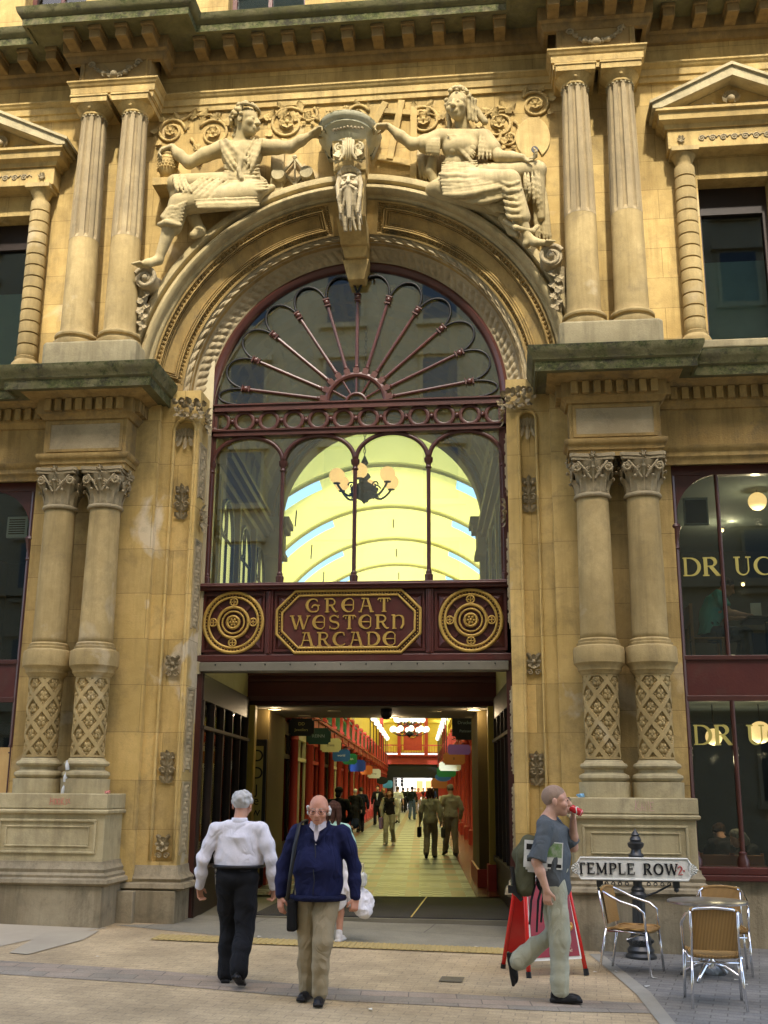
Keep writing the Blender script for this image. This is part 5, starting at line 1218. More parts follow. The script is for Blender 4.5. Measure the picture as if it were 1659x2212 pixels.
# segmental roof of yellow sheet between white ribs, glazed slots at the haunches
rc, hw_, rise = -.78, 3.4, 1.8; R0 = (hw_**2+rise**2)/(2*rise); za_ = 9.25-R0; am_ = math.asin(hw_/R0)
def vp(s_, v, dr=0): return (rc+(R0+dr)*math.sin(am_*s_), v, za_+(R0+dr)*math.cos(am_*s_))
ribs = [24.6+3.95*k for k in range(20)]
m = MB(); gl = MB()
vs = [21.4]+ribs+[104.]
for a, b in zip(vs[:-1], vs[1:]):
    S1 = np.linspace(-.42, .42, 15); m.grid(np.array([[vp(s_, v, .05) for s_ in S1] for v in np.linspace(a, b, 5)]))
    c = min(b, a+1.15) if a > 21.5 else a
    for lo, hi in ((-1, -.42), (.42, 1)):
        S2 = np.linspace(lo, hi, 9)
        if c > a: gl.grid(np.array([[vp(s_, v, .05) for s_ in S2] for v in (a, c)]))
        m.grid(np.array([[vp(s_, v, .05) for s_ in S2] for v in np.linspace(c, b, 4)]))
aobj('roof_sheet', m, M['vault'], smooth=True); aobj('roof_glazing', gl, M['roof_glass'])
for v in ribs:
    r = aobj('roof_rib', MB().tube([vp(s_, v, 0) for s_ in np.linspace(-1, 1, 40)], .06, 6), mat('rib_white', (.62, .62, .52), .6) if v == ribs[0] else bpy.data.materials['rib_white'])
    if v < 60: aobj('rib_fitting', MB().tube([vp(.0, v+1.5, 0), tuple(np.array(vp(0, v+1.5, 0))-[0, 0, .25])], .02, 6).tube([vp(-.62, v+1.6, 0), tuple(np.array(vp(-.62, v+1.6, 0))-[0, .2, .45])], .018, 6), M['black'], r)
aobj('end_roof_wall', MB().box(U0-1.2, U1+1.2, 103.5, 104, 7.8, 10), M['cream'])
# far end wall with clock bay, lintel and bright street beyond
e = aobj('end_wall', MB().box(U0-1.2, U1+1.2, 100.6, 101, 4.9, 9.6), M['yellow'])
q = MB().box(U0-1, U1+1, 100.3, 101, 3.9, 4.75).box(U0-1, U1+1, 100.0, 100.3, 4.6, 4.72)
aobj('end_beam', q, M['red'], e)
q = MB()
for c, w in ((-2.55, .95), (-.75, 1.15), (1.05, .95)): 
    z0, z1 = 5.0, 7.7
    for a, b, zz0, zz1 in ((c-w, c-w+.1, z0, z1), (c+w-.1, c+w, z0, z1), (c-w+.1, c+w-.1, z0, z0+.12), (c-w+.1, c+w-.1, z1-.12, z1)): q.box(a, b, 100.5, 100.6, zz0, zz1)
q.box(U0-1, U1+1, 100.4, 100.6, 8.1, 8.35); aobj('panel_frames', q, M['yellow'], e)
q = MB().box(-1.75, -1.7+1.95, 100.54, 100.6, 5.1, 7.6)
for c in (-3.6, -1.98, .48, 2.1): q.box(c-.16, c+.16, 100.45, 100.6, 4.75, 8.1)
aobj('red_pilasters', q, M['red'], e)
q = MB().tube([(-.75+.42*math.cos(t), 100.45, 6.7+.42*math.sin(t)) for t in np.linspace(0, 2*PI, 24, endpoint=False)], .05, 6, closed=True); q.box(-.78, -.72, 100.42, 100.46, 6.7, 7.05).box(-.75, -.45, 100.42, 100.46, 6.68, 6.74)
aobj('clock', q, M['gold'], e)
q = MB(); q.box(U0-.4, U1+.4, 99.2, 99.3, 5.5, 5.6)
for i in range(24): q.box(U0-.3+i*.23, U0-.27+i*.23, 99.23, 99.27, 4.7, 5.5)
aobj('end_railing', q, M['red'], e)
aobj('end_lintel', MB().box(U0-1, U1+1, 100.5, 108, 2.75, 3.9).box(U0-1, U0+.6, 100.5, 108, .12, 2.75).box(U1-.55, U1+1, 100.5, 108, .12, 2.75), M['black'], e)
# street scene beyond the far exit
sw = tag(obj('far_building', MB().box(-9, 9, 0, 1, 0, 8).box(-9, -3, -.2, 0, 0, 3), mat('pale_render', (.8, .78, .7), .8)), 'pale sunlit building across the street beyond the far exit', 'building'); put(sw, -.7, 122)
obj('window', MB().box(.2, .9, -.05, .0, 1.2, 2.6).box(1.2, 1.9, -.05, 0, 1.2, 2.6), mat('stained_red', (.5, .25, .1), .3), sw); obj('dark_shopfront', MB().box(2.0, 5.5, -.08, 0, 0, 2.4), M['black'], sw)
tl = MB().box(-.06, .06, -.06, .06, .1, 2.9)
for z in (2.0, 2.35, 2.7): tl.box(-.16, .16, -.18, .06, z, z+.3)
for u, v, w in ((-1.9, 112, 'nearer'), (-2.6, 116, 'farther')): put(tag(obj('traffic_light', MB().add(tl.v, tl.f), M['black'], bevel=.01), 'black traffic light beyond the far exit, the %s of the two' % w, 'traffic light', 'traffic lights beyond the arcade'), u, v)

# hanging shop signs
def shape(w, h, kind):
    if kind == 'oval': return [(w*math.cos(t), h*math.sin(t)) for t in np.linspace(0, 2*PI, 24, endpoint=False)]
    c = .28*h; P = []
    for sx, sz in ((1, 1), (-1, 1), (-1, -1), (1, -1)):
        a = [(sx*w, sz*(h-c)), (sx*(w-c*.6), sz*(h-c)), (sx*(w-c), sz*(h-c*.6)), (sx*(w-c), sz*h)]
        P += a if sx*sz > 0 else a[::-1]
    return P
def hang(u, v, z, w, h, col, label, text=None, tcol=None, side=1, kind='tab', sub=None):
    e = put(empty('hanging_sign', label=label, cat='sign', group='shop signs hung along the arcade'), u, v, z)
    mt = bpy.data.materials.get('sign_%s' % col[0]) or mat('sign_%s' % col[0], col[1], .5, noise=tuple(c*.85 for c in col[1]))
    obj('sign_board', MB().prism(shape(w, h, kind), -.02, .02), mt, e)
    b = MB().tube([(-side*(w+.25), 0, h+.1), (0, 0, h+.22), (side*w*.6, 0, h+.14)], .014, 6).tube([(0, 0, h), (0, 0, h+.2)], .01, 5).tube([(-side*(w+.25), 0, h+.3), (-side*(w+.25), 0, -.05)], .02, 6)
    obj('bracket', b, M['black'], e)
    if text:
        tm = M[tcol]; q_ = min(1, 5.2*w/(h*max(len(text), len(sub or ''))*1.0)/.62*.6); sans('lettering', text, (h*.62 if sub else h*.55)*q_, (0, -.024, h*.34 if sub else 0), (PI/2, 0, 0), tm, e)
        if sub: sans('lettering', sub, h*.52*q_, (0, -.024, -h*.32), (PI/2, 0, 0), tm, e)
    return e
K = dict(black=('black', (.015, .015, .015)), dkgreen=('dark_green', (.02, .05, .04)), cream=('cream', (.62, .58, .30)), blue=('blue', (.03, .12, .38)), green=('green', (.02, .18, .07)), royal=('royal', (.02, .06, .36)), orange=('orange', (.6, .15, .03)), white=('white', (.75, .75, .72)), sky=('sky', (.1, .4, .75)), purple=('purple', (.25, .12, .5)), brown=('brown', (.35, .13, .04)))
M['grey_letter'] = mat('grey_letter', (.25, .3, .28), .5)
hang(-2.72, 25, 3.12, .29, .2, K['black'], 'black hanging sign with gold letters reading DD Jewellers, the nearest on the left', 'DD', 'goldtext', sub='Jewellers')
hang(-2.7, 29, 3.1, .32, .21, K['dkgreen'], 'dark green hanging sign with pale capitals behind the black jewellers sign', 'REINN', 'grey_letter')
hang(-2.7, 33, 3.02, .31, .2, K['cream'], 'cream hanging sign with dark script among the left shop signs', 'china', 'black')
hang(-2.7, 37.5, 2.85, .3, .2, K['blue'], 'blue and white hanging sign after the cream one on the left', 'world', 'white')
hang(-2.7, 42, 2.85, .27, .2, K['green'], 'green hanging sign between two blue ones on the left', 'health', 'white')
hang(-2.7, 47, 2.7, .36, .24, K['royal'], 'large royal blue blank hanging sign on the left', None)
hang(-2.7, 55, 2.65, .3, .22, K['orange'], 'orange hanging sign on the left between royal blue and white')
hang(-2.7, 64, 2.6, .38, .26, K['white'], 'white hanging sign on the far left side of the arcade', 'shop', 'black')
hang(-2.7, 77, 2.3, .42, .26, K['black'], 'dark oval hanging sign near the far end on the left', None, kind='oval')
hang(-2.7, 90, 2.1, .4, .3, K['sky'], 'sky blue hanging sign farthest on the left')
hang(1.1, 26.5, 3.22, .35, .3, K['black'], 'black hanging sign with faint letters, the nearest on the right', "Drucker's", 'grey_letter', -1, sub='Patisserie')
hang(1.1, 32, 2.88, .33, .14, K['purple'], 'purple hanging sign behind the black one on the right', None, None, -1)
hang(1.1, 37, 2.75, .36, .2, K['brown'], 'dark orange hanging sign on the right, partly behind the purple one', 'B', 'black', -1)
hang(1.12, 43, 2.62, .42, .17, K['white'], 'white hanging sign on the right below the orange one', None, None, -1)
hang(1.12, 49, 2.5, .42, .22, K['green'], 'green hanging sign on the right below the white one', None, None, -1)
hang(1.12, 56, 2.35, .42, .22, K['blue'], 'round blue hanging sign on the right', None, None, -1, 'oval')
hang(1.12, 68, 2.1, .5, .3, K['brown'], 'brown hanging sign farthest on the right', None, None, -1)
# lamp standards with globes along both galleries
for sx, U, nm in ((1, U0, 'left'), (-1, U1, 'right')):
    for k in range(8):
        v = 64+k*4.6
        o = put(empty('lamp_standard', label='slender black gallery lamp with a white globe on the %s, %s' % (nm, ['nearest', 'second', 'third', 'fourth', 'fifth', 'sixth', 'seventh', 'farthest'][k]+' from the entrance' if k < 7 else 'nearest the end wall'), cat='lamp', group='globe lamps on the %s gallery' % nm), U+sx*.15, v, 3.75)
        if k == 0 and sx == 1:
            LP = (obj('post', MB().tube([(0, 0, 0), (0, 0, 2.1)], .035, 6), M['black'], o), obj('globe', MB().sphere((0, 0, 2.27), .2, 12), M['globe_white'], o, smooth=True))
        else:
            for q in LP: c = q.copy(); COL.objects.link(c); c.parent = o
# chandeliers
def chandelier(name, loc, R, globes, gr, lit, label, chain, tiers=1):
    c = empty(name, loc, 0, label, 'chandelier')
    b = MB().lathe([(0, -.24), (.02, -.22), (.03, -.2), (.1, -.16), (.16, -.08), (.15, -.02), (.08, .04), (.04, .07), (.04, .1), (.08, .15), (.06, .2), (.03, .22), (.02, .34), (.05, .38), (.03, .44), (.012, .5), (0, .5)], n=20)
    for k in range(12): a = k*PI/6; b.sphere((.14*math.cos(a), .14*math.sin(a), -.06), .035, 6); leaf(b, (.1*math.cos(a), .1*math.sin(a), -.12), (math.cos(a), math.sin(a), .5), (0, 0, -1), .1, .03, .4)
    b.v = [(x*1.3, y*1.3, z if z > 0 else z*1.25) for x, y, z in b.v]
    obj('body', b, M['black'], c, auto=40)
    b = MB()
    for i in range(int(chain/.07)): 
        z = .52+i*.07; e = (1, 0) if i % 2 else (0, 1); b.tube([(e[0]*.018*math.cos(t), e[1]*.018*math.cos(t), z+.04*math.sin(t)) for t in np.linspace(0, 2*PI, 8, endpoint=False)], .006, 4, closed=True)
    obj('chain', b, M['black'], c)
    for t_ in range(tiers):
        for k in range(globes):
            a = 2*PI*k/globes+.5+t_*.3; d = np.array([math.cos(a), math.sin(a), 0]); rr = R*(1-.25*t_); zz = .55*t_*R
            am = MB().tube([d*(.08+(rr-.08)*q)+np.array([0, 0, -.06-.13*math.sin(PI*min(1, q*1.1))**1.0+(.06 if q > .93 else 0)+zz]) for q in np.linspace(0, 1, 12)], .018, 7); am.lathe([(0, gr*-.15+zz), (.055, gr*-.1+zz), (.06, gr*-.02+zz), (.03, .0+zz)], d[0]*rr, d[1]*rr, 12)
            am.tube(spiral(d*rr*.45+np.array([0, 0, -.02+zz]), .07, 1.3, d, (0, 0, 1), 18), .013, 5); am.lathe([(0, 0), (.05, 0), (.06, .02), (.05, .03), (0, .03)], d[0]*rr, d[1]*rr, 12) if False else None
            a_ = obj('arm', am, M['black'], c); obj('globe', MB().sphere(tuple(d*rr+[0, 0, gr*.95+zz]), gr, 18), lit, a_, smooth=True)
    return c
p = at(787, 1050, 2.4); chandelier('chandelier', tuple(p), .47, 6, .125, M['globe_lit'], 'black chandelier with six warm opal globes hung behind the fanlight', 2.8)
chandelier('chandelier', tuple(sk(-.62, 60, 4.75)), .95, 10, .16, M['globe_white'], 'wide two-tier chandelier of white globes deep inside the arcade', 4.0, 2)

# ------------------------------------------------------------------ shops either side
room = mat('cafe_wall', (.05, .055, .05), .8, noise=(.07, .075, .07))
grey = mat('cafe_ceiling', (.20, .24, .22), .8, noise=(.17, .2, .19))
for nm, x0, x1 in (('right', 2.24, wr), ('left', wl, -6.62)):
    fl_ = 3.32
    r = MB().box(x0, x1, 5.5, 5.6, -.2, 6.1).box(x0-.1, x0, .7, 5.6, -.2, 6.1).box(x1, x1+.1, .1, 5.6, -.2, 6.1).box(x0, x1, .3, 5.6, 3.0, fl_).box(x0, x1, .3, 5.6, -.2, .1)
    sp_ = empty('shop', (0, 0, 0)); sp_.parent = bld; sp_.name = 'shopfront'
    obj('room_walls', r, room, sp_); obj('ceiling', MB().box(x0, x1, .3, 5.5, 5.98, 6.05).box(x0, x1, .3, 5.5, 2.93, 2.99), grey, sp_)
    obj('stall_riser', MB().box(x0-.02, x1, -.02, .4, -.3, .72), M['stone_base'] if nm == 'right' else M['stone_base'], sp_)
    obj('sill', MB().box(x0-.06, x1, -.12, .3, .72, .79).box(x0-.06, x1, -.08, .3, .792, .88), M['maroon'], sp_, bevel=.01)
    f = MB().box(x0, x1, .02, .14, 5.86, 5.99).box(x0, x1, .03, .13, 3.40, 3.46).box(x0, x1, .03, .13, 2.88, 2.95)
    xs = [x0+.03, 2.83, 3.55, 4.27, 5.0, 5.7] if nm == 'right' else [x1-.05-.78*k for k in range(5)]
    obj('frame', f, M['iron'], sp_, bevel=.006)
    obj('spandrel_panel', MB().box(x0, x1, .06, .1, 2.951, 3.40), M['maroon'], sp_)
    for x in xs:
        q = MB().tube([(x, .06, .88), (x, .06, 2.9)], .03, 10).tube([(x, .06, 3.44), (x, .06, 5.88)], .027, 10)
        q.lathe([(.0, .88), (.07, .88), (.07, .96), (.045, 1.0), (.05, 1.04), (.03, 1.06)], x, .06, 12); q.tube([(x, .06, 2.28), (x, .06, 2.31)], .04, 8); q.tube([(x, .06, 2.2), (x, .06, 2.22)], .038, 8)
        obj('mullion', q, M['iron'], sp_, auto=40)
    # quarter-round brackets in the upper corners
    X = x0+.02 if nm == 'right' else x1-.04; sg = 1 if nm == 'right' else -1
    P = [(X-sg*.1, 5.87), (X+sg*.62, 5.87)]+[(X+sg*(.62-.60*math.sin(t)), 5.27+.6*math.cos(t)) for t in np.linspace(0, PI/2, 16)]+[(X-sg*.1, 5.25)]
    obj('arched_corner', MB().prism(P, .04, .11), M['iron'], sp_)
    q = MB().tube([(X, .06, .9), (X, .06, 5.9)], .035, 8); q.lathe([(.035, 4.85), (.05, 4.87), (.04, 4.9), (.04, 5.0), (.05, 5.03), (.055, 5.1), (.08, 5.16), (.06, 5.2), (0, 5.21)], X, .06, 12)
    obj('corner_shaft', q, M['iron'], sp_, auto=40)
    obj('pane', MB().box(x0+.02, x1, .074, .082, .88, 2.9).box(x0+.02, x1, .074, .082, 3.45, 5.9), M['glass_dark'], sp_)
_q = at(1468, 1225, .07); LX0, LZ = _q[0]+.03, _q[2]; LX1 = _q[0]+.03
# gilt letters on the right-hand shop glass
for z, h, x0 in ((LZ, .25, LX0), (2.46, .25, LX1)):
    q = MB(); lettering(q, 'DR', ROM, h, (x0, .068, z), (1, 0, 0), (0, 0, 1), (0, -1, 0), .006, .06, 1.1, left=True); lettering(q, 'UCKERS', ROM, h, (x0+.66, .068, z), (1, 0, 0), (0, 0, 1), (0, -1, 0), .006, .06, 1.1, left=True)
    o = tag(obj('window_lettering', q, M['goldtext']), 'gold serif capitals on the %s pane of the right-hand shop window' % ('upper' if z > 3 else 'lower'), 'lettering')
    sp = [c for c in bld.children if c.name.startswith('shopfront')][0]; o.parent = sp; del o['category']
# left shop: blank upper room, plywood sheet below, vent
tag(obj('plywood_sheet', MB().box(-8.6, -6.64, .03, .05, .9, 2.28), mat('plywood', (.62, .42, .17), .7, noise=(.48, .31, .12), nscale=3, streak=.3), None), 'raw plywood sheet boarding the bottom of the left shop window', 'board')
v = at(40, 1140, .6); ve = tag(obj('wall_vent', MB().box(v[0]-.16, v[0]+.16, .55, .6, v[2]-.16, v[2]+.16), M['white'], bevel=.01), 'square white framed ventilation grille in the left shop window', 'vent')
obj('grille', (lambda q: [q.box(v[0]-.12, v[0]+.12, .535, .55, v[2]-.11+i*.035, v[2]-.095+i*.035) for i in range(7)] and q)(MB()), mat('brown_grille', (.12, .09, .05), .6), ve)
# ------------------------------------------------------------------ carved spandrel figures
def head_sdf(s, c, R, S=1., hair=None):
    """head of height ~.24*S; R columns = (right, forward, up)"""
    c = np.array(c, float); R = np.array(R, float)
    L = lambda x, y, z: c+S*(R@np.array([x, y, z]))
    s.ell(L(0, -.012, .035), np.array([.073, .092, .082])*S, R, .02*S)
    s.ell(L(0, .03, -.035), np.array([.058, .058, .072])*S, R, .03*S)
    s.ell(L(0, .052, -.085), np.array([.028, .026, .024])*S, R, .02*S)
    s.cap(L(-.05, .045, .022), L(.05, .045, .022), .018*S, k=.02*S)
    s.cap(L(0, .086, .012), L(0, .106, -.028), .010*S, .016*S, .012*S); s.ell(L(.012, .098, -.032), np.array([.010]*3)*S, k=.008*S); s.ell(L(-.012, .098, -.032), np.array([.010]*3)*S, k=.008*S)
    for sx in (-1, 1):
        s.ell(L(sx*.033, .092, .004), np.array([.020, .016, .012])*S, R, .012*S, sub=True)
        s.ell(L(sx*.033, .076, .003), np.array([.014, .012, .009])*S, R, .004*S)
        s.ell(L(sx*.046, .060, -.028), np.array([.022, .024, .022])*S, R, .02*S)
        s.ell(L(sx*.077, -.008, -.004), np.array([.010, .019, .030])*S, R, .008*S)
    s.cap(L(-.021, .083, -.058), L(.021, .083, -.058), .0085*S, k=.006*S); s.cap(L(-.017, .082, -.069), L(.017, .082, -.069), .009*S, k=.006*S)
    s.cap(L(-.022, .096, -.0635), L(.022, .096, -.0635), .0035*S, k=.004*S, sub=True)
def Rot(fwd, up=(0, 0, 1)):
    f = np.array(fwd, float); f /= np.linalg.norm(f); u = np.array(up, float); r = np.cross(f, u); r /= np.linalg.norm(r); u = np.cross(r, f); return np.stack([r, f, u], 1)
def hand_sdf(s, w, d, n, S=1., curl=.5, side=1, thumb=.6):
    """wrist w, pointing direction d, palm normal n (palm faces n), side=+1 right hand"""
    w = np.array(w, float); d = np.array(d, float); d /= np.linalg.norm(d); n = np.array(n, float); n -= d*(n@d); n /= np.linalg.norm(n); t = np.cross(d, n)*side
    s.box(w+d*.045*S, np.array([.036, .045, .013])*S, np.stack([t, d, n], 1), .012*S, .015*S)
    for i, (o, L) in enumerate(((-.029, .062), (-.010, .073), (.010, .077), (.028, .070))):
        a = w+d*.085*S-t*o*S; c1 = curl*(1+.08*i); e1 = d*math.cos(c1*.8)+n*math.sin(c1*.8); b = a+e1*L*.5*S; e2 = d*math.cos(c1*1.9)+n*math.sin(c1*1.9); c = b+e2*L*.5*S
        s.path([a, b, c], [.0095*S, .0085*S, .007*S], .004*S)
    a = w+d*.02*S-t*.03*S*-1; b = a+(t*.6+d*.6+n*.35*thumb)*.042*S; c = b+(t*.15+d*.8+n*.6*thumb)*.036*S; s.path([a, b, c], [.013*S, .011*S, .008*S], .008*S)

V3 = lambda x, y, Y: at(x, y, Y)
def folds(s, A_, B_, n, r, sag=.0, out=(0, -1, 0), k=.015, jit=.02, seed=0):
    """n drapery ridges between the polylines A_ and B_ (each start point to each end point) with sag along z and outward bulge"""
    rg = random.Random(seed); out = np.array(out, float); r0 = r
    def on(P, t):
        P = [np.array(q, float) for q in P]; m = len(P)-1; i = min(m-1, int(t*m)); f = t*m-i; return P[i]*(1-f)+P[i+1]*f
    for i in range(n):
        r = r0*rg.uniform(.85, 1.6)
        t = (i+.5)/n; a = on(A_, min(1, max(0, t+rg.uniform(-jit, jit)))); b = on(B_, min(1, max(0, t+rg.uniform(-jit, jit))))
        P = []
        for q in np.linspace(0, 1, 7): P.append(a*(1-q)+b*q+out*(.012+.022*math.sin(PI*q))+np.array([0, 0, -sag*math.sin(PI*q)*(.6+.4*rg.random())]))
        s.path(P, [r*.6, r, r*1.1, r*1.1, r, r*.9, r*.5], k)

# --- seated man on the left, vase under his hand
st = empty('statue', at(530, 430, -.1), 0, 'carved seated robed man with curly hair, left above the arch', 'statue')
def sobj(name, ms, mt, parent, **k):
    o = parent.matrix_basis.translation if False else parent.location
    if isinstance(ms, MB): ms.v = [(x-o[0], y-o[1], z-o[2]) for x, y, z in ms.v]; return obj(name, ms, mt, parent, **k)
    return obj(name, (ms[0]-np.array(o), ms[1]), mt, parent, smooth=True)
S_ = M['stone_statue']
b = SDF(.04); K_ = 2.08
hc = V3(533, 266, -.36); head_sdf(b, hc, Rot((.93, -.36, -.06)), K_)
nk = V3(522, 300, -.28); b.cap(hc+[-.04, .02, -.08], nk+[0, 0, -.05], .105, .115)
shl, shr = V3(478, 322, -.28), V3(568, 318, -.28)
b.cap(shl, shr, .12, .115); b.ell(V3(523, 340, -.25), (.29, .19, .22)); b.ell(V3(523, 375, -.22), (.24, .17, .22)); b.ell(V3(530, 400, -.2), (.27, .19, .17))
elb = V3(408, 352, -.30); wr_ = V3(372, 318, -.32)
b.path([shl, (shl+elb)/2+[0, 0, .02], elb], [.12, .105, .085]); b.path([elb, (elb+wr_)/2+[-.02, 0, 0], wr_], [.088, .085, .055])
hand_sdf(b, wr_, (-.75, -.1, -.35), (0, 0, -1), 2.0, .75, -1)
el2 = V3(628, 318, -.36); wr2 = V3(672, 292, -.46)
b.path([shr, (shr+el2)/2, el2], [.12, .105, .082]); b.path([el2, (el2+wr2)/2+[0, 0, .01], wr2], [.088, .078, .052]); hand_sdf(b, wr2, (.8, -.2, .35), (.3, -.3, -1), 1.9, .8, 1)
kn1, kn2 = V3(380, 398, -.30), V3(388, 442, -.44)
b.cap(V3(520, 395, -.2), kn1, .16, .12); b.cap(V3(535, 415, -.26), kn2, .185, .135)
an = V3(342, 562, -.40); b.path([kn2, (kn2*.55+an*.45)+[-.0, -.02, 0], an], [.125, .105, .062]); b.path([an, an+[-.12, -.1, -.1], an+[-.25, -.14, -.13]], [.07, .062, .03])
for i in range(5): b.cap(an+[-.2+.012*i, -.2+.03*i, -.12], an+[-.31+.02*i, -.22+.035*i, -.155], .02, .015, .004)
b.path([kn1+[.1, 0, -.15], V3(432, 500, -.22), V3(418, 508, -.3)], [.12, .085, .06])
sobj('body', b.mesh(.0125), S_, st)
r = SDF(.035)
r.ell(V3(523, 338, -.26), (.31, .21, .24)); r.ell(V3(525, 378, -.24), (.26, .19, .24)); r.ell(V3(532, 402, -.2), (.33, .22, .18))
r.cap(V3(520, 397, -.22), kn1, .18, .145); r.cap(V3(538, 420, -.28), kn2, .205, .158); r.cap(kn2, kn2*.62+an*.38, .15, .155); r.cap(kn1, kn1+[-.0, .1, -.35], .12, .08)
hem = kn2*.6+an*.4
folds(r, [shl+[-.02, -.1, .05], shl+[.12, -.14, .06]], [V3(500, 372, -.42), V3(545, 350, -.42)], 5, .024, .05, seed=1)
folds(r, [shr+[.03, -.1, .05], shr+[-.12, -.14, .06]], [V3(545, 372, -.42), V3(515, 350, -.42)], 4, .02, .05, seed=2)
folds(r, [V3(485, 350, -.38), V3(487, 385, -.36)], [V3(560, 345, -.36), V3(562, 395, -.36)], 6, .018, .06, seed=3)
folds(r, [V3(490, 392, -.4), V3(495, 410, -.42)], [V3(575, 388, -.36), V3(580, 412, -.36)], 4, .026, .05, seed=4)
folds(r, [V3(430, 385, -.42), V3(500, 392, -.42)], [kn2+[.05, -.12, .12], V3(450, 440, -.5)], 6, .026, .04, seed=5)
folds(r, [kn1+[-.02, -.1, .08], kn1+[.18, -.14, .04]], [kn2+[-.03, -.1, .16], kn2+[.25, -.14, .1]], 4, .018, .04, seed=6)
folds(r, [V3(420, 432, -.58), V3(430, 452, -.58)], [V3(555, 425, -.44), V3(560, 448, -.40)], 4, .024, .03, seed=7)
folds(r, [kn2+[-.12, -.12, -.1], hem+[-.12, -.1, .1]], [kn2+[.14, -.12, -.02], hem+[.18, -.08, .02]], 6, .026, .07, seed=8)
r.path([hem+[-.15, -.08, .0], hem+[-.02, -.18, -.03], hem+[.16, -.1, -.04]], .035)
r.path([V3(515, 322, -.44), V3(520, 345, -.46), V3(516, 368, -.47), V3(522, 385, -.46)], [.04, .035, .03, .035])
r.cap(V3(560, 415, -.3), V3(588, 405, -.18), .09, .05); r.box(V3(600, 370, -.05), (.10, .06, .45), rd=.02)
sobj('robe', r.mesh(.0115), S_, st)
h = SDF(.012); rg = random.Random(3)
Rh = Rot((.93, -.36, -.06))
for i in range(95):
    a = rg.uniform(0, 2*PI); e = rg.uniform(-.35, 1.); v = np.array([math.cos(a)*math.sqrt(max(0, 1-e*e*.8)), math.sin(a)*math.sqrt(max(0, 1-e*e*.8)), e])
    if v[1] > .25 and v[2] < .62: continue
    if v[1] > .75 and v[2] < .75: continue
    p = hc+K_*(Rh@(v*np.array([.088, .108, .105])+np.array([0, -.015, .035]))); h.ell(p, (rg.uniform(.026, .042),)*3, k=.01)
for i in range(16): t = i/15*PI*1.1-PI*.05; p = hc+K_*(Rh@np.array([.09*math.cos(t), .075*math.sin(t)-.0, .10])); h.ell(p, (.028, .028, .028), k=.005)
for i in range(7): p = hc+K_*(Rh@np.array([0, -.085-.01*(i % 2), .04-.04*i])); h.ell(p, (.05, .04, .045))
sobj('hair', h.mesh(.009), S_, st)
vz = at(362, 365, -.2); m = MB().lathe([(0, -.26), (.09, -.26), (.09, -.23), (.035, -.2), (.04, -.16), (.1, -.12), (.145, -.02), (.16, .08), (.158, .1), (.165, .11), (.15, .16), (.165, .18), (.165, .2), (0, .2)], vz[0], vz[1], 24); m.v = [(x, y, z+vz[2]) for x, y, z in m.v]
m.box(vz[0]-.15, vz[0]+.15, -.4, 0, vz[2]-.38, vz[2]-.26)
sobj('vase', m, M['stone_plain'], st, auto=40)
sobj('vase_frieze', (lambda m: [m.sphere((vz[0]+.15*math.cos(t), vz[1]+.15*math.sin(t), vz[2]+.02+.045*(i % 3-1)), .018, 6) for i, t in enumerate(np.linspace(PI, 2*PI, 30))] and m)(MB()), M['stone_plain'], st)

# --- seated woman with palette on the right
st2 = empty('statue', at(1000, 420, -.1), 0, 'carved seated crowned woman holding a palette, right above the arch', 'statue')
b = SDF(.04); hc = V3(990, 232, -.36); Rf = Rot((-.35, -.92, -.12)); K2 = 2.05; head_sdf(b, hc, Rf, K2)
b.cap(hc+[.03, .06, -.08], V3(1000, 278, -.24), .10, .105)
shl, shr = V3(948, 300, -.26), V3(1046, 300, -.26)
b.cap(shl, shr, .11, .105); b.ell(V3(996, 315, -.26), (.26, .18, .22)); b.ell(V3(982, 325, -.40), (.09, .08, .085)); b.ell(V3(1015, 322, -.40), (.09, .08, .085)); b.ell(V3(990, 352, -.22), (.2, .16, .2)); b.ell(V3(990, 385, -.22), (.27, .2, .18))
el = V3(890, 312, -.34); wr_ = V3(838, 272, -.42); b.path([shl, (shl+el)/2, el], [.11, .1, .08]); b.path([el, (el+wr_)/2+[0, 0, -.01], wr_], [.085, .078, .045]); hand_sdf(b, wr_, (-.85, -.15, -.1), (0, 0, -1), 1.9, .8, -1)
el2 = V3(1078, 338, -.36); wr2 = V3(1130, 340, -.40); b.path([shr, (shr+el2)/2, el2], [.105, .1, .085]); b.path([el2, (el2+wr2)/2, wr2], [.085, .075, .05]); hand_sdf(b, wr2, (.9, -.1, 0), (0, -1, .2), 1.8, .9, 1)
kn1, kn2 = V3(1100, 392, -.52), V3(1160, 368, -.28); an = V3(1140, 512, -.40)
b.cap(V3(985, 392, -.24), kn1, .19, .135); b.cap(V3(1000, 380, -.2), kn2, .16, .12); b.path([kn1, (kn1+an)/2, an], [.13, .1, .06]); 
b.path([an, an+[.1, -.04, -.11], an+[.3, -.12, -.17]], [.062, .058, .032]); b.ell(an+[-.02, .02, -.1], (.06, .07, .06))
for i in range(5): b.cap(an+[.25-.01*i, -.16+.035*i, -.155], an+[.36-.02*i, -.19+.04*i, -.185], .02, .015, .004)
a2 = V3(1105, 500, -.25); b.path([kn2+[-.1, 0, -.3], V3(1090, 470, -.25), a2], [.1, .08, .06]); b.path([a2, a2+[.08, -.1, -.12]], [.06, .04])
sobj('body', b.mesh(.0125), S_, st2)
r = SDF(.035); r.cap(V3(955, 298, -.28), V3(1040, 298, -.28), .13, .125); r.ell(V3(996, 322, -.33), (.25, .19, .17)); r.ell(V3(996, 318, -.27), (.28, .2, .22)); r.ell(V3(990, 355, -.24), (.215, .175, .2)); r.ell(V3(990, 390, -.22), (.31, .23, .2))
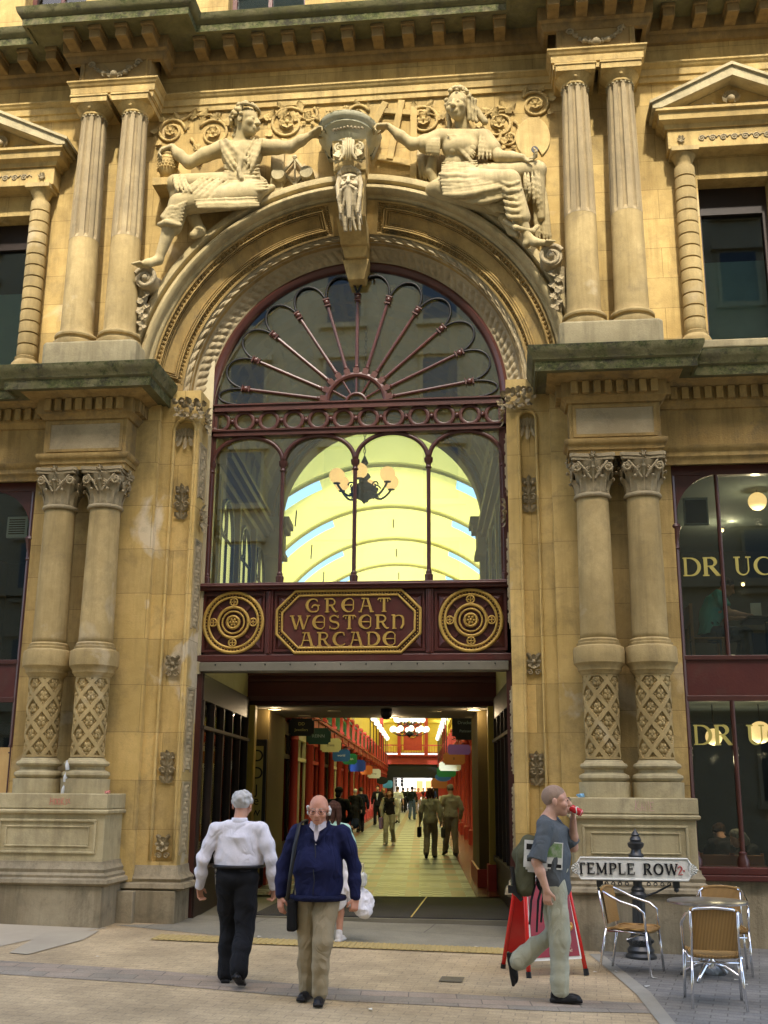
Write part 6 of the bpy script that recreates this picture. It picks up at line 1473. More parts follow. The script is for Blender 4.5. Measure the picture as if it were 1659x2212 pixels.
r.cap(V3(985, 396, -.26), kn1, .215, .16); r.cap(V3(1000, 384, -.2), kn2, .185, .14); r.cap(kn1, (kn1*.35+an*.65), .155, .13); r.cap(kn2, V3(1168, 470, -.16), .12, .06); r.ell(V3(960, 410, -.2), (.28, .2, .16)); r.cap(V3(960, 415, -.22), V3(1085, 452, -.2), .15, .14)
r.cap(shl, (shl+el)/2+[0, 0, -.05], .14, .13); r.cap(shr, (shr+el2)/2+[0, 0, -.03], .135, .14)
folds(r, [V3(965, 292, -.42), V3(985, 292, -.44)], [V3(1015, 352, -.44), V3(1030, 330, -.42)], 5, .018, .04, seed=11)
folds(r, [V3(1035, 290, -.38), V3(1060, 300, -.34)], [V3(1030, 345, -.40), V3(1065, 345, -.40)], 4, .018, .02, seed=12)
folds(r, [V3(925, 300, -.38), V3(950, 300, -.38)], [V3(918, 335, -.34), V3(950, 338, -.34)], 5, .02, .0, seed=13)
folds(r, [V3(955, 350, -.40), V3(955, 375, -.42)], [V3(1030, 345, -.40), V3(1035, 372, -.42)], 5, .02, .05, seed=14)
folds(r, [V3(950, 375, -.42), V3(960, 425, -.40)], [V3(1060, 372, -.50), V3(1095, 405, -.62)], 7, .028, .08, seed=15)
folds(r, [V3(955, 400, -.40), V3(1000, 435, -.36)], [V3(1085, 405, -.60), V3(1090, 430, -.54)], 4, .028, .08, seed=16)
folds(r, [V3(1010, 425, -.36), V3(1040, 440, -.32)], [V3(1095, 425, -.45), V3(1100, 462, -.38)], 5, .022, .09, seed=17)
folds(r, [kn1+[-.13, -.1, .0], V3(1095, 470, -.5)], [kn1+[.14, -.1, -.02], V3(1135, 475, -.5)], 6, .026, .09, seed=18)
folds(r, [V3(1130, 375, -.42), V3(1168, 372, -.36)], [V3(1130, 410, -.40), V3(1175, 470, -.16)], 5, .018, .03, seed=19)
folds(r, [V3(1150, 400, -.2), V3(1178, 400, -.1)], [V3(1155, 520, -.08), V3(1195, 535, -.06)], 5, .02, .0, seed=20)
r.path([V3(1090, 478, -.38), V3(1115, 492, -.5), V3(1150, 500, -.42), V3(1160, 490, -.36)], .035); r.path([V3(935, 345, -.2), V3(930, 370, -.15), V3(938, 390, -.12)], [.07, .08, .07])
folds(r, [V3(900, 325, -.08), V3(930, 340, -.1)], [V3(905, 385, -.05), V3(940, 395, -.06)], 5, .022, .02, seed=21)
sobj('drapery', r.mesh(.0115), S_, st2)
h = SDF(.012); rg = random.Random(5)
for i in range(70):
    a = rg.uniform(0, 2*PI); e = rg.uniform(-.1, 1.); q = math.sqrt(max(0, 1-e*e*.8)); v = np.array([math.cos(a)*q, math.sin(a)*q, e])
    if v[1] > .35 and v[2] < .55: continue
    h.ell(hc+K2*(Rf@(v*np.array([.092, .108, .10])+np.array([0, -.015, .035]))), (rg.uniform(.026, .040),)*3, k=.01)
for sx in (-1, 1):
    for j in range(3):
        P = [hc+K2*(Rf@np.array([sx*(.078+.012*j+.006*math.sin(q*3+j)), -.0-.03*j, .05-.04*q])) for q in range(7 if sx > 0 else 5)]; h.path(P, [.032]*4+[.028]*(len(P)-4), .01)
P = [hc+K2*(Rf@np.array([-.06-.02*q, -.09, .06-.035*q])) for q in range(6)]; h.path(P, .05)
for i in range(9): t = i/8*PI; h.cap(hc+K2*(Rf@np.array([.07*math.cos(t), .05*math.sin(t)-.02, .112])), hc+K2*(Rf@np.array([.062*math.cos(t), .05*math.sin(t)-.02, .135+.012*math.sin(t)])), .02, .012, .01)
sobj('hair', h.mesh(.009), S_, st2)
pc = at(1151, 303, -.38); m = MB(); P = [(pc[0]+.245*math.cos(t), pc[2]+.33*math.sin(t)*(1.02 if math.sin(t) > 0 else .98)) for t in np.linspace(-PI/2+.5, 1.5*PI-.12, 40)]+[(pc[0]-.0, pc[2]-.27), (pc[0]+.02, pc[2]-.17), (pc[0]+.07, pc[2]-.18)]
m.prism(P, -.44, -.36); sobj('palette', m, M['stone_plain'], st2, bevel=.01)
sobj('palette_hole_disc', MB().prism([(pc[0]+.02+.05*math.cos(t), pc[2]-.19+.055*math.sin(t)) for t in np.linspace(0, 2*PI, 16, endpoint=False)], -.443, -.43), M['black'], st2)  # dark of the thumb hole painted as a black disc
# --- low relief scrolls, easel, shield, divider between them
sc = obj('scroll_relief', MB(), M['stone_plain'], bld) if False else None
def scroll(x, y, r, turns=1.7, sg=1, ph=0, seed=0):
    m = MB()
    c = at(x, y, 0); P = spiral((c[0], -.02, c[2]), r, turns, (1, 0, 0), (0, 0, 1), 34, .2, ph, sg); m.tube(P, np.linspace(.022, .014, 34), 7, flat=1.2)
    for i in range(6): a = i*PI/3; leaf(m, (c[0], -.03, c[2]), (math.cos(a), 0, math.sin(a)), (0, -1, 0), r*.42, r*.16, .4)
    m.sphere((c[0], -.05, c[2]), r*.13, 8)
    for i in range(5):
        a = ph+sg*(i*.9+.2); q = np.array([c[0]+r*math.cos(a), -.02, c[2]+r*math.sin(a)]); leaf(m, q, (math.cos(a+sg*1.0), 0, math.sin(a+sg*1.0)), (0, -1, 0), r*.55, r*.2, .3)
    obj('scroll_relief', m, M['stone_plain'], bld, smooth=True)
for a_ in ((370, 286, .2, 1.9, 1, 0), (462, 290, .22, 1.7, -1, 2.6), (622, 268, .25, 1.9, 1, .6), (668, 250, .12, 1.2, -1, 1), (772, 250, .16, 1.6, 1, .3), (915, 262, .22, 1.7, -1, 2.5), (1078, 268, .23, 1.8, 1, 1.), (1156, 228, .2, 1.9, -1, 2.5), (1100, 300, .13, 1.4, 1, 2)): scroll(a_[0], a_[1], a_[2]*1.15, *a_[3:])
for (x0, y0, x1, y1) in ((395, 262, 430, 250), (430, 250, 480, 262), (560, 262, 600, 250), (700, 265, 650, 255), (1030, 262, 1090, 240), (1110, 262, 1125, 290), (880, 245, 940, 250), (412, 300, 425, 330), (1080, 300, 1070, 330)):
    a = at(x0, y0, -.02); b_ = at(x1, y1, -.02); m = MB(); m.tube([a, (a+b_)/2+[0, 0, .06], b_], [.03, .025, .012], 6); leaf(m, b_, b_-a, (0, -1, 0), .2, .07, .4); leaf(m, (a+b_)/2, (b_-a)+[0, 0, .2], (0, -1, 0), .17, .06, .4)
    obj('acanthus_relief', m, M['stone_plain'], bld, smooth=True)
m = MB(); c = at(725, 256, 0); m.prism([(c[0]-.16, c[2]+.17), (c[0]-.155, c[2]-.02), (c[0]-.09, c[2]-.14), (c[0], c[2]-.19), (c[0]+.09, c[2]-.14), (c[0]+.155, c[2]-.02), (c[0]+.16, c[2]+.17)], -.05, 0)
for i in range(6): m.sphere((c[0]-.13+.052*i, -.05, c[2]+.1), .018, 6); m.tube([(c[0]-.14+.05*i, -.055, c[2]+.02), (c[0]-.115+.05*i, -.055, c[2]+.0), (c[0]-.09+.05*i, -.055, c[2]+.02)], .008, 5)
m.tube([(c[0]+.24*math.cos(t), -.06, c[2]+.06+.3*math.sin(t)) for t in np.linspace(-PI*.98, -.15, 22)], .02, 6)
obj('shield_relief', m, M['stone_plain'], bld, bevel=.006)
m = MB()
for (x0, y0, x1, y1, w, yy) in ((833, 222, 792, 300, .1, -.05), (868, 218, 842, 345, .1, -.05), (894, 232, 893, 395, .1, -.045), (820, 240, 905, 246, .085, -.035), (815, 340, 893, 355, .1, -.03)):
    a = at(x0, y0, yy); b_ = at(x1, y1, yy); m.obox(a, b_, w, .06, (0, 1, 0))
obj('easel_relief', m, M['stone_plain'], bld, bevel=.006)
m = MB(); pts = [at(*q, -.06) for q in ((637, 342), (612, 372), (637, 400), (660, 372))]
for i in range(4): m.obox(pts[i], pts[(i+1) % 4], .035, .05, (0, 1, 0))
m.sphere(tuple(at(637, 340, -.07)), .04, 8).obox(at(637, 345, -.06), at(637, 400, -.06), .02, .04, (0, 1, 0))
for x, y in ((603, 382), (664, 378)): c = at(x, y, -.1); m.prism([(c[0]+.1*math.cos(t), c[2]+.1*math.sin(t)) for t in np.linspace(0, 2*PI, 16, endpoint=False)], -.2, 0)
obj('dividers_relief', m, M['stone_pale'], bld, bevel=.006)
# ------------------------------------------------------------------ people
SKIN = mat('skin', (.56, .30, .20), .55, noise=(.50, .24, .16), nscale=9)
SKIN2 = mat('skin_pale', (.62, .37, .26), .55, noise=(.55, .29, .2), nscale=9)
_mc = {}
def cloth(col, rough=.85):
    k = tuple(round(c, 3) for c in col)
    if k not in _mc: _mc[k] = mat('cloth', col, rough, noise=tuple(c*.82 for c in col), bump=.25, bscale=120, spec=.2, fold=.016)
    return _mc[k]
def person(loc, yaw, H, label, P, top, bot, hair, skin=None, res=.006, group=None, shoes=(.015, .015, .016), sleeve=1., belly=0, wid=1., hem=None, tuck=False, skirt=None, coat=None, hairstyle='short', drop=0., wr=1., seed=1, legs=True, big=1., leg=1.):
    """P: pose overrides in metres for a 1.72 m figure, x = their right, y = forward"""
    s = H/1.72
    J = dict(head=(0, .03, 1.603), neck=(0, -.01, 1.45), shR=(.172*wid, -.01, 1.385), shL=(-.172*wid, -.01, 1.385), elR=(.25*wid, -.03, 1.13), elL=(-.25*wid, -.03, 1.13),
             wrR=(.27*wid, .06, .89), wrL=(-.27*wid, .06, .89), hR=(.1, .1, -1), hL=(-.1, .1, -1), nR=(-1, .2, 0), nL=(1, .2, 0), cR=.55, cL=.55,
             hipR=(.09, 0, .92), hipL=(-.09, 0, .92), knR=(.1, .04, .49), knL=(-.1, .04, .49), anR=(.1, 0, .09), anL=(-.1, 0, .09), fR=(.15, 1, 0), fL=(-.15, 1, 0), look=(0, 1, 0), chest=(0, 0, 1.27), waist=(0, .0, 1.06), pelvis=(0, -.01, .95))
    J.update(P); J = {k: (np.array(v, float) if not np.isscalar(v) else v) for k, v in J.items()}
    for k in J:
        if k not in ('hR', 'hL', 'nR', 'nL', 'cR', 'cL', 'fR', 'fL', 'look'): J[k] = J[k]*s
    root = empty('person', loc, yaw, label, 'person', group)
    b = SDF(.025*s); Rh = Rot(J['look']); head_sdf(b, J['head'], Rh, s*big)
    b.cap(J['head']+Rh@np.array([0, -.03, -.06])*s, J['neck'], .056*s, .062*s)
    b.path([J['shR']-[0, 0, .02], J['neck']+[0, -.01, -.06*s], J['shL']-[0, 0, .02]], [.035*s, .04*s, .035*s]); b.cap(J['neck']+[0, 0, -.02], J['chest']+[0, 0, .1*s], .07*s, .1*s); b.cap(J['shR']*.85+J['shL']*.15, J['shL']*.85+J['shR']*.15, .06*s); b.ell(J['chest'], np.array([.145*wid, .10, .19])*s); b.ell(J['waist'], np.array([.13*wid, .095, .15])*s); b.ell(J['pelvis'], np.array([.145*wid, .10, .12])*s)
    for q, sg in (('R', 1), ('L', -1)):
        sh, el, wr_, hp, kn, an = (J[a+q] for a in ('sh', 'el', 'wr', 'hip', 'kn', 'an'))
        b.path([sh, (sh+el)/2, el], [.052*s, .046*s, .038*s]); b.path([el, el*.65+wr_*.35, wr_], [.040*s, .040*s, .026*s]); hand_sdf(b, wr_, J['h'+q], J['n'+q], s, J['c'+q], sg)
        if legs: b.path([hp, hp*.4+kn*.6, kn], [.075*s, .07*s, .052*s]); b.path([kn, kn*.65+an*.35, an], [.052*s, .052*s, .035*s])
    body = obj('body', b.mesh(res), skin or SKIN, root, smooth=True)
    t = .022*s; c = SDF(.035*s); hz = (hem if hem is not None else (.93 if not tuck else 1.0))*s
    c.path([J['shR']*.95+J['shL']*.05, J['neck']*.98+np.array([0, -.012, -.0]), J['shL']*.95+J['shR']*.05], [.064*s, .066*s, .064*s]); c.cap(J['neck']+[0, -.005, -.04*s], J['chest']+[0, 0, .08*s], .075*s, .14*s)
    c.ell(J['chest']+[0, 0, -.01], np.array([.168*wid, .124, .20])*s); c.ell(J['waist']+np.array([0, belly*.45, .04])*s, np.array([.155*wid+belly*.45, .118+belly*.8, .24])*s)
    c.ell(J['pelvis']+np.array([0, belly*.3, 0])*s, np.array([.168*wid+belly*.2, .128+belly*.6, .2])*s)
    if hz < .85*s: c.cap(J['pelvis'], np.array([J['pelvis'][0], J['pelvis'][1], hz]), .15*wid*s, .17*wid*s)
    nz = J['neck'][2]+.035*s
    c.p.append(('x', lambda x, y, z: np.maximum(hz-z, z-nz)))
    for q in 'RL':
        sh, el, wr_ = J['sh'+q], J['el'+q], J['wr'+q]; wl2 = el+(wr_-el)*(sleeve-1 if sleeve > 1 else 0)
        a = sh+(el-sh)*min(1, sleeve); c.path([sh, (sh+a)/2, a], [.068*s, .066*s, (.060 if sleeve >= 1 else .080)*s], .035*s)
        if sleeve > 1: c.path([el, (el+wl2)/2, wl2], [.060*s, .057*s, .043*s], .03*s)
        if sleeve <= 1: e_ = a; d_ = (el-sh)/np.linalg.norm(el-sh); c.p.append(('x', (lambda e_, d_: lambda x, y, z: np.where((x-e_[0])**2+(y-e_[1])**2+(z-e_[2])**2 < (.13*s)**2, (x-e_[0])*d_[0]+(y-e_[1])*d_[1]+(z-e_[2])*d_[2]-.0, -1.))(e_, d_)))
    top_o = obj('top', c.mesh(res, wrinkle(seed, .010*wr, 13, (1, 1, .7))), cloth(top), root, smooth=True)
    if legs:
        c = SDF(.03*s); c.ell(J['pelvis']+[0, 0, .0], np.array([.165*wid, .122+belly*.3, .12])*s); c.ell(J['pelvis']+np.array([0, belly*.4, .1])*s, np.array([.155*wid, .115+belly*.5, .1])*s)
        if skirt:
            c.cap(J['pelvis'], (J['pelvis'][0], J['pelvis'][1], skirt*s), .15*s, .19*s); c = c
        for q in 'RL':
            hp, kn, an = J['hip'+q], J['kn'+q], J['an'+q]
            if not skirt: c.path([hp, hp*.5+kn*.5, kn], [.108*s*leg, .098*s*leg, .082*s*leg], .015*s); d = an-kn; c.path([kn, kn+d*.5, kn+d*.8, kn+d*1.0], [.080*s*leg, .077*s*leg, .073*s*leg, .076*s*leg], .02)
        z0 = (skirt*s if skirt else .035*s)
        obj('skirt' if skirt else 'trousers', c.mesh(res, wrinkle(seed+5, .011*wr, 10, (1, 1, .6)), lambda x, y, z: z-(1.06*s if not tuck else 1.055*s)), cloth(bot), root, smooth=True)
        for q in 'RL':
            an = J['an'+q]; f = J['f'+q]/np.linalg.norm(J['f'+q]); up = np.array([0, 0, 1.]) if abs(f[2]) < .8 else np.array([0, 1., 0])
            R = Rot(f, up); L = lambda x, y, z: an+R@np.array([x, y, z])*s
            m = SDF(.02*s); m.box(L(0, .055, -.072), np.array([.042, .135, .014])*s, R, .012*s, .005); m.ell(L(0, .10, -.05), np.array([.043, .075, .034])*s, R); m.ell(L(0, -.01, -.035), np.array([.038, .062, .052])*s, R); m.cap(L(0, -.01, -.03), L(0, -.01, .03), .042*s)
            obj('shoe', m.mesh(max(.006, res)), cloth(shoes, .4), root, smooth=True)
    # hair
    BIG = big
    if hair:
        sB = s*big; h = SDF(.012*sB); rg = random.Random(seed); hs = hairstyle
        L = lambda x, y, z: J['head']+Rh@np.array([x, y, z])*sB
        n = {'short': 60, 'bald': 34, 'long': 70, 'bob': 80, 'crop': 0, 'hat': 0}[hs]
        if hs == 'crop': h.ell(L(0, -.018, .04), np.array([.0765, .0955, .0855])*sB, Rh); 
        elif hs == 'hat': h.ell(L(0, -.01, .06), np.array([.10, .12, .09])*sB, Rh); h.cap(L(0, -.06, .0), L(0, -.08, -.05), .07*sB)
        elif hs != 'bald': h.ell(L(0, -.022, .042), np.array([.080, .096, .086])*sB, Rh)
        for i in range(n):
            a = rg.uniform(0, 2*PI); e = rg.uniform(-.35, 1); q = math.sqrt(max(0, 1-e*e)); v = np.array([math.cos(a)*q, math.sin(a)*q, e])
            if hs == 'bald':
                a = rg.uniform(PI*.97, PI*2.03); v = np.array([math.cos(a), math.sin(a)*.95, rg.uniform(-.5, .25)])
                h.ell(L(*(v*np.array([.084, .098, .085])+np.array([0, -.0, .012]))), (rg.uniform(.010, .02)*sB,)*3, k=.006*sB); continue
            if v[1] > .3 and v[2] < .55: continue
            h.ell(L(*(v*np.array([.078, .095, .085])+np.array([0, -.015, .038]))), (rg.uniform(.012, .02)*sB,)*3, k=.012*sB)
        if hs in ('long', 'bob'):
            for sx in (-1, 0, 1):
                for j in range(3): h.path([L(sx*.07, -.05-.02*j, .03), L(sx*.082, -.06-.02*j, -.06), L(sx*.075, -.06-.02*j, -.12 if hs == 'bob' else -.2)], [.035*sB, .032*sB, .02*sB])
        clip = None
        if hs == 'crop':
            cc_ = J['head']; fw_ = Rh[:, 1]; up_ = Rh[:, 2]
            clip = lambda x, y, z: np.maximum(((x-cc_[0])*fw_[0]+(y-cc_[1])*fw_[1]+(z-cc_[2])*fw_[2])*.75-((x-cc_[0])*up_[0]+(y-cc_[1])*up_[1]+(z-cc_[2])*up_[2])+.012*sB, -((x-cc_[0])*up_[0]+(y-cc_[1])*up_[1]+(z-cc_[2])*up_[2])-.03*sB)
        obj('hat' if hs == 'hat' else 'hair', h.mesh(max(.005, res*.8), None, clip), cloth(hair), body, smooth=True)
    return root, J, Rh, body, s
BIG = 1.12
def face_marks(body, J, Rh, s, brow=(.3, .25, .2), lip=(.42, .14, .12)):
    L = lambda x, y, z: J['head']+Rh@np.array([x, y, z])*s*BIG
    m = MB()
    for sx in (-1, 1): m.sphere(tuple(L(sx*.032, .0865, .003)), .0075*s, 8)
    obj('eyes', m, mat('eye_dark', (.03, .02, .015), .2) if 'eye_dark' not in bpy.data.materials else bpy.data.materials['eye_dark'], body)
    m = MB()
    for sx in (-1, 1): m.tube([L(sx*.014, .099, .020), L(sx*.032, .098, .027), L(sx*.052, .085, .022)], [.004*s, .0045*s, .002*s], 5)
    obj('eyebrows', m, cloth(brow), body)
    obj('lips', MB().tube([L(-.02, .0905, -.064), L(0, .094, -.063), L(.02, .0905, -.064)], [.003, .0045, .003], 6), cloth(lip), body)

g3 = lambda x, y: (x, y, gz(x, y)+.004)
# 1: man in white shirt walking in
p = px(504, 2128)
r1, J, Rh, body, s = person(g3(p[0], p[1]), R_(3), 1.67, 'grey-haired person seen from behind in white shirt and black trousers, walking into the arcade', dict(
    elR=(.325, -.05, 1.11), elL=(-.335, -.04, 1.11), wrR=(.35, .02, .85), wrL=(-.37, .04, .85), cR=.9, cL=.8, hR=(-.05, .25, -1), hL=(.05, .3, -1), knR=(.09, -.02, .50), anR=(.09, -.24, .155), fR=(.05, 1, -.42),
    knL=(-.08, .12, .49), anL=(-.09, .10, .09), fL=(-.1, 1, 0), head=(.01, .05, 1.605), look=(.1, 1, -.08), nR=(-.8, -.5, 0), nL=(.8, -.5, 0)), (.80, .78, .84), (.012, .013, .016), (.55, .54, .52), SKIN, .0055, sleeve=1.93, belly=.075, wid=1.33, hem=1.045, tuck=True, wr=.8, big=1.12, leg=1.14, seed=4)
sh_ = SDF(.01)
c = MB().lathe([(.080, -.035), (.078, 0), (.073, .03), (.066, .032)], n=24, sy=1.05); c.v = [(x, y-.005, z+1.46*s) for x, y, z in c.v]; obj('collar', c, cloth((.80, .78, .84)), r1, smooth=True)
obj('belt', MB().tube([(math.cos(t)*.236*s, math.sin(t)*.178*s+.02, 1.048*s) for t in np.linspace(0, 2*PI, 40, endpoint=False)], .016, 6, closed=True), M['black'], r1)
k = MB()
for i in range(5): k.tube([(-.19+.008*math.cos(t), -.06+.012*math.sin(t)*(i % 2), 1.02-.022*i+.014*math.sin(t)) for t in np.linspace(0, 2*PI, 8, endpoint=False)], .003, 4, closed=True)
obj('key_chain', k.obox((-.19, -.06, .92), (-.19, -.06, .86), .012, .004), M['steel'], r1)
obj('pocket_seam', MB().tube([(.05, -.155, .985), (.10, -.145, .982), (.145, -.12, .988)], .0025, 5), cloth((.04, .04, .045)), r1)

# 2: bald man in navy jacket walking out
p = px(683, 2158)
r2, J, Rh, body, s = person(g3(p[0], p[1]), R_(178), 1.69, 'bald older person with glasses in navy jacket and khaki trousers, black bag strap over shoulder', dict(
    elR=(.325, -.03, 1.10), elL=(-.325, -.03, 1.10), wrR=(.335, .03, .84), wrL=(-.335, .03, .84), hR=(-.1, .15, -1), hL=(.05, .2, -1), cR=.5, cL=1.35, nR=(-.6, -.8, 0), nL=(.5, -.85, 0),
    knR=(.09, .02, .49), anR=(.085, -.06, .095), fR=(.15, 1, 0), knL=(-.07, .14, .49), anL=(-.055, .12, .09), fL=(-.12, 1, 0), look=(-.05, 1, -.12), head=(.0, .06, 1.58)), (.010, .013, .055), (.35, .285, .175), (.62, .62, .60), mat('skin_ruddy', (.60, .30, .20), .5, noise=(.56, .25, .16), nscale=14), .0055, sleeve=1.9, belly=.075, wid=1.22, hem=.84, wr=1.1, big=1.12, leg=1.08, seed=9, hairstyle='bald')
face_marks(body, J, Rh, s, (.35, .3, .25), (.40, .16, .13))
L = lambda x, y, z: J['head']+Rh@np.array([x, y, z])*s*BIG
m = MB()
for sx in (-1, 1): m.tube([L(sx*(.036)+.024*math.cos(t), .110-.008*abs(math.cos(t)), -.002+.016*math.sin(t)) for t in np.linspace(0, 2*PI, 20, endpoint=False)], .0016, 5, closed=True); m.tube([L(sx*.060, .106, .004), L(sx*.080, .06, .006), L(sx*.083, -.0, .004)], .0016, 5)
m.tube([L(-.012, .112, .002), L(0, .114, .006), L(.012, .112, .002)], .0016, 5)
obj('glasses', m, M['black'], body)
# collar, waistband, cuffs, zip, strap and bag
c = MB()
for sx in (-1, 1): c.tube([(sx*.07, -.03, 1.47*s), (sx*.085, .06, 1.43*s), (sx*.045, .125, 1.37*s), (0, .150, 1.30*s)], [.022, .022, .018, .01], 8)
obj('jacket_collar', c, cloth((.009, .011, .045)), r2, smooth=True)
c = MB()
for sx in (-1, 1): c.add([(sx*.012, .125, 1.475*s), (sx*.07, .06, 1.49*s), (sx*.075, .085, 1.44*s), (sx*.02, .145, 1.40*s), (sx*.035, .155, 1.43*s)], [(0, 1, 2, 3)])
c.add([(-.035, .118, 1.46*s), (.035, .118, 1.46*s), (.004, .158, 1.29*s), (-.004, .158, 1.29*s)], [(0, 1, 2, 3)])
obj('shirt_collar', c, cloth((.62, .55, .58)), r2)
zs = np.linspace(1.31, .86, 16); zp = [(.006*math.sin(z*30), .135+.078*math.exp(-((z-1.02)/.26)**2), z*s) for z in zs]
obj('zip', MB().tube(zp, .004, 5), M['black'], r2)
obj('waistband', MB().tube([(math.cos(t)*.225, math.sin(t)*(.15 if math.sin(t) < 0 else .19)+.01, .845*s) for t in np.linspace(0, 2*PI, 40, endpoint=False)], .026, 7, closed=True, flat=1), cloth((.007, .009, .036)), r2, smooth=True)
for q, sg in (('R', 1), ('L', -1)): w = J['wr'+q]; e = J['el'+q]; d = (w-e)/np.linalg.norm(w-e); obj('cuff', MB().tube([w-d*.06, w-d*.03, w-d*.0], [.049, .045, .04], 12), cloth((.007, .009, .036)), r2, smooth=True)
sb = tag(obj('shoulder_bag', MB().tube([(.13, -.04, 1.47), (.165, .07, 1.44), (.185, .15, 1.25), (.21, .19, 1.0), (.24, .14, .8)], .02, 6, flat=.35).tube([(.13, -.04, 1.47), (.16, -.14, 1.3), (.22, -.2, 1.0), (.24, -.1, .8)], .02, 6, flat=.35), M['black'], None, smooth=True), 'black shoulder bag hanging at the hip of the person in navy', 'bag')
sb.location = r2.location; sb.rotation_euler = r2.rotation_euler
obj('pouch', MB().box(.16, .24, -.16, .16, .56, .82), cloth((.012, .012, .013)), sb, bevel=.02)

# 3: man drinking from a red can
p = px(1212, 2148)
r3, J, Rh, body, s = person(g3(p[0]-.02, p[1]), R_(-90), 1.80, 'person with shaved head in grey T-shirt and pale trousers striding right, drinking from a can', dict(
    head=(.0, .03, 1.605), neck=(0, -.05, 1.455), look=(.10, 1, .05), shR=(.18, -.085, 1.40), shL=(-.18, -.0, 1.41), elR=(.25, -.16, 1.12), wrR=(.245, -.08, .89), hR=(-.1, .0, -1), cR=.8, nR=(-.9, .3, 0),
    elL=(-.235, .175, 1.215), wrL=(-.10, .175, 1.47), hL=(.55, -.05, .9), nL=(.3, -.95, .2), cL=1.25, chest=(0, -.03, 1.27), waist=(0, -.015, 1.06), pelvis=(0, -.02, .95),
    hipR=(.09, -.02, .92), knR=(.09, .02, .49), anR=(.09, -.0, .095), fR=(.05, 1, 0), hipL=(-.08, -.0, .92), knL=(-.06, -.015, .53), anL=(-.04, -.33, .30), fL=(0, .15, -1.)), (.10, .115, .125), (.46, .46, .34), (.36, .25, .18), SKIN2, .0055, sleeve=.97, wid=1.12, hem=.85, wr=1.3, big=1.12, seed=21, hairstyle='crop', belly=.03)
face_marks(body, J, Rh, s, (.22, .15, .1), (.45, .2, .17))
stp = SDF(.01); sh, el = J['shR'], J['elR']
obj('sleeve_stripe', MB().tube([sh+[.03, -.02, .05], sh*.7+el*.3+[.058, .0, 0], sh*.35+el*.65+[.066, .0, 0], el+[.07, 0, .03]], [.018, .02, .02, .018], 6, flat=.35), cloth((.45, .46, .48)), r3)
w = J['wrL']; can_c = w+np.array([.075, -.03, .085]) 
can = tag(obj('drink_can', MB().lathe([(0, -.06), (.024, -.06), (.032, -.05), (.032, .045), (.025, .058), (.025, .06), (0, .057)], n=20), mat('red_can', (.55, .012, .02), .25, spec=.6), None, auto=40), 'red drink can tipped to the mouth of the striding person', 'can')
def in_root(root, o, loc, rot=(0, 0, 0)):
    M_ = Matrix.Translation(root.location) @ Matrix.Rotation(root.rotation_euler[2], 4, 'Z') @ Matrix.Translation(Vector(loc)) @ Matrix.Rotation(rot[2], 4, 'Z') @ Matrix.Rotation(rot[1], 4, 'Y') @ Matrix.Rotation(rot[0], 4, 'X'); o.matrix_world = M_
L = lambda x, y, z: J['head']+Rh@np.array([x, y, z])*s*BIG
mo = L(0, .10, -.06); cc_ = mo+np.array([-.01, .055, -.012]); in_root(r3, can, cc_, (R_(62), 0, 0))
obj('can_band', MB().tube([(.0325*math.cos(t), .0325*math.sin(t), .012*math.sin(t*2)) for t in np.linspace(0, 2*PI, 24, endpoint=False)], .005, 5, closed=True).lathe([(.0322, -.05), (.0324, -.046), (.0322, -.046)], n=16), M['white'], can)
npm = MB()
for i, (a, o_) in enumerate(((0, 0), (.06, .012), (-.05, .022))): npm.obox((.165-o_, -.16, 1.16+.01*i), (.165-o_, .16-.02*i, 1.14-a*.4), .006, .24-.02*i, (0, 0, 1)) if False else npm.box(.190-o_, .196-o_, -.36+.02*i, -.02-.03*i, 1.10-.02*i, 1.33-.01*i)
npp = tag(obj('newspaper', npm, mat('newsprint', (.74, .74, .70), .8, noise=(.62, .64, .6), nscale=25), None, bevel=.002), 'folded newspaper with green photograph tucked under the arm of the striding person', 'newspaper')
in_root(r3, npp, (.0, -.0, .0), (R_(-4), R_(0), R_(0))); 
obj('cover_photo', MB().box(.196, .1975, -.20, -.03, 1.20, 1.32), mat('green_photo', (.15, .28, .08), .6, noise=(.4, .42, .35), nscale=22), npp)
obj('masthead', MB().box(.196, .1975, -.15, -.03, 1.115, 1.145).box(.196, .1975, -.34, -.22, 1.25, 1.30).box(.196, .1975, -.33, -.23, 1.15, 1.2), M['black'], npp)
bk = SDF(.03); bk.box((0, -.24, 1.16), (.14, .085, .21), rd=.07); bk.ell((0, -.31, 1.05), (.12, .07, .12)); bk.cap((.0, -.2, 1.38), (0, -.28, 1.30), .09, .08)
bp = obj('backpack', bk.mesh(.008, wrinkle(31, .008, 14)), cloth((.10, .10, .055)), None, smooth=True); tag(bp, 'olive and black backpack on the back of the striding person', 'backpack'); in_root(r3, bp, (.03, -.02, -.08))
m = MB(); m.tube([(.09, -.15, 1.36), (.10, -.06, 1.49), (.11, .04, 1.46), (.13, .075, 1.32), (.15, .0, 1.18), (.13, -.16, 1.05)], .016, 6, flat=.4)
for y, z0 in ((-.20, .72), (-.14, .66), (-.10, .74)): m.tube([(.10, y+.04, 1.05), (.13, y, .92), (.13, y-.02, z0)], [.014, .016, .014], 6, flat=.5)
m.tube([(.12, -.36, 1.2), (.13, -.34, .98), (.12, -.28, .92)], .018, 6); m.box(.06, .15, -.40, -.34, .98, 1.04); obj('straps', m, M['black'], bp)

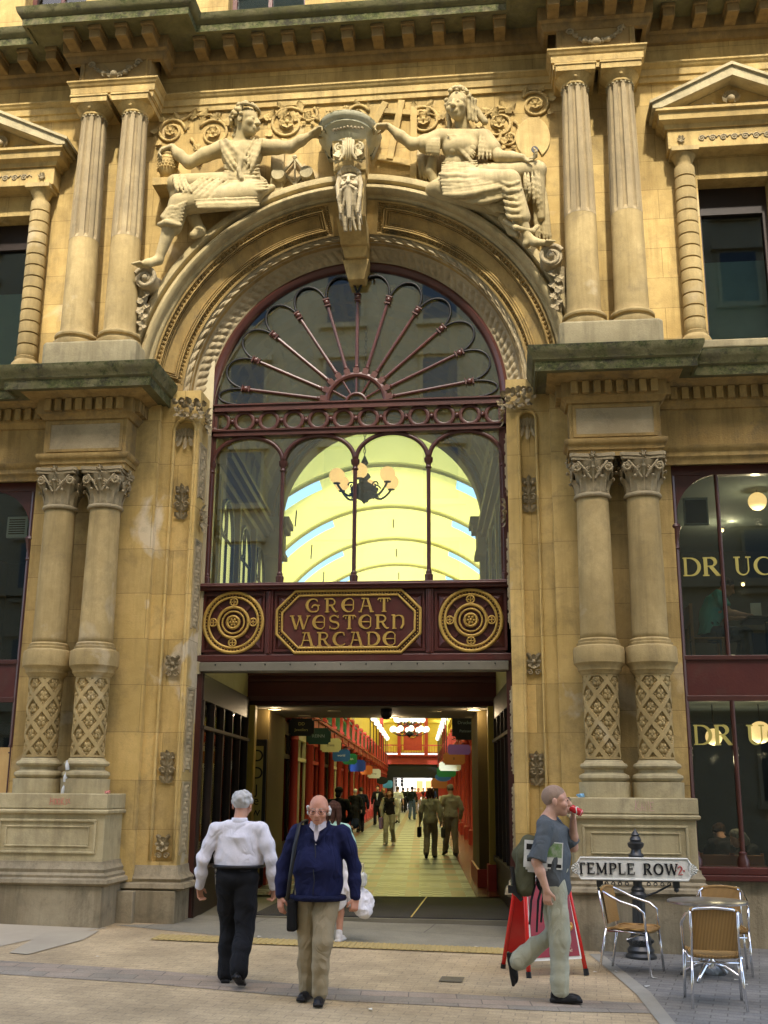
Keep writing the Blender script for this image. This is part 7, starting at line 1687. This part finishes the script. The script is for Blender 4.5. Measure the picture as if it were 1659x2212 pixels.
# 4: woman behind the navy jacket, carrying white bags
p = px(716, 2036)
r4, J, Rh, body, s = person(g3(p[0], p[1]), R_(-2), 1.56, 'brown-haired person in mint top mostly hidden behind the person in navy, carrying white bags', dict(wrR=(.24, .08, .84), knL=(-.1, .06, .48), anL=(-.08, -.12, .13), fL=(-.1, 1, -.3)), (.42, .66, .56), (.72, .70, .68), (.06, .025, .015), SKIN, .009, sleeve=.9, hairstyle='long', skirt=.52, shoes=(.7, .7, .7), seed=14)
w = J['wrR']
bg = SDF(.03); bg.cap((0, 0, -.02), (.05, 0, -.3), .03, .11); bg.cap((.0, .03, -.3), (.13, -.02, -.42), .11, .09); bg.ell((.1, 0, -.33), (.14, .07, .15))
b1 = obj('carrier_bag', bg.mesh(.008, wrinkle(8, .010, 18)), cloth((.82, .82, .88), .5), None, smooth=True); tag(b1, 'bulging white plastic carrier bag held beside the person in navy', 'bag'); in_root(r4, b1, w+np.array([.03, .0, .0]))
hb = SDF(.02); hb.box((0, 0, 0), (.04, .12, .08), rd=.03); b2 = obj('handbag', hb.mesh(.008, wrinkle(3, .008, 30)), cloth((.68, .68, .60), .6), None, smooth=True); tag(b2, 'cream handbag above the white carrier bag', 'bag'); in_root(r4, b2, w+np.array([.12, .02, -.08])); obj('handle', MB().tube([(0, -.09, .06), (0, -.05, .18), (0, .05, .18), (0, .09, .06)], .008, 6), M['cream'], b2)
b3 = tag(obj('long_white_bag', (SDF(.03).cap((0, 0, 0), (.02, 0, -.42), .06, .10)).mesh(.009, wrinkle(12, .014, 20)), cloth((.86, .86, .90), .5), None, smooth=True), 'narrow white paper bag beside the left hip of the person in navy', 'bag'); in_root(r4, b3, (.15, .05, 1.0))

# people inside the arcade
def inside(Vx, Vf, H, away, label, top, bot, hair, **k):
    v = 1.66*2333/(Vf-1703.5); u = (Vx-909.5)/2333*v; loc = sk(u, v, .122); k.setdefault('dr', ((Vx*7) % 11-5)*.05)
    rs = .012 if v < 36 else (.016 if v < 50 else .022)
    ph = k.pop('ph', 1); P = dict(knR=(.09, .10*ph+.03, .50), anR=(.09, .13*ph, .09), knL=(-.09, -.02*ph+.02, .49), anL=(-.09, -.2*ph, .13), fL=(-.1, 1, -.3), wrL=(-.27, .14*ph, .9), wrR=(.27, -.06*ph, .9)); P.update(k.pop('P', {}))
    return person(tuple(loc), SK+(0 if away else PI)+k.pop('dr', 0), H, label, P, top, bot, hair, SKIN2, rs, **k)
o, J, Rh, body, s = inside(844, 1817, 1.62, False, 'person in black vest top and pale cardigan walking out along the arcade', (.012, .010, .012), (.42, .40, .30), (.05, .02, .02), sleeve=.1, hairstyle='bob', wid=1.12, seed=41, shoes=(.6, .5, .45))
m = SDF(.03); 
for q in 'RL': m.path([J['sh'+q], J['el'+q], J['wr'+q]*.9+J['el'+q]*.1], [.075, .062, .05])
obj('cardigan', m.mesh(.012, wrinkle(4, .006, 12)), cloth((.62, .60, .50)), o, smooth=True)
vb = obj('purple_bag', (SDF(.02).box((0, 0, 0), (.05, .12, .17), rd=.03)).mesh(.012), cloth((.30, .20, .42)), None, smooth=True); tag(vb, 'lilac shopping bag carried by the person in black vest top', 'bag'); in_root(o, vb, J['wrR']+np.array([.02, 0, -.22]))
o, J, Rh, body, s = inside(929, 1842, 1.66, True, 'person with short brown hair in sage jacket walking away with black handbags', (.34, .33, .24), (.26, .22, .16), (.05, .02, .01), sleeve=1.9, hairstyle='bob', seed=42, hem=.86, dr=-.1)
for q, hx, lab in (('L', -.03, 'black handbag in the left hand of the person in sage jacket'), ('R', .06, 'grey shoulder bag between the walking couple')):
    hb = obj('handbag', (SDF(.02).box((0, 0, 0), (.05, .13, .13), rd=.04)).mesh(.012), cloth((.015, .015, .015) if q == 'L' else (.08, .08, .075)), None, smooth=True); tag(hb, lab, 'bag'); in_root(o, hb, J['wr'+q]+np.array([hx, 0, -.26])); obj('handle', MB().tube([(0, -.08, .1), (0, -.03, .26), (0, .03, .26), (0, .08, .1)], .01, 5), M['black'], hb)
inside(971, 1837, 1.76, True, 'grey-haired person in beige jumper walking away on the right of the couple', (.38, .34, .25), (.24, .20, .15), (.22, .19, .16), sleeve=1.93, wid=1.12, seed=43, ph=-1)
inside(737, 1850, 1.66, True, 'person in long black coat and black hat behind the person in navy', (.008, .008, .009), (.02, .02, .02), (.01, .01, .01), sleeve=1.93, wid=1.3, hem=.5, hairstyle='hat', seed=44)
o, J, Rh, body, s = inside(772, 1793, 1.62, True, 'white-haired person in black coat and dark skirt standing by the left shops', (.012, .012, .014), (.02, .03, .07), (.7, .7, .68), sleeve=1.93, wid=1.15, hem=.55, skirt=.35, hairstyle='short', seed=45)
inside(784, 1792, 1.68, True, 'person in dark navy suit standing right of the white-haired person', (.012, .014, .03), (.015, .015, .025), (.05, .04, .03), sleeve=1.93, wid=1.15, hem=.7, seed=46)
o, J, Rh, body, s = inside(819, 1777, 1.78, False, 'person in black suit and white shirt walking out on the far left', (.012, .012, .016), (.012, .012, .016), (.05, .03, .02), sleeve=1.93, hem=.8, seed=47)
obj('shirt_front', MB().prism([(-.06, 1.42), (.06, 1.42), (0, 1.1)], .12, .15), cloth((.8, .8, .8)), o)
inside(831, 1768, 1.68, False, 'person with fair hair half hidden behind the person in black vest', (.12, .06, .04), (.05, .05, .06), (.35, .22, .1), sleeve=1.5, hairstyle='bob', seed=48)
inside(861, 1773, 1.74, True, 'person in white shirt and cream trousers beyond the person in black vest', (.75, .76, .74), (.60, .60, .52), (.12, .07, .04), sleeve=.9, seed=49)
inside(891, 1766, 1.76, True, 'person in dark jacket and blue jeans in the middle of the arcade', (.015, .02, .018), (.10, .15, .22), (.04, .03, .02), sleeve=1.9, seed=50)
inside(904, 1754, 1.68, False, 'person in coral top near the far exit, left of another in red', (.62, .12, .10), (.5, .4, .38), (.12, .07, .04), sleeve=.9, seed=51)
inside(924, 1757, 1.7, False, 'person in red top right of centre near the far exit', (.60, .04, .04), (.03, .03, .04), (.1, .05, .03), sleeve=.9, seed=52)
inside(873, 1752, 1.7, True, 'person in black far off by the exit, left of centre', (.01, .01, .01), (.02, .02, .02), (.02, .02, .02), sleeve=1.9, seed=53)
for x, y, c, w in ((882, 1748, (.05, .08, .05), 'dark green'), (897, 1746, (.6, .6, .6), 'pale grey'), (915, 1745, (.02, .02, .03), 'black'), (935, 1747, (.03, .05, .15), 'dark blue')): inside(x, y, 1.7, False, 'tiny person in %s at the far end of the arcade' % w, c, (.03, .03, .04), (.05, .03, .02), sleeve=1.5, seed=int(x))
nbd = put(empty('notice_board', label='small white printed board on a stand by the right-hand shops', cat='board'), 1.05, 50, .12); obj('poster', MB().box(-.25, .25, -.02, .02, .5, 1.35), M['white'], nbd); obj('legs', MB().tube([(-.2, 0, 0), (-.2, 0, .5)], .02, 6).tube([(.2, 0, 0), (.2, 0, .5)], .02, 6), M['black'], nbd); obj('print', MB().box(-.18, .18, -.024, -.02, .9, 1.25).box(-.18, .05, -.024, -.02, .65, .8), mat('grey_print', (.2, .2, .2), .7), nbd)

# people in the cafe windows
SIT = dict(hipR=(.09, 0, .50), hipL=(-.09, 0, .50), knR=(.11, .43, .50), knL=(-.11, .43, .50), anR=(.11, .38, .09), anL=(-.11, .38, .09), pelvis=(0, -.02, .53), waist=(0, -.03, .66), chest=(0, .06, .85), shR=(.18, .08, 1.0), shL=(-.18, .08, 1.0), neck=(0, .12, 1.04), head=(0, .24, 1.13), look=(0, 1, -.5), elR=(.22, .2, .76), elL=(-.22, .2, .76), wrR=(.14, .42, .74), wrL=(-.14, .42, .74), hR=(-.3, 1, 0), hL=(.3, 1, 0), nR=(0, 0, -1), nL=(0, 0, -1))
def cafe_chair(loc, rz, label, colr):
    c = empty('cafe_chair', loc, rz, label, 'chair', 'wooden cafe chairs')
    mw = bpy.data.materials.get('chair_wood_%.2f' % colr[0]) or mat('chair_wood_%.2f' % colr[0], colr, .5, noise=tuple(q*.7 for q in colr))
    obj('seat', MB().box(-.21, .21, -.2, .22, .43, .46), mw, c, bevel=.01); obj('backrest', MB().box(-.2, .2, -.24, -.21, .62, .9), mw, c, bevel=.01)
    for x in (-.19, .19):
        obj('leg', MB().box(x-.018, x+.018, -.23, -.19, 0, .92), mw, c); obj('leg', MB().box(x-.018, x+.018, .17, .21, 0, .43), mw, c)
    return c
q = at(1538, 1378, .95)
person((q[0], .95, 3.33), R_(-90), 1.78, 'person in turquoise T-shirt hunched over a table behind the upper shop glass', SIT, (.16, .55, .52), (.05, .07, .10), (.03, .02, .02), SKIN2, .012, sleeve=.7, hem=.5, seed=61)
cafe_chair((q[0]-.08, .95, 3.33), R_(-90), 'pale wooden chair under the person in turquoise behind the upper glass', (.38, .19, .06))
tb = empty('cafe_table', (q[0]+.75, 1.0, 3.33), 0, 'small dark table with a menu card beside the person in turquoise', 'table'); obj('tabletop', MB().box(-.3, .3, -.3, .3, .7, .74), M['darkwood'], tb, bevel=.01); obj('pedestal', MB().lathe([(.2, 0), (.2, .02), (.03, .05), (.03, .7)], n=16), M['black'], tb)
mc = tag(obj('menu_card', MB().box(-.07, .07, -.01, .01, 0, .2).box(-.04, .04, -.014, -.01, .12, .16), M['white'], None), 'white menu card standing on the upper cafe table', 'card'); mc.location = (q[0]+.6, .9, 4.07)
q = at(1628, 1790, 1.1)
person((q[0], 1.15, .1), R_(100), 1.62, 'grey-haired person in dark coat sitting behind the lower right shop glass', SIT, (.05, .05, .05), (.02, .02, .02), (.30, .28, .24), SKIN2, .012, sleeve=1.9, hem=.5, seed=62, hairstyle='bob')
q = at(1578, 1830, 1.3); person((q[0], 1.6, .1), R_(10), 1.7, 'dim person in dark clothes sitting left of the grey-haired one in the cafe', SIT, (.03, .025, .03), (.02, .02, .02), (.06, .03, .02), SKIN2, .015, sleeve=1.9, hem=.5, seed=63)
for x, w in ((1545, 'left'), (1608, 'right')): q = at(x, 1850, .55); cafe_chair((q[0], .62, .1), R_(0), 'orange-brown wooden chair behind the lower shop window, %s one' % w, (.45, .15, .04))
for x, y, r, w in ((1636, 1083, .115, 'behind the upper shop glass'), (1542, 1592, .10, 'behind the lower gold letters'), (1642, 1582, .13, 'at the right edge of the lower shop window')):
    q = at(x, y, 1.3); g = empty('globe_lamp', tuple(q), 0, 'round glowing opal pendant lamp '+w, 'lamp', 'pendant globes in the cafe'); obj('globe', MB().sphere((0, 0, 0), r*1.15, 18), M['globe_lit'], g, smooth=True); glow(g, 5 if y < 1300 else 3.5, -.3); obj('cord', MB().tube([(0, 0, r), (0, 0, (5.98 if y < 1300 else 2.95)-q[2])], .008, 5), M['black'], g)
for i, (x, y) in enumerate(((1610, 1050), (1580, 1110), (1560, 1145), (1605, 1262))):
    q = at(x, y, 3.2); o = empty('spotlight', tuple(q), 0, 'tiny warm spotlight inside the upper cafe, %s' % ['highest', 'second highest', 'third highest', 'lowest'][i], 'light', 'spotlights in the cafe'); obj('lens', MB().sphere((0, 0, 0), .03, 8), M['lamp_warm'], o); obj('trim', MB().lathe([(.02, .03), (.05, .03), (.05, .05), (0, .06)], n=10), M['black'], o); glow(o, 3.5, -.12)
q = at(1503, 1105, 1.0); o = tag(obj('wall_heater', MB().box(-.17, .17, -.03, .03, -.2, .2), mat('heater_frame', (.30, .33, .32), .6), None, bevel=.01), 'dark square grille unit with pale frame hung in the upper right shop window', 'heater'); o.location = q; obj('grille', MB().box(-.145, .145, -.04, -.03, -.175, .16), mat('heater_grille', (.02, .02, .02), .7), o)
# ------------------------------------------------------------------ street furniture
# street name sign on its post
p = px(1385, 2066, .0); ss_ = empty('street_sign', (p[0], p[1], gz(*p)), 0, 'cast-iron post with spiked finial carrying a white name plate reading TEMPLE ROW', 'sign')
PB = mat('black_iron_post', (.025, .028, .03), .35, noise=(.04, .045, .045), bump=.1, spec=.5)
k = 1/185.; zz = lambda v: 1.78-(v-1704)*k-gz(*p)
m = MB().lathe([(0, -.02), (.16, -.02), (.17, .03), (.14, .06), (.15, .09), (.12, .13), (.13, .16), (.13, .2), (.10, .24), (.10, .27), (.085, .28)], n=24)
for i in range(14): a = i*2*PI/14; m.sphere((.13*math.cos(a), .13*math.sin(a), .18), .022, 6)
G = [[((.078-.01*t)*(1-.09*max(0, math.sin(8*a))))*math.cos(a) for _ in (0,)]+[((.078-.01*t)*(1-.09*max(0, math.sin(8*a))))*math.sin(a), .28+(zz(1922)-.28)*t] for t in (0, .5, 1) for a in np.linspace(0, 2*PI, 64, endpoint=False)]
m.grid(np.array(G).reshape(3, 64, 3), cu=True)
z = zz(1922); m.lathe([(.07, z), (.095, z+.02), (.095, z+.05), (.07, z+.08), (.08, z+.1), (.05, z+.14), (.05, zz(1842)), (.08, zz(1840)), (.09, zz(1836)), (.06, zz(1830)), (.055, zz(1824)), (.085, zz(1819)), (.095, zz(1812)), (.06, zz(1808)), (.07, zz(1805)), (.055, zz(1800)), (.04, zz(1797)), (.05, zz(1795)), (.0, zz(1782))], n=20)
obj('post', m, PB, ss_, auto=35)
b = MB()
for sx in (-1, 1):
    zt = zz(1886); b.obox((0, -.02, zt), (sx*.42, -.02, zt), .035, .02, (0, 0, 1)); b.tube([(sx*.05, -.02, zz(1918)), (sx*.2, -.02, zz(1908)), (sx*.36, -.02, zz(1893))], .012, 6)
    for i in range(4): b.tube([(sx*(.12+.075*i)+.018*math.cos(t), -.02, zt-.035+.018*math.sin(t)) for t in np.linspace(0, 2*PI, 10, endpoint=False)], .006, 5, closed=True)
    b.box(sx*.42-.035, sx*.42+.035, -.05, .02, zt-.07, zt+.02); b.sphere((sx*.42, -.02, zt-.09), .03, 8)
obj('bracket', b, PB, ss_, auto=40)
xc = (1377-1385)*k; zc_ = zz(1862); hw2, hh = 118*k, 20*k*1.05
oc = [(-hw2+.05, -hh), (hw2-.05, -hh), (hw2-.02, -hh*.55), (hw2, -hh*.4), (hw2, hh*.4), (hw2-.02, hh*.55), (hw2-.05, hh), (-hw2+.05, hh), (-hw2+.02, hh*.55), (-hw2, hh*.4), (-hw2, -hh*.4), (-hw2+.02, -hh*.55)]
pl = obj('name_plate', MB().prism([(xc+a, zc_+b_) for a, b_ in oc], -.10, -.075), M['white'], ss_, bevel=.004)
q = MB().tube([(xc+a, -.102, zc_+b_) for a, b_ in oc], .012, 6, closed=True)
for sx in (-1, 1):
    for i in range(7): t = (i-3)*.42; leaf(q, (xc+sx*(hw2-.03), -.1, zc_), (sx*math.cos(t), 0, math.sin(t)), (0, -1, 0), .10-.01*abs(i-3), .028, .25)
obj('plate_border', q, M['white'], ss_, auto=40)
q = MB(); lettering(q, 'TEMPLE ROW', ROM, .122, (xc-.075, -.101, zc_), (1, 0, 0), (0, 0, 1), (0, -1, 0), .012, .145, .97); obj('lettering', q, M['black'], ss_)
q = MB(); lettering(q, '2', ROM, .095, (xc+hw2-.135, -.101, zc_-.01), (1, 0, 0), (0, 0, 1), (0, -1, 0), .01, .1, 1.1); q.box(xc+hw2-.19, xc+hw2-.175, -.108, -.1, zc_-.02, zc_-.005).box(xc+hw2-.1, xc+hw2-.085, -.108, -.1, zc_-.02, zc_-.005); obj('district_number', q, mat('red_paint', (.45, .03, .03), .4), ss_)

# pavement advertising board
RD = mat('glossy_red_tube', (.62, .015, .012), .25, spec=.6); f0, f1 = px(1143, 2113, gz(.15, -3.2)), px(1267, 2108, gz(.7, -3)); c_ = (f0+f1)/2; rz = math.atan2(f1[1]-f0[1], f1[0]-f0[0]); w_ = np.linalg.norm(f1-f0)/2
ab = empty('pavement_sign', (c_[0], c_[1], gz(*c_)), rz, 'red framed A-board with crimson sandwich poster behind the person drinking', 'sign')
Ht, D_ = 1.16, .56
for nm, y0, y1 in (('front_frame', 0, D_*.44), ('rear_frame', D_, D_*.56)):
    at_ = lambda x, t: (x, y0+(y1-y0)*t, Ht*t)
    P = [at_(-w_, .03), at_(-w_+.05, .5), at_(-w_+.08, .8)]+[at_(-(w_-.08)*math.cos(a), .8+.2*math.sin(a)) for a in np.linspace(.2, PI-.2, 12)]+[at_(w_-.08, .8), at_(w_-.05, .5), at_(w_, .03)]
    fr = obj(nm, MB().tube(P, .022, 8), RD, ab, smooth=True)
    for sx in (-1, 1): obj('foot', MB().tube([at_(sx*w_, 0), at_(sx*w_, .05)], .027, 8), M['black'], fr)
    yo = -.012 if nm == 'front_frame' else .012
    quad = lambda x0, x1, t0, t1, off, x2=None, x3=None: MB().add([tuple(np.array(at_(a, t))+[0, o_, 0]) for o_ in (off, off+.004) for a, t in ((x0, t0), (x1, t0), (x3 if x3 is not None else x1, t1), (x2 if x2 is not None else x0, t1))], [(0, 1, 2, 3), (7, 6, 5, 4), (0, 4, 5, 1), (1, 5, 6, 2), (2, 6, 7, 3), (3, 7, 4, 0)])
    sg = -1 if nm == 'front_frame' else 1
    obj('poster_mount', quad(-w_+.035, w_-.035, .13, .78, yo, -w_+.08, w_-.08), M['white'] if sg < 0 else RD, ab)
    if sg < 0:
        obj('poster', quad(-w_+.055, w_-.055, .155, .76, yo-.006, -w_+.095, w_-.095), mat('crimson_poster', (.34, .010, .022), .45, noise=(.12, .02, .035), nscale=2.4, spec=.5), ab)
        P = [at_(-(w_-.105)*math.cos(a), .79+.165*math.sin(a)) for a in np.linspace(0, PI, 16)]; obj('header', MB().add([(x, y+yo, z) for x, y, z in P], [tuple(range(len(P)))]), M['white'], ab)
        ang = math.atan2(Ht, y1-y0)
        for t, z_, sz, xx in (('ay', .60, .13, .10), ('druckers.', .235, .042, .10), ('anywhere!', .20, .042, .10)): sans('lettering', t, sz, (xx, y0+(y1-y0)*z_+yo-.009, Ht*z_), (ang, 0, 0), M['cream'], ab, .001)
        sd = SDF(.02); n_ = np.array([0, -math.sin(ang), math.cos(ang)*0]); 
        for i in range(9): xq = .02+.022*i; sd.ell((xq, y0+(y1-y0)*.36+yo-.012, Ht*(.335+.007*i)), (.03, .012, .042), k=.006)
        obj('sandwich_picture', sd.mesh(.005), mat('bread_crust', (.62, .28, .06), .6, noise=(.45, .17, .03), nscale=20), ab, smooth=True)
        sd = SDF(.01); sd.cap((.03, y0+(y1-y0)*.36+yo-.02, Ht*.338), (.19, y0+(y1-y0)*.36+yo-.02, Ht*.385), .016, .016)
        obj('filling_picture', sd.mesh(.005, wrinkle(3, .006, 60)), mat('sandwich_filling', (.75, .68, .25), .6, noise=(.25, .3, .06), nscale=60), ab, smooth=True)

# chairs and table of the pavement cafe
WK = bpy.data.materials.new('wicker'); WK.use_nodes = True; t = WK.node_tree; b_ = t.nodes['Principled BSDF']; b_.inputs['Roughness'].default_value = .55
wv = t.nodes.new('ShaderNodeTexWave'); wv.inputs['Scale'].default_value = 26; wv.wave_type = 'BANDS'; wv.inputs['Distortion'].default_value = .6; tc = t.nodes.new('ShaderNodeTexCoord'); t.links.new(tc.outputs['Object'], wv.inputs[0]); cr = t.nodes.new('ShaderNodeMix'); cr.data_type = 'RGBA'; cr.inputs[6].default_value = (.20, .10, .025, 1); cr.inputs[7].default_value = (.58, .34, .10, 1); t.links.new(wv.outputs[0], cr.inputs[0]); t.links.new(cr.outputs[2], b_.inputs['Base Color'])
bb_ = t.nodes.new('ShaderNodeBump'); bb_.inputs['Distance'].default_value = .006; t.links.new(wv.outputs[0], bb_.inputs['Height']); t.links.new(bb_.outputs[0], b_.inputs['Normal'])
def bistro_chair(label):
    c = empty('bistro_chair', (0, 0, 0), 0, label, 'chair', 'aluminium and wicker bistro chairs')
    G = []
    for i in range(9):
        y = -.2+.42*i/8; w = .205-.012*math.cos(PI*i/8); G.append([(x*w, y, .44-.012*math.cos(x*1.4)-(.012 if i in (0, 8) else 0)) for x in np.linspace(-1, 1, 9)])
    m = MB().grid(np.array(G)); G2 = np.array(G)-[0, 0, .02]; m.grid(G2, flip=True); m.tube([G[0][j] for j in range(9)]+[G[i][8] for i in range(1, 9)]+[G[8][j] for j in range(7, -1, -1)]+[G[i][0] for i in range(7, 0, -1)], .014, 7, closed=True)
    obj('seat', m, WK, c, auto=50)
    G = []
    for i in range(7):
        z = .47+.33*i/6; G.append([(x*(.19+.01*i/6), -.215-.05*i/6-.03*math.cos(x*1.3)+.03, z+.02*(1-x*x)*(i/6)) for x in np.linspace(-1, 1, 9)])
    m = MB().grid(np.array(G)); m.grid(np.array(G)-[0, .014, 0], flip=True); m.tube([np.array(G[6][j])+[0, -.007, 0] for j in range(9)], .016, 7)
    obj('backrest', m, WK, c, auto=50)
    arm = []
    for sx in (1,): arm = [(-.235, .2, .42), (-.245, .19, .6), (-.25, .12, .655), (-.25, -.05, .70), (-.225, -.2, .77), (-.16, -.275, .812), (0, -.295, .825), (.16, -.275, .812), (.225, -.2, .77), (.25, -.05, .70), (.25, .12, .655), (.245, .19, .6), (.235, .2, .42)]
    obj('armrest', MB().tube(arm, .0135, 8), M['chrome'], c, smooth=True)
    obj('frame', MB().tube([(-.22, -.19, .41), (-.225, .19, .41), (.225, .19, .41), (.22, -.19, .41)], .011, 7, closed=True).tube([(-.2, -.22, .40), (-.195, -.25, .60), (-.2, -.28, .79)], .012, 7).tube([(.2, -.22, .40), (.195, -.25, .60), (.2, -.28, .79)], .012, 7).tube([(-.23, .0, .34), (.23, .0, .34)], .009, 6), M['chrome'], c, smooth=True)
    for x, y, x1, y1 in ((-.235, .2, -.245, .235), (.235, .2, .245, .235), (-.2, -.22, -.225, -.30), (.2, -.22, .225, -.30)): obj('leg', MB().tube([(x, y, .43), (x1, y1, .0)], .0125, 8), M['chrome'], c, smooth=True)
    return c
c1 = bistro_chair('aluminium and wicker chair set apart, angled sideways in front of the sign post')
q = (px(1299, 2079)+px(1386, 2105)+px(1449, 2092)+px(1353, 2070))/4; c1.location = g3(*q); c1.rotation_euler = (0, 0, R_(-112))
q = (px(1505, 2157)+px(1603, 2163))/2; copy_tree(c1, g3(q[0]+.02, q[1]+.28), R_(-4), 'wicker chair nearest the camera with its back turned, in front of the table')
q = px(1572, 2085); copy_tree(c1, g3(q[0], q[1]+.1), R_(172), 'wicker chair on the far side of the round metal table')
tb = empty('bistro_table', (0, 0, 0), 0, 'round polished metal bistro table with curved feet between the wicker chairs', 'table'); q = px(1538, 2108, .0); tb.location = g3(q[0], q[1])
m = MB().lathe([(0, .715), (.385, .715), (.395, .72), (.395, .735), (.385, .74), (0, .738)], n=48); obj('tabletop', m, mat('table_steel', (.55, .55, .56), .28, metal=.9, noise=(.25, .22, .2), nscale=8), tb, auto=40)
obj('pedestal', MB().lathe([(.12, .70), (.12, .714), (.03, .69), (.025, .2), (.04, .16), (.04, .1), (0, .1)], n=20), M['chrome'], tb, auto=40)
for i in range(4): a = PI/4+i*PI/2+.2; obj('foot', MB().tube([(0.02*math.cos(a), .02*math.sin(a), .16), (.15*math.cos(a), .15*math.sin(a), .13), (.27*math.cos(a), .27*math.sin(a), .06), (.33*math.cos(a), .33*math.sin(a), .012)], [.024, .022, .018, .016], 8), M['chrome'], tb, smooth=True)
# small things on the ground and on ledges
q = px(1542, 2098, .0); s_ = SDF(.03); s_.ell((0, 0, .05), (.12, .07, .055)); s_.ell((.08, .03, .04), (.07, .05, .04)); s_.cap((-.05, 0, .08), (-.12, .03, .14), .025, .015)
o = obj('plastic_bag', s_.mesh(.008, wrinkle(6, .02, 28)), cloth((.60, .66, .72), .4), None, smooth=True); tag(o, 'crumpled pale plastic bag lying under the metal table', 'bag'); o.location = g3(*q)
def litter(name, loc, sc_, col, label, seed):
    s_ = SDF(.01); s_.box((0, 0, sc_*.4), (sc_, sc_*.6, sc_*.35), Rot((1, .3, .2)), .004); o = obj(name, s_.mesh(.004, wrinkle(seed, .012, 60)), cloth(col, .4), None, smooth=True); tag(o, label, 'litter'); o.location = loc; return o
q = at(1254, 1724, -.55); litter('snack_wrapper', (q[0], -.55, 1.69), .05, (.25, .5, .75), 'crumpled blue and white wrapper on the right-hand pedestal', 3)
q = at(232, 1714, -.6); litter('snack_wrapper', (q[0]+.0, -.6, 1.69), .045, (.75, .3, .25), 'red and clear wrapper on the left-hand pedestal', 4)
q = at(142, 1690, -.55)
for i, (dz, w) in enumerate(((.0, 'bottom'), (.14, 'middle'), (.29, 'top'))):
    o = tag(obj('bottle', MB().lathe([(0, 0), (.025, 0), (.028, .05), (.022, .08), (.01, .1), (.01, .12), (0, .12)], n=12), M['glass_plain'] if False else mat('clear_plastic_%d' % i, (.5, .52, .52), .15, spec=.8), None, auto=40), 'small clear bottle wedged between the left columns, %s one' % w, 'bottle', 'bottles wedged between the left columns'); o.location = (q[0]+.02*i, -.62, 1.69+dz); o.rotation_euler = (0, .15*(1-i), 0)
for i, (x, y, w) in enumerate(((700, 2084, 'left'), (726, 2080, 'middle'), (742, 2081, 'right'))): pass
for i, (x, y) in enumerate(((680, 2010), (718, 2012), (1415, 2110), (1398, 2128), (1330, 2098), (1590, 2110), (1612, 2120), (1030, 2052), (1490, 2085), (1285, 2100), (560, 2040), (800, 2190), (210, 2090))):
    q = px(x, y, .0); o = tag(obj('paper_scrap', MB().add([(-.03, -.015, .0), (.03, -.018, .004), (.034, .015, .0), (-.026, .018, .006), (-.03, -.015, .002), (.03, -.018, .006), (.034, .015, .002), (-.026, .018, .008)], [(0, 1, 2, 3), (7, 6, 5, 4)]), M['white']), 'tiny white paper scrap lying on the pavement', 'litter', 'paper scraps on the ground'); o.location = (q[0], q[1], gz(*q)+.014); o.rotation_euler = (0, 0, i*1.3); o.scale = (.6+.1*(i % 4),)*3
q = fix([(955, 2111), (1004, 2113), (998, 2124), (947, 2122)]); tag(gplane('manhole_cover', q, .009, mat('cast_cover', (.16, .13, .09), .6, noise=(.1, .085, .06), bump=.8, bscale=70)), 'small rectangular cast-iron cover set in the buff paving', 'cover')['kind'] = 'structure'
# pigeon-like grey clip at the right end of the name board
o = MB(); 
# graffiti tags on the pedestals
gr = mat('red_graffiti', (.55, .16, .13), .8); m = MB(); c = at(108, 1733, -.76)
for pts in ([(0, 0), (.01, .09)], [(.05, 0), (.045, .085)], [(0, .045), (.05, .045)], arc(.085, .04, .02, .035, 0, 360, 12), arc(.135, .04, .02, .035, 0, 360, 12), [(.175, 0), (.18, .09)], [(.21, .085), (.18, .04), (.215, .0)], [(.27, .07), (.24, .06), (.25, .035), (.27, .03), (.24, .0)], [(.3, .08), (.28, .05), (.31, .02)]): m.tube([(c[0]+x*.85, -.762, c[2]-.03+z) for x, z in pts], .0035, 4)
o = obj('graffiti', m, gr); pd = [x for x in bld.children if x.name.startswith('pedestal')]; o.parent = pd[0]
m = MB(); c = at(1372, 1742, -.76)
for pts in ([(0, 0), (.01, .12)], [(.05, .11), (.01, .05), (.07, .0)], [(.08, 0), (.1, .1), (.125, 0)], [(.085, .04), (.12, .04)], [(.15, 0), (.15, .11), (.19, .0), (.19, .11)], [(.27, .1), (.22, .095), (.22, .05), (.26, .05), (.22, .045), (.22, 0), (.27, .005)]): m.tube([(c[0]+x*.8, -.762, c[2]-.05+z), ] if False else [(c[0]+x*.8, -.762, c[2]-.05+z) for x, z in pts], .003, 4)
o = obj('graffiti', m, mat('faded_graffiti', (.50, .30, .28), .8)); o.parent = pd[1]
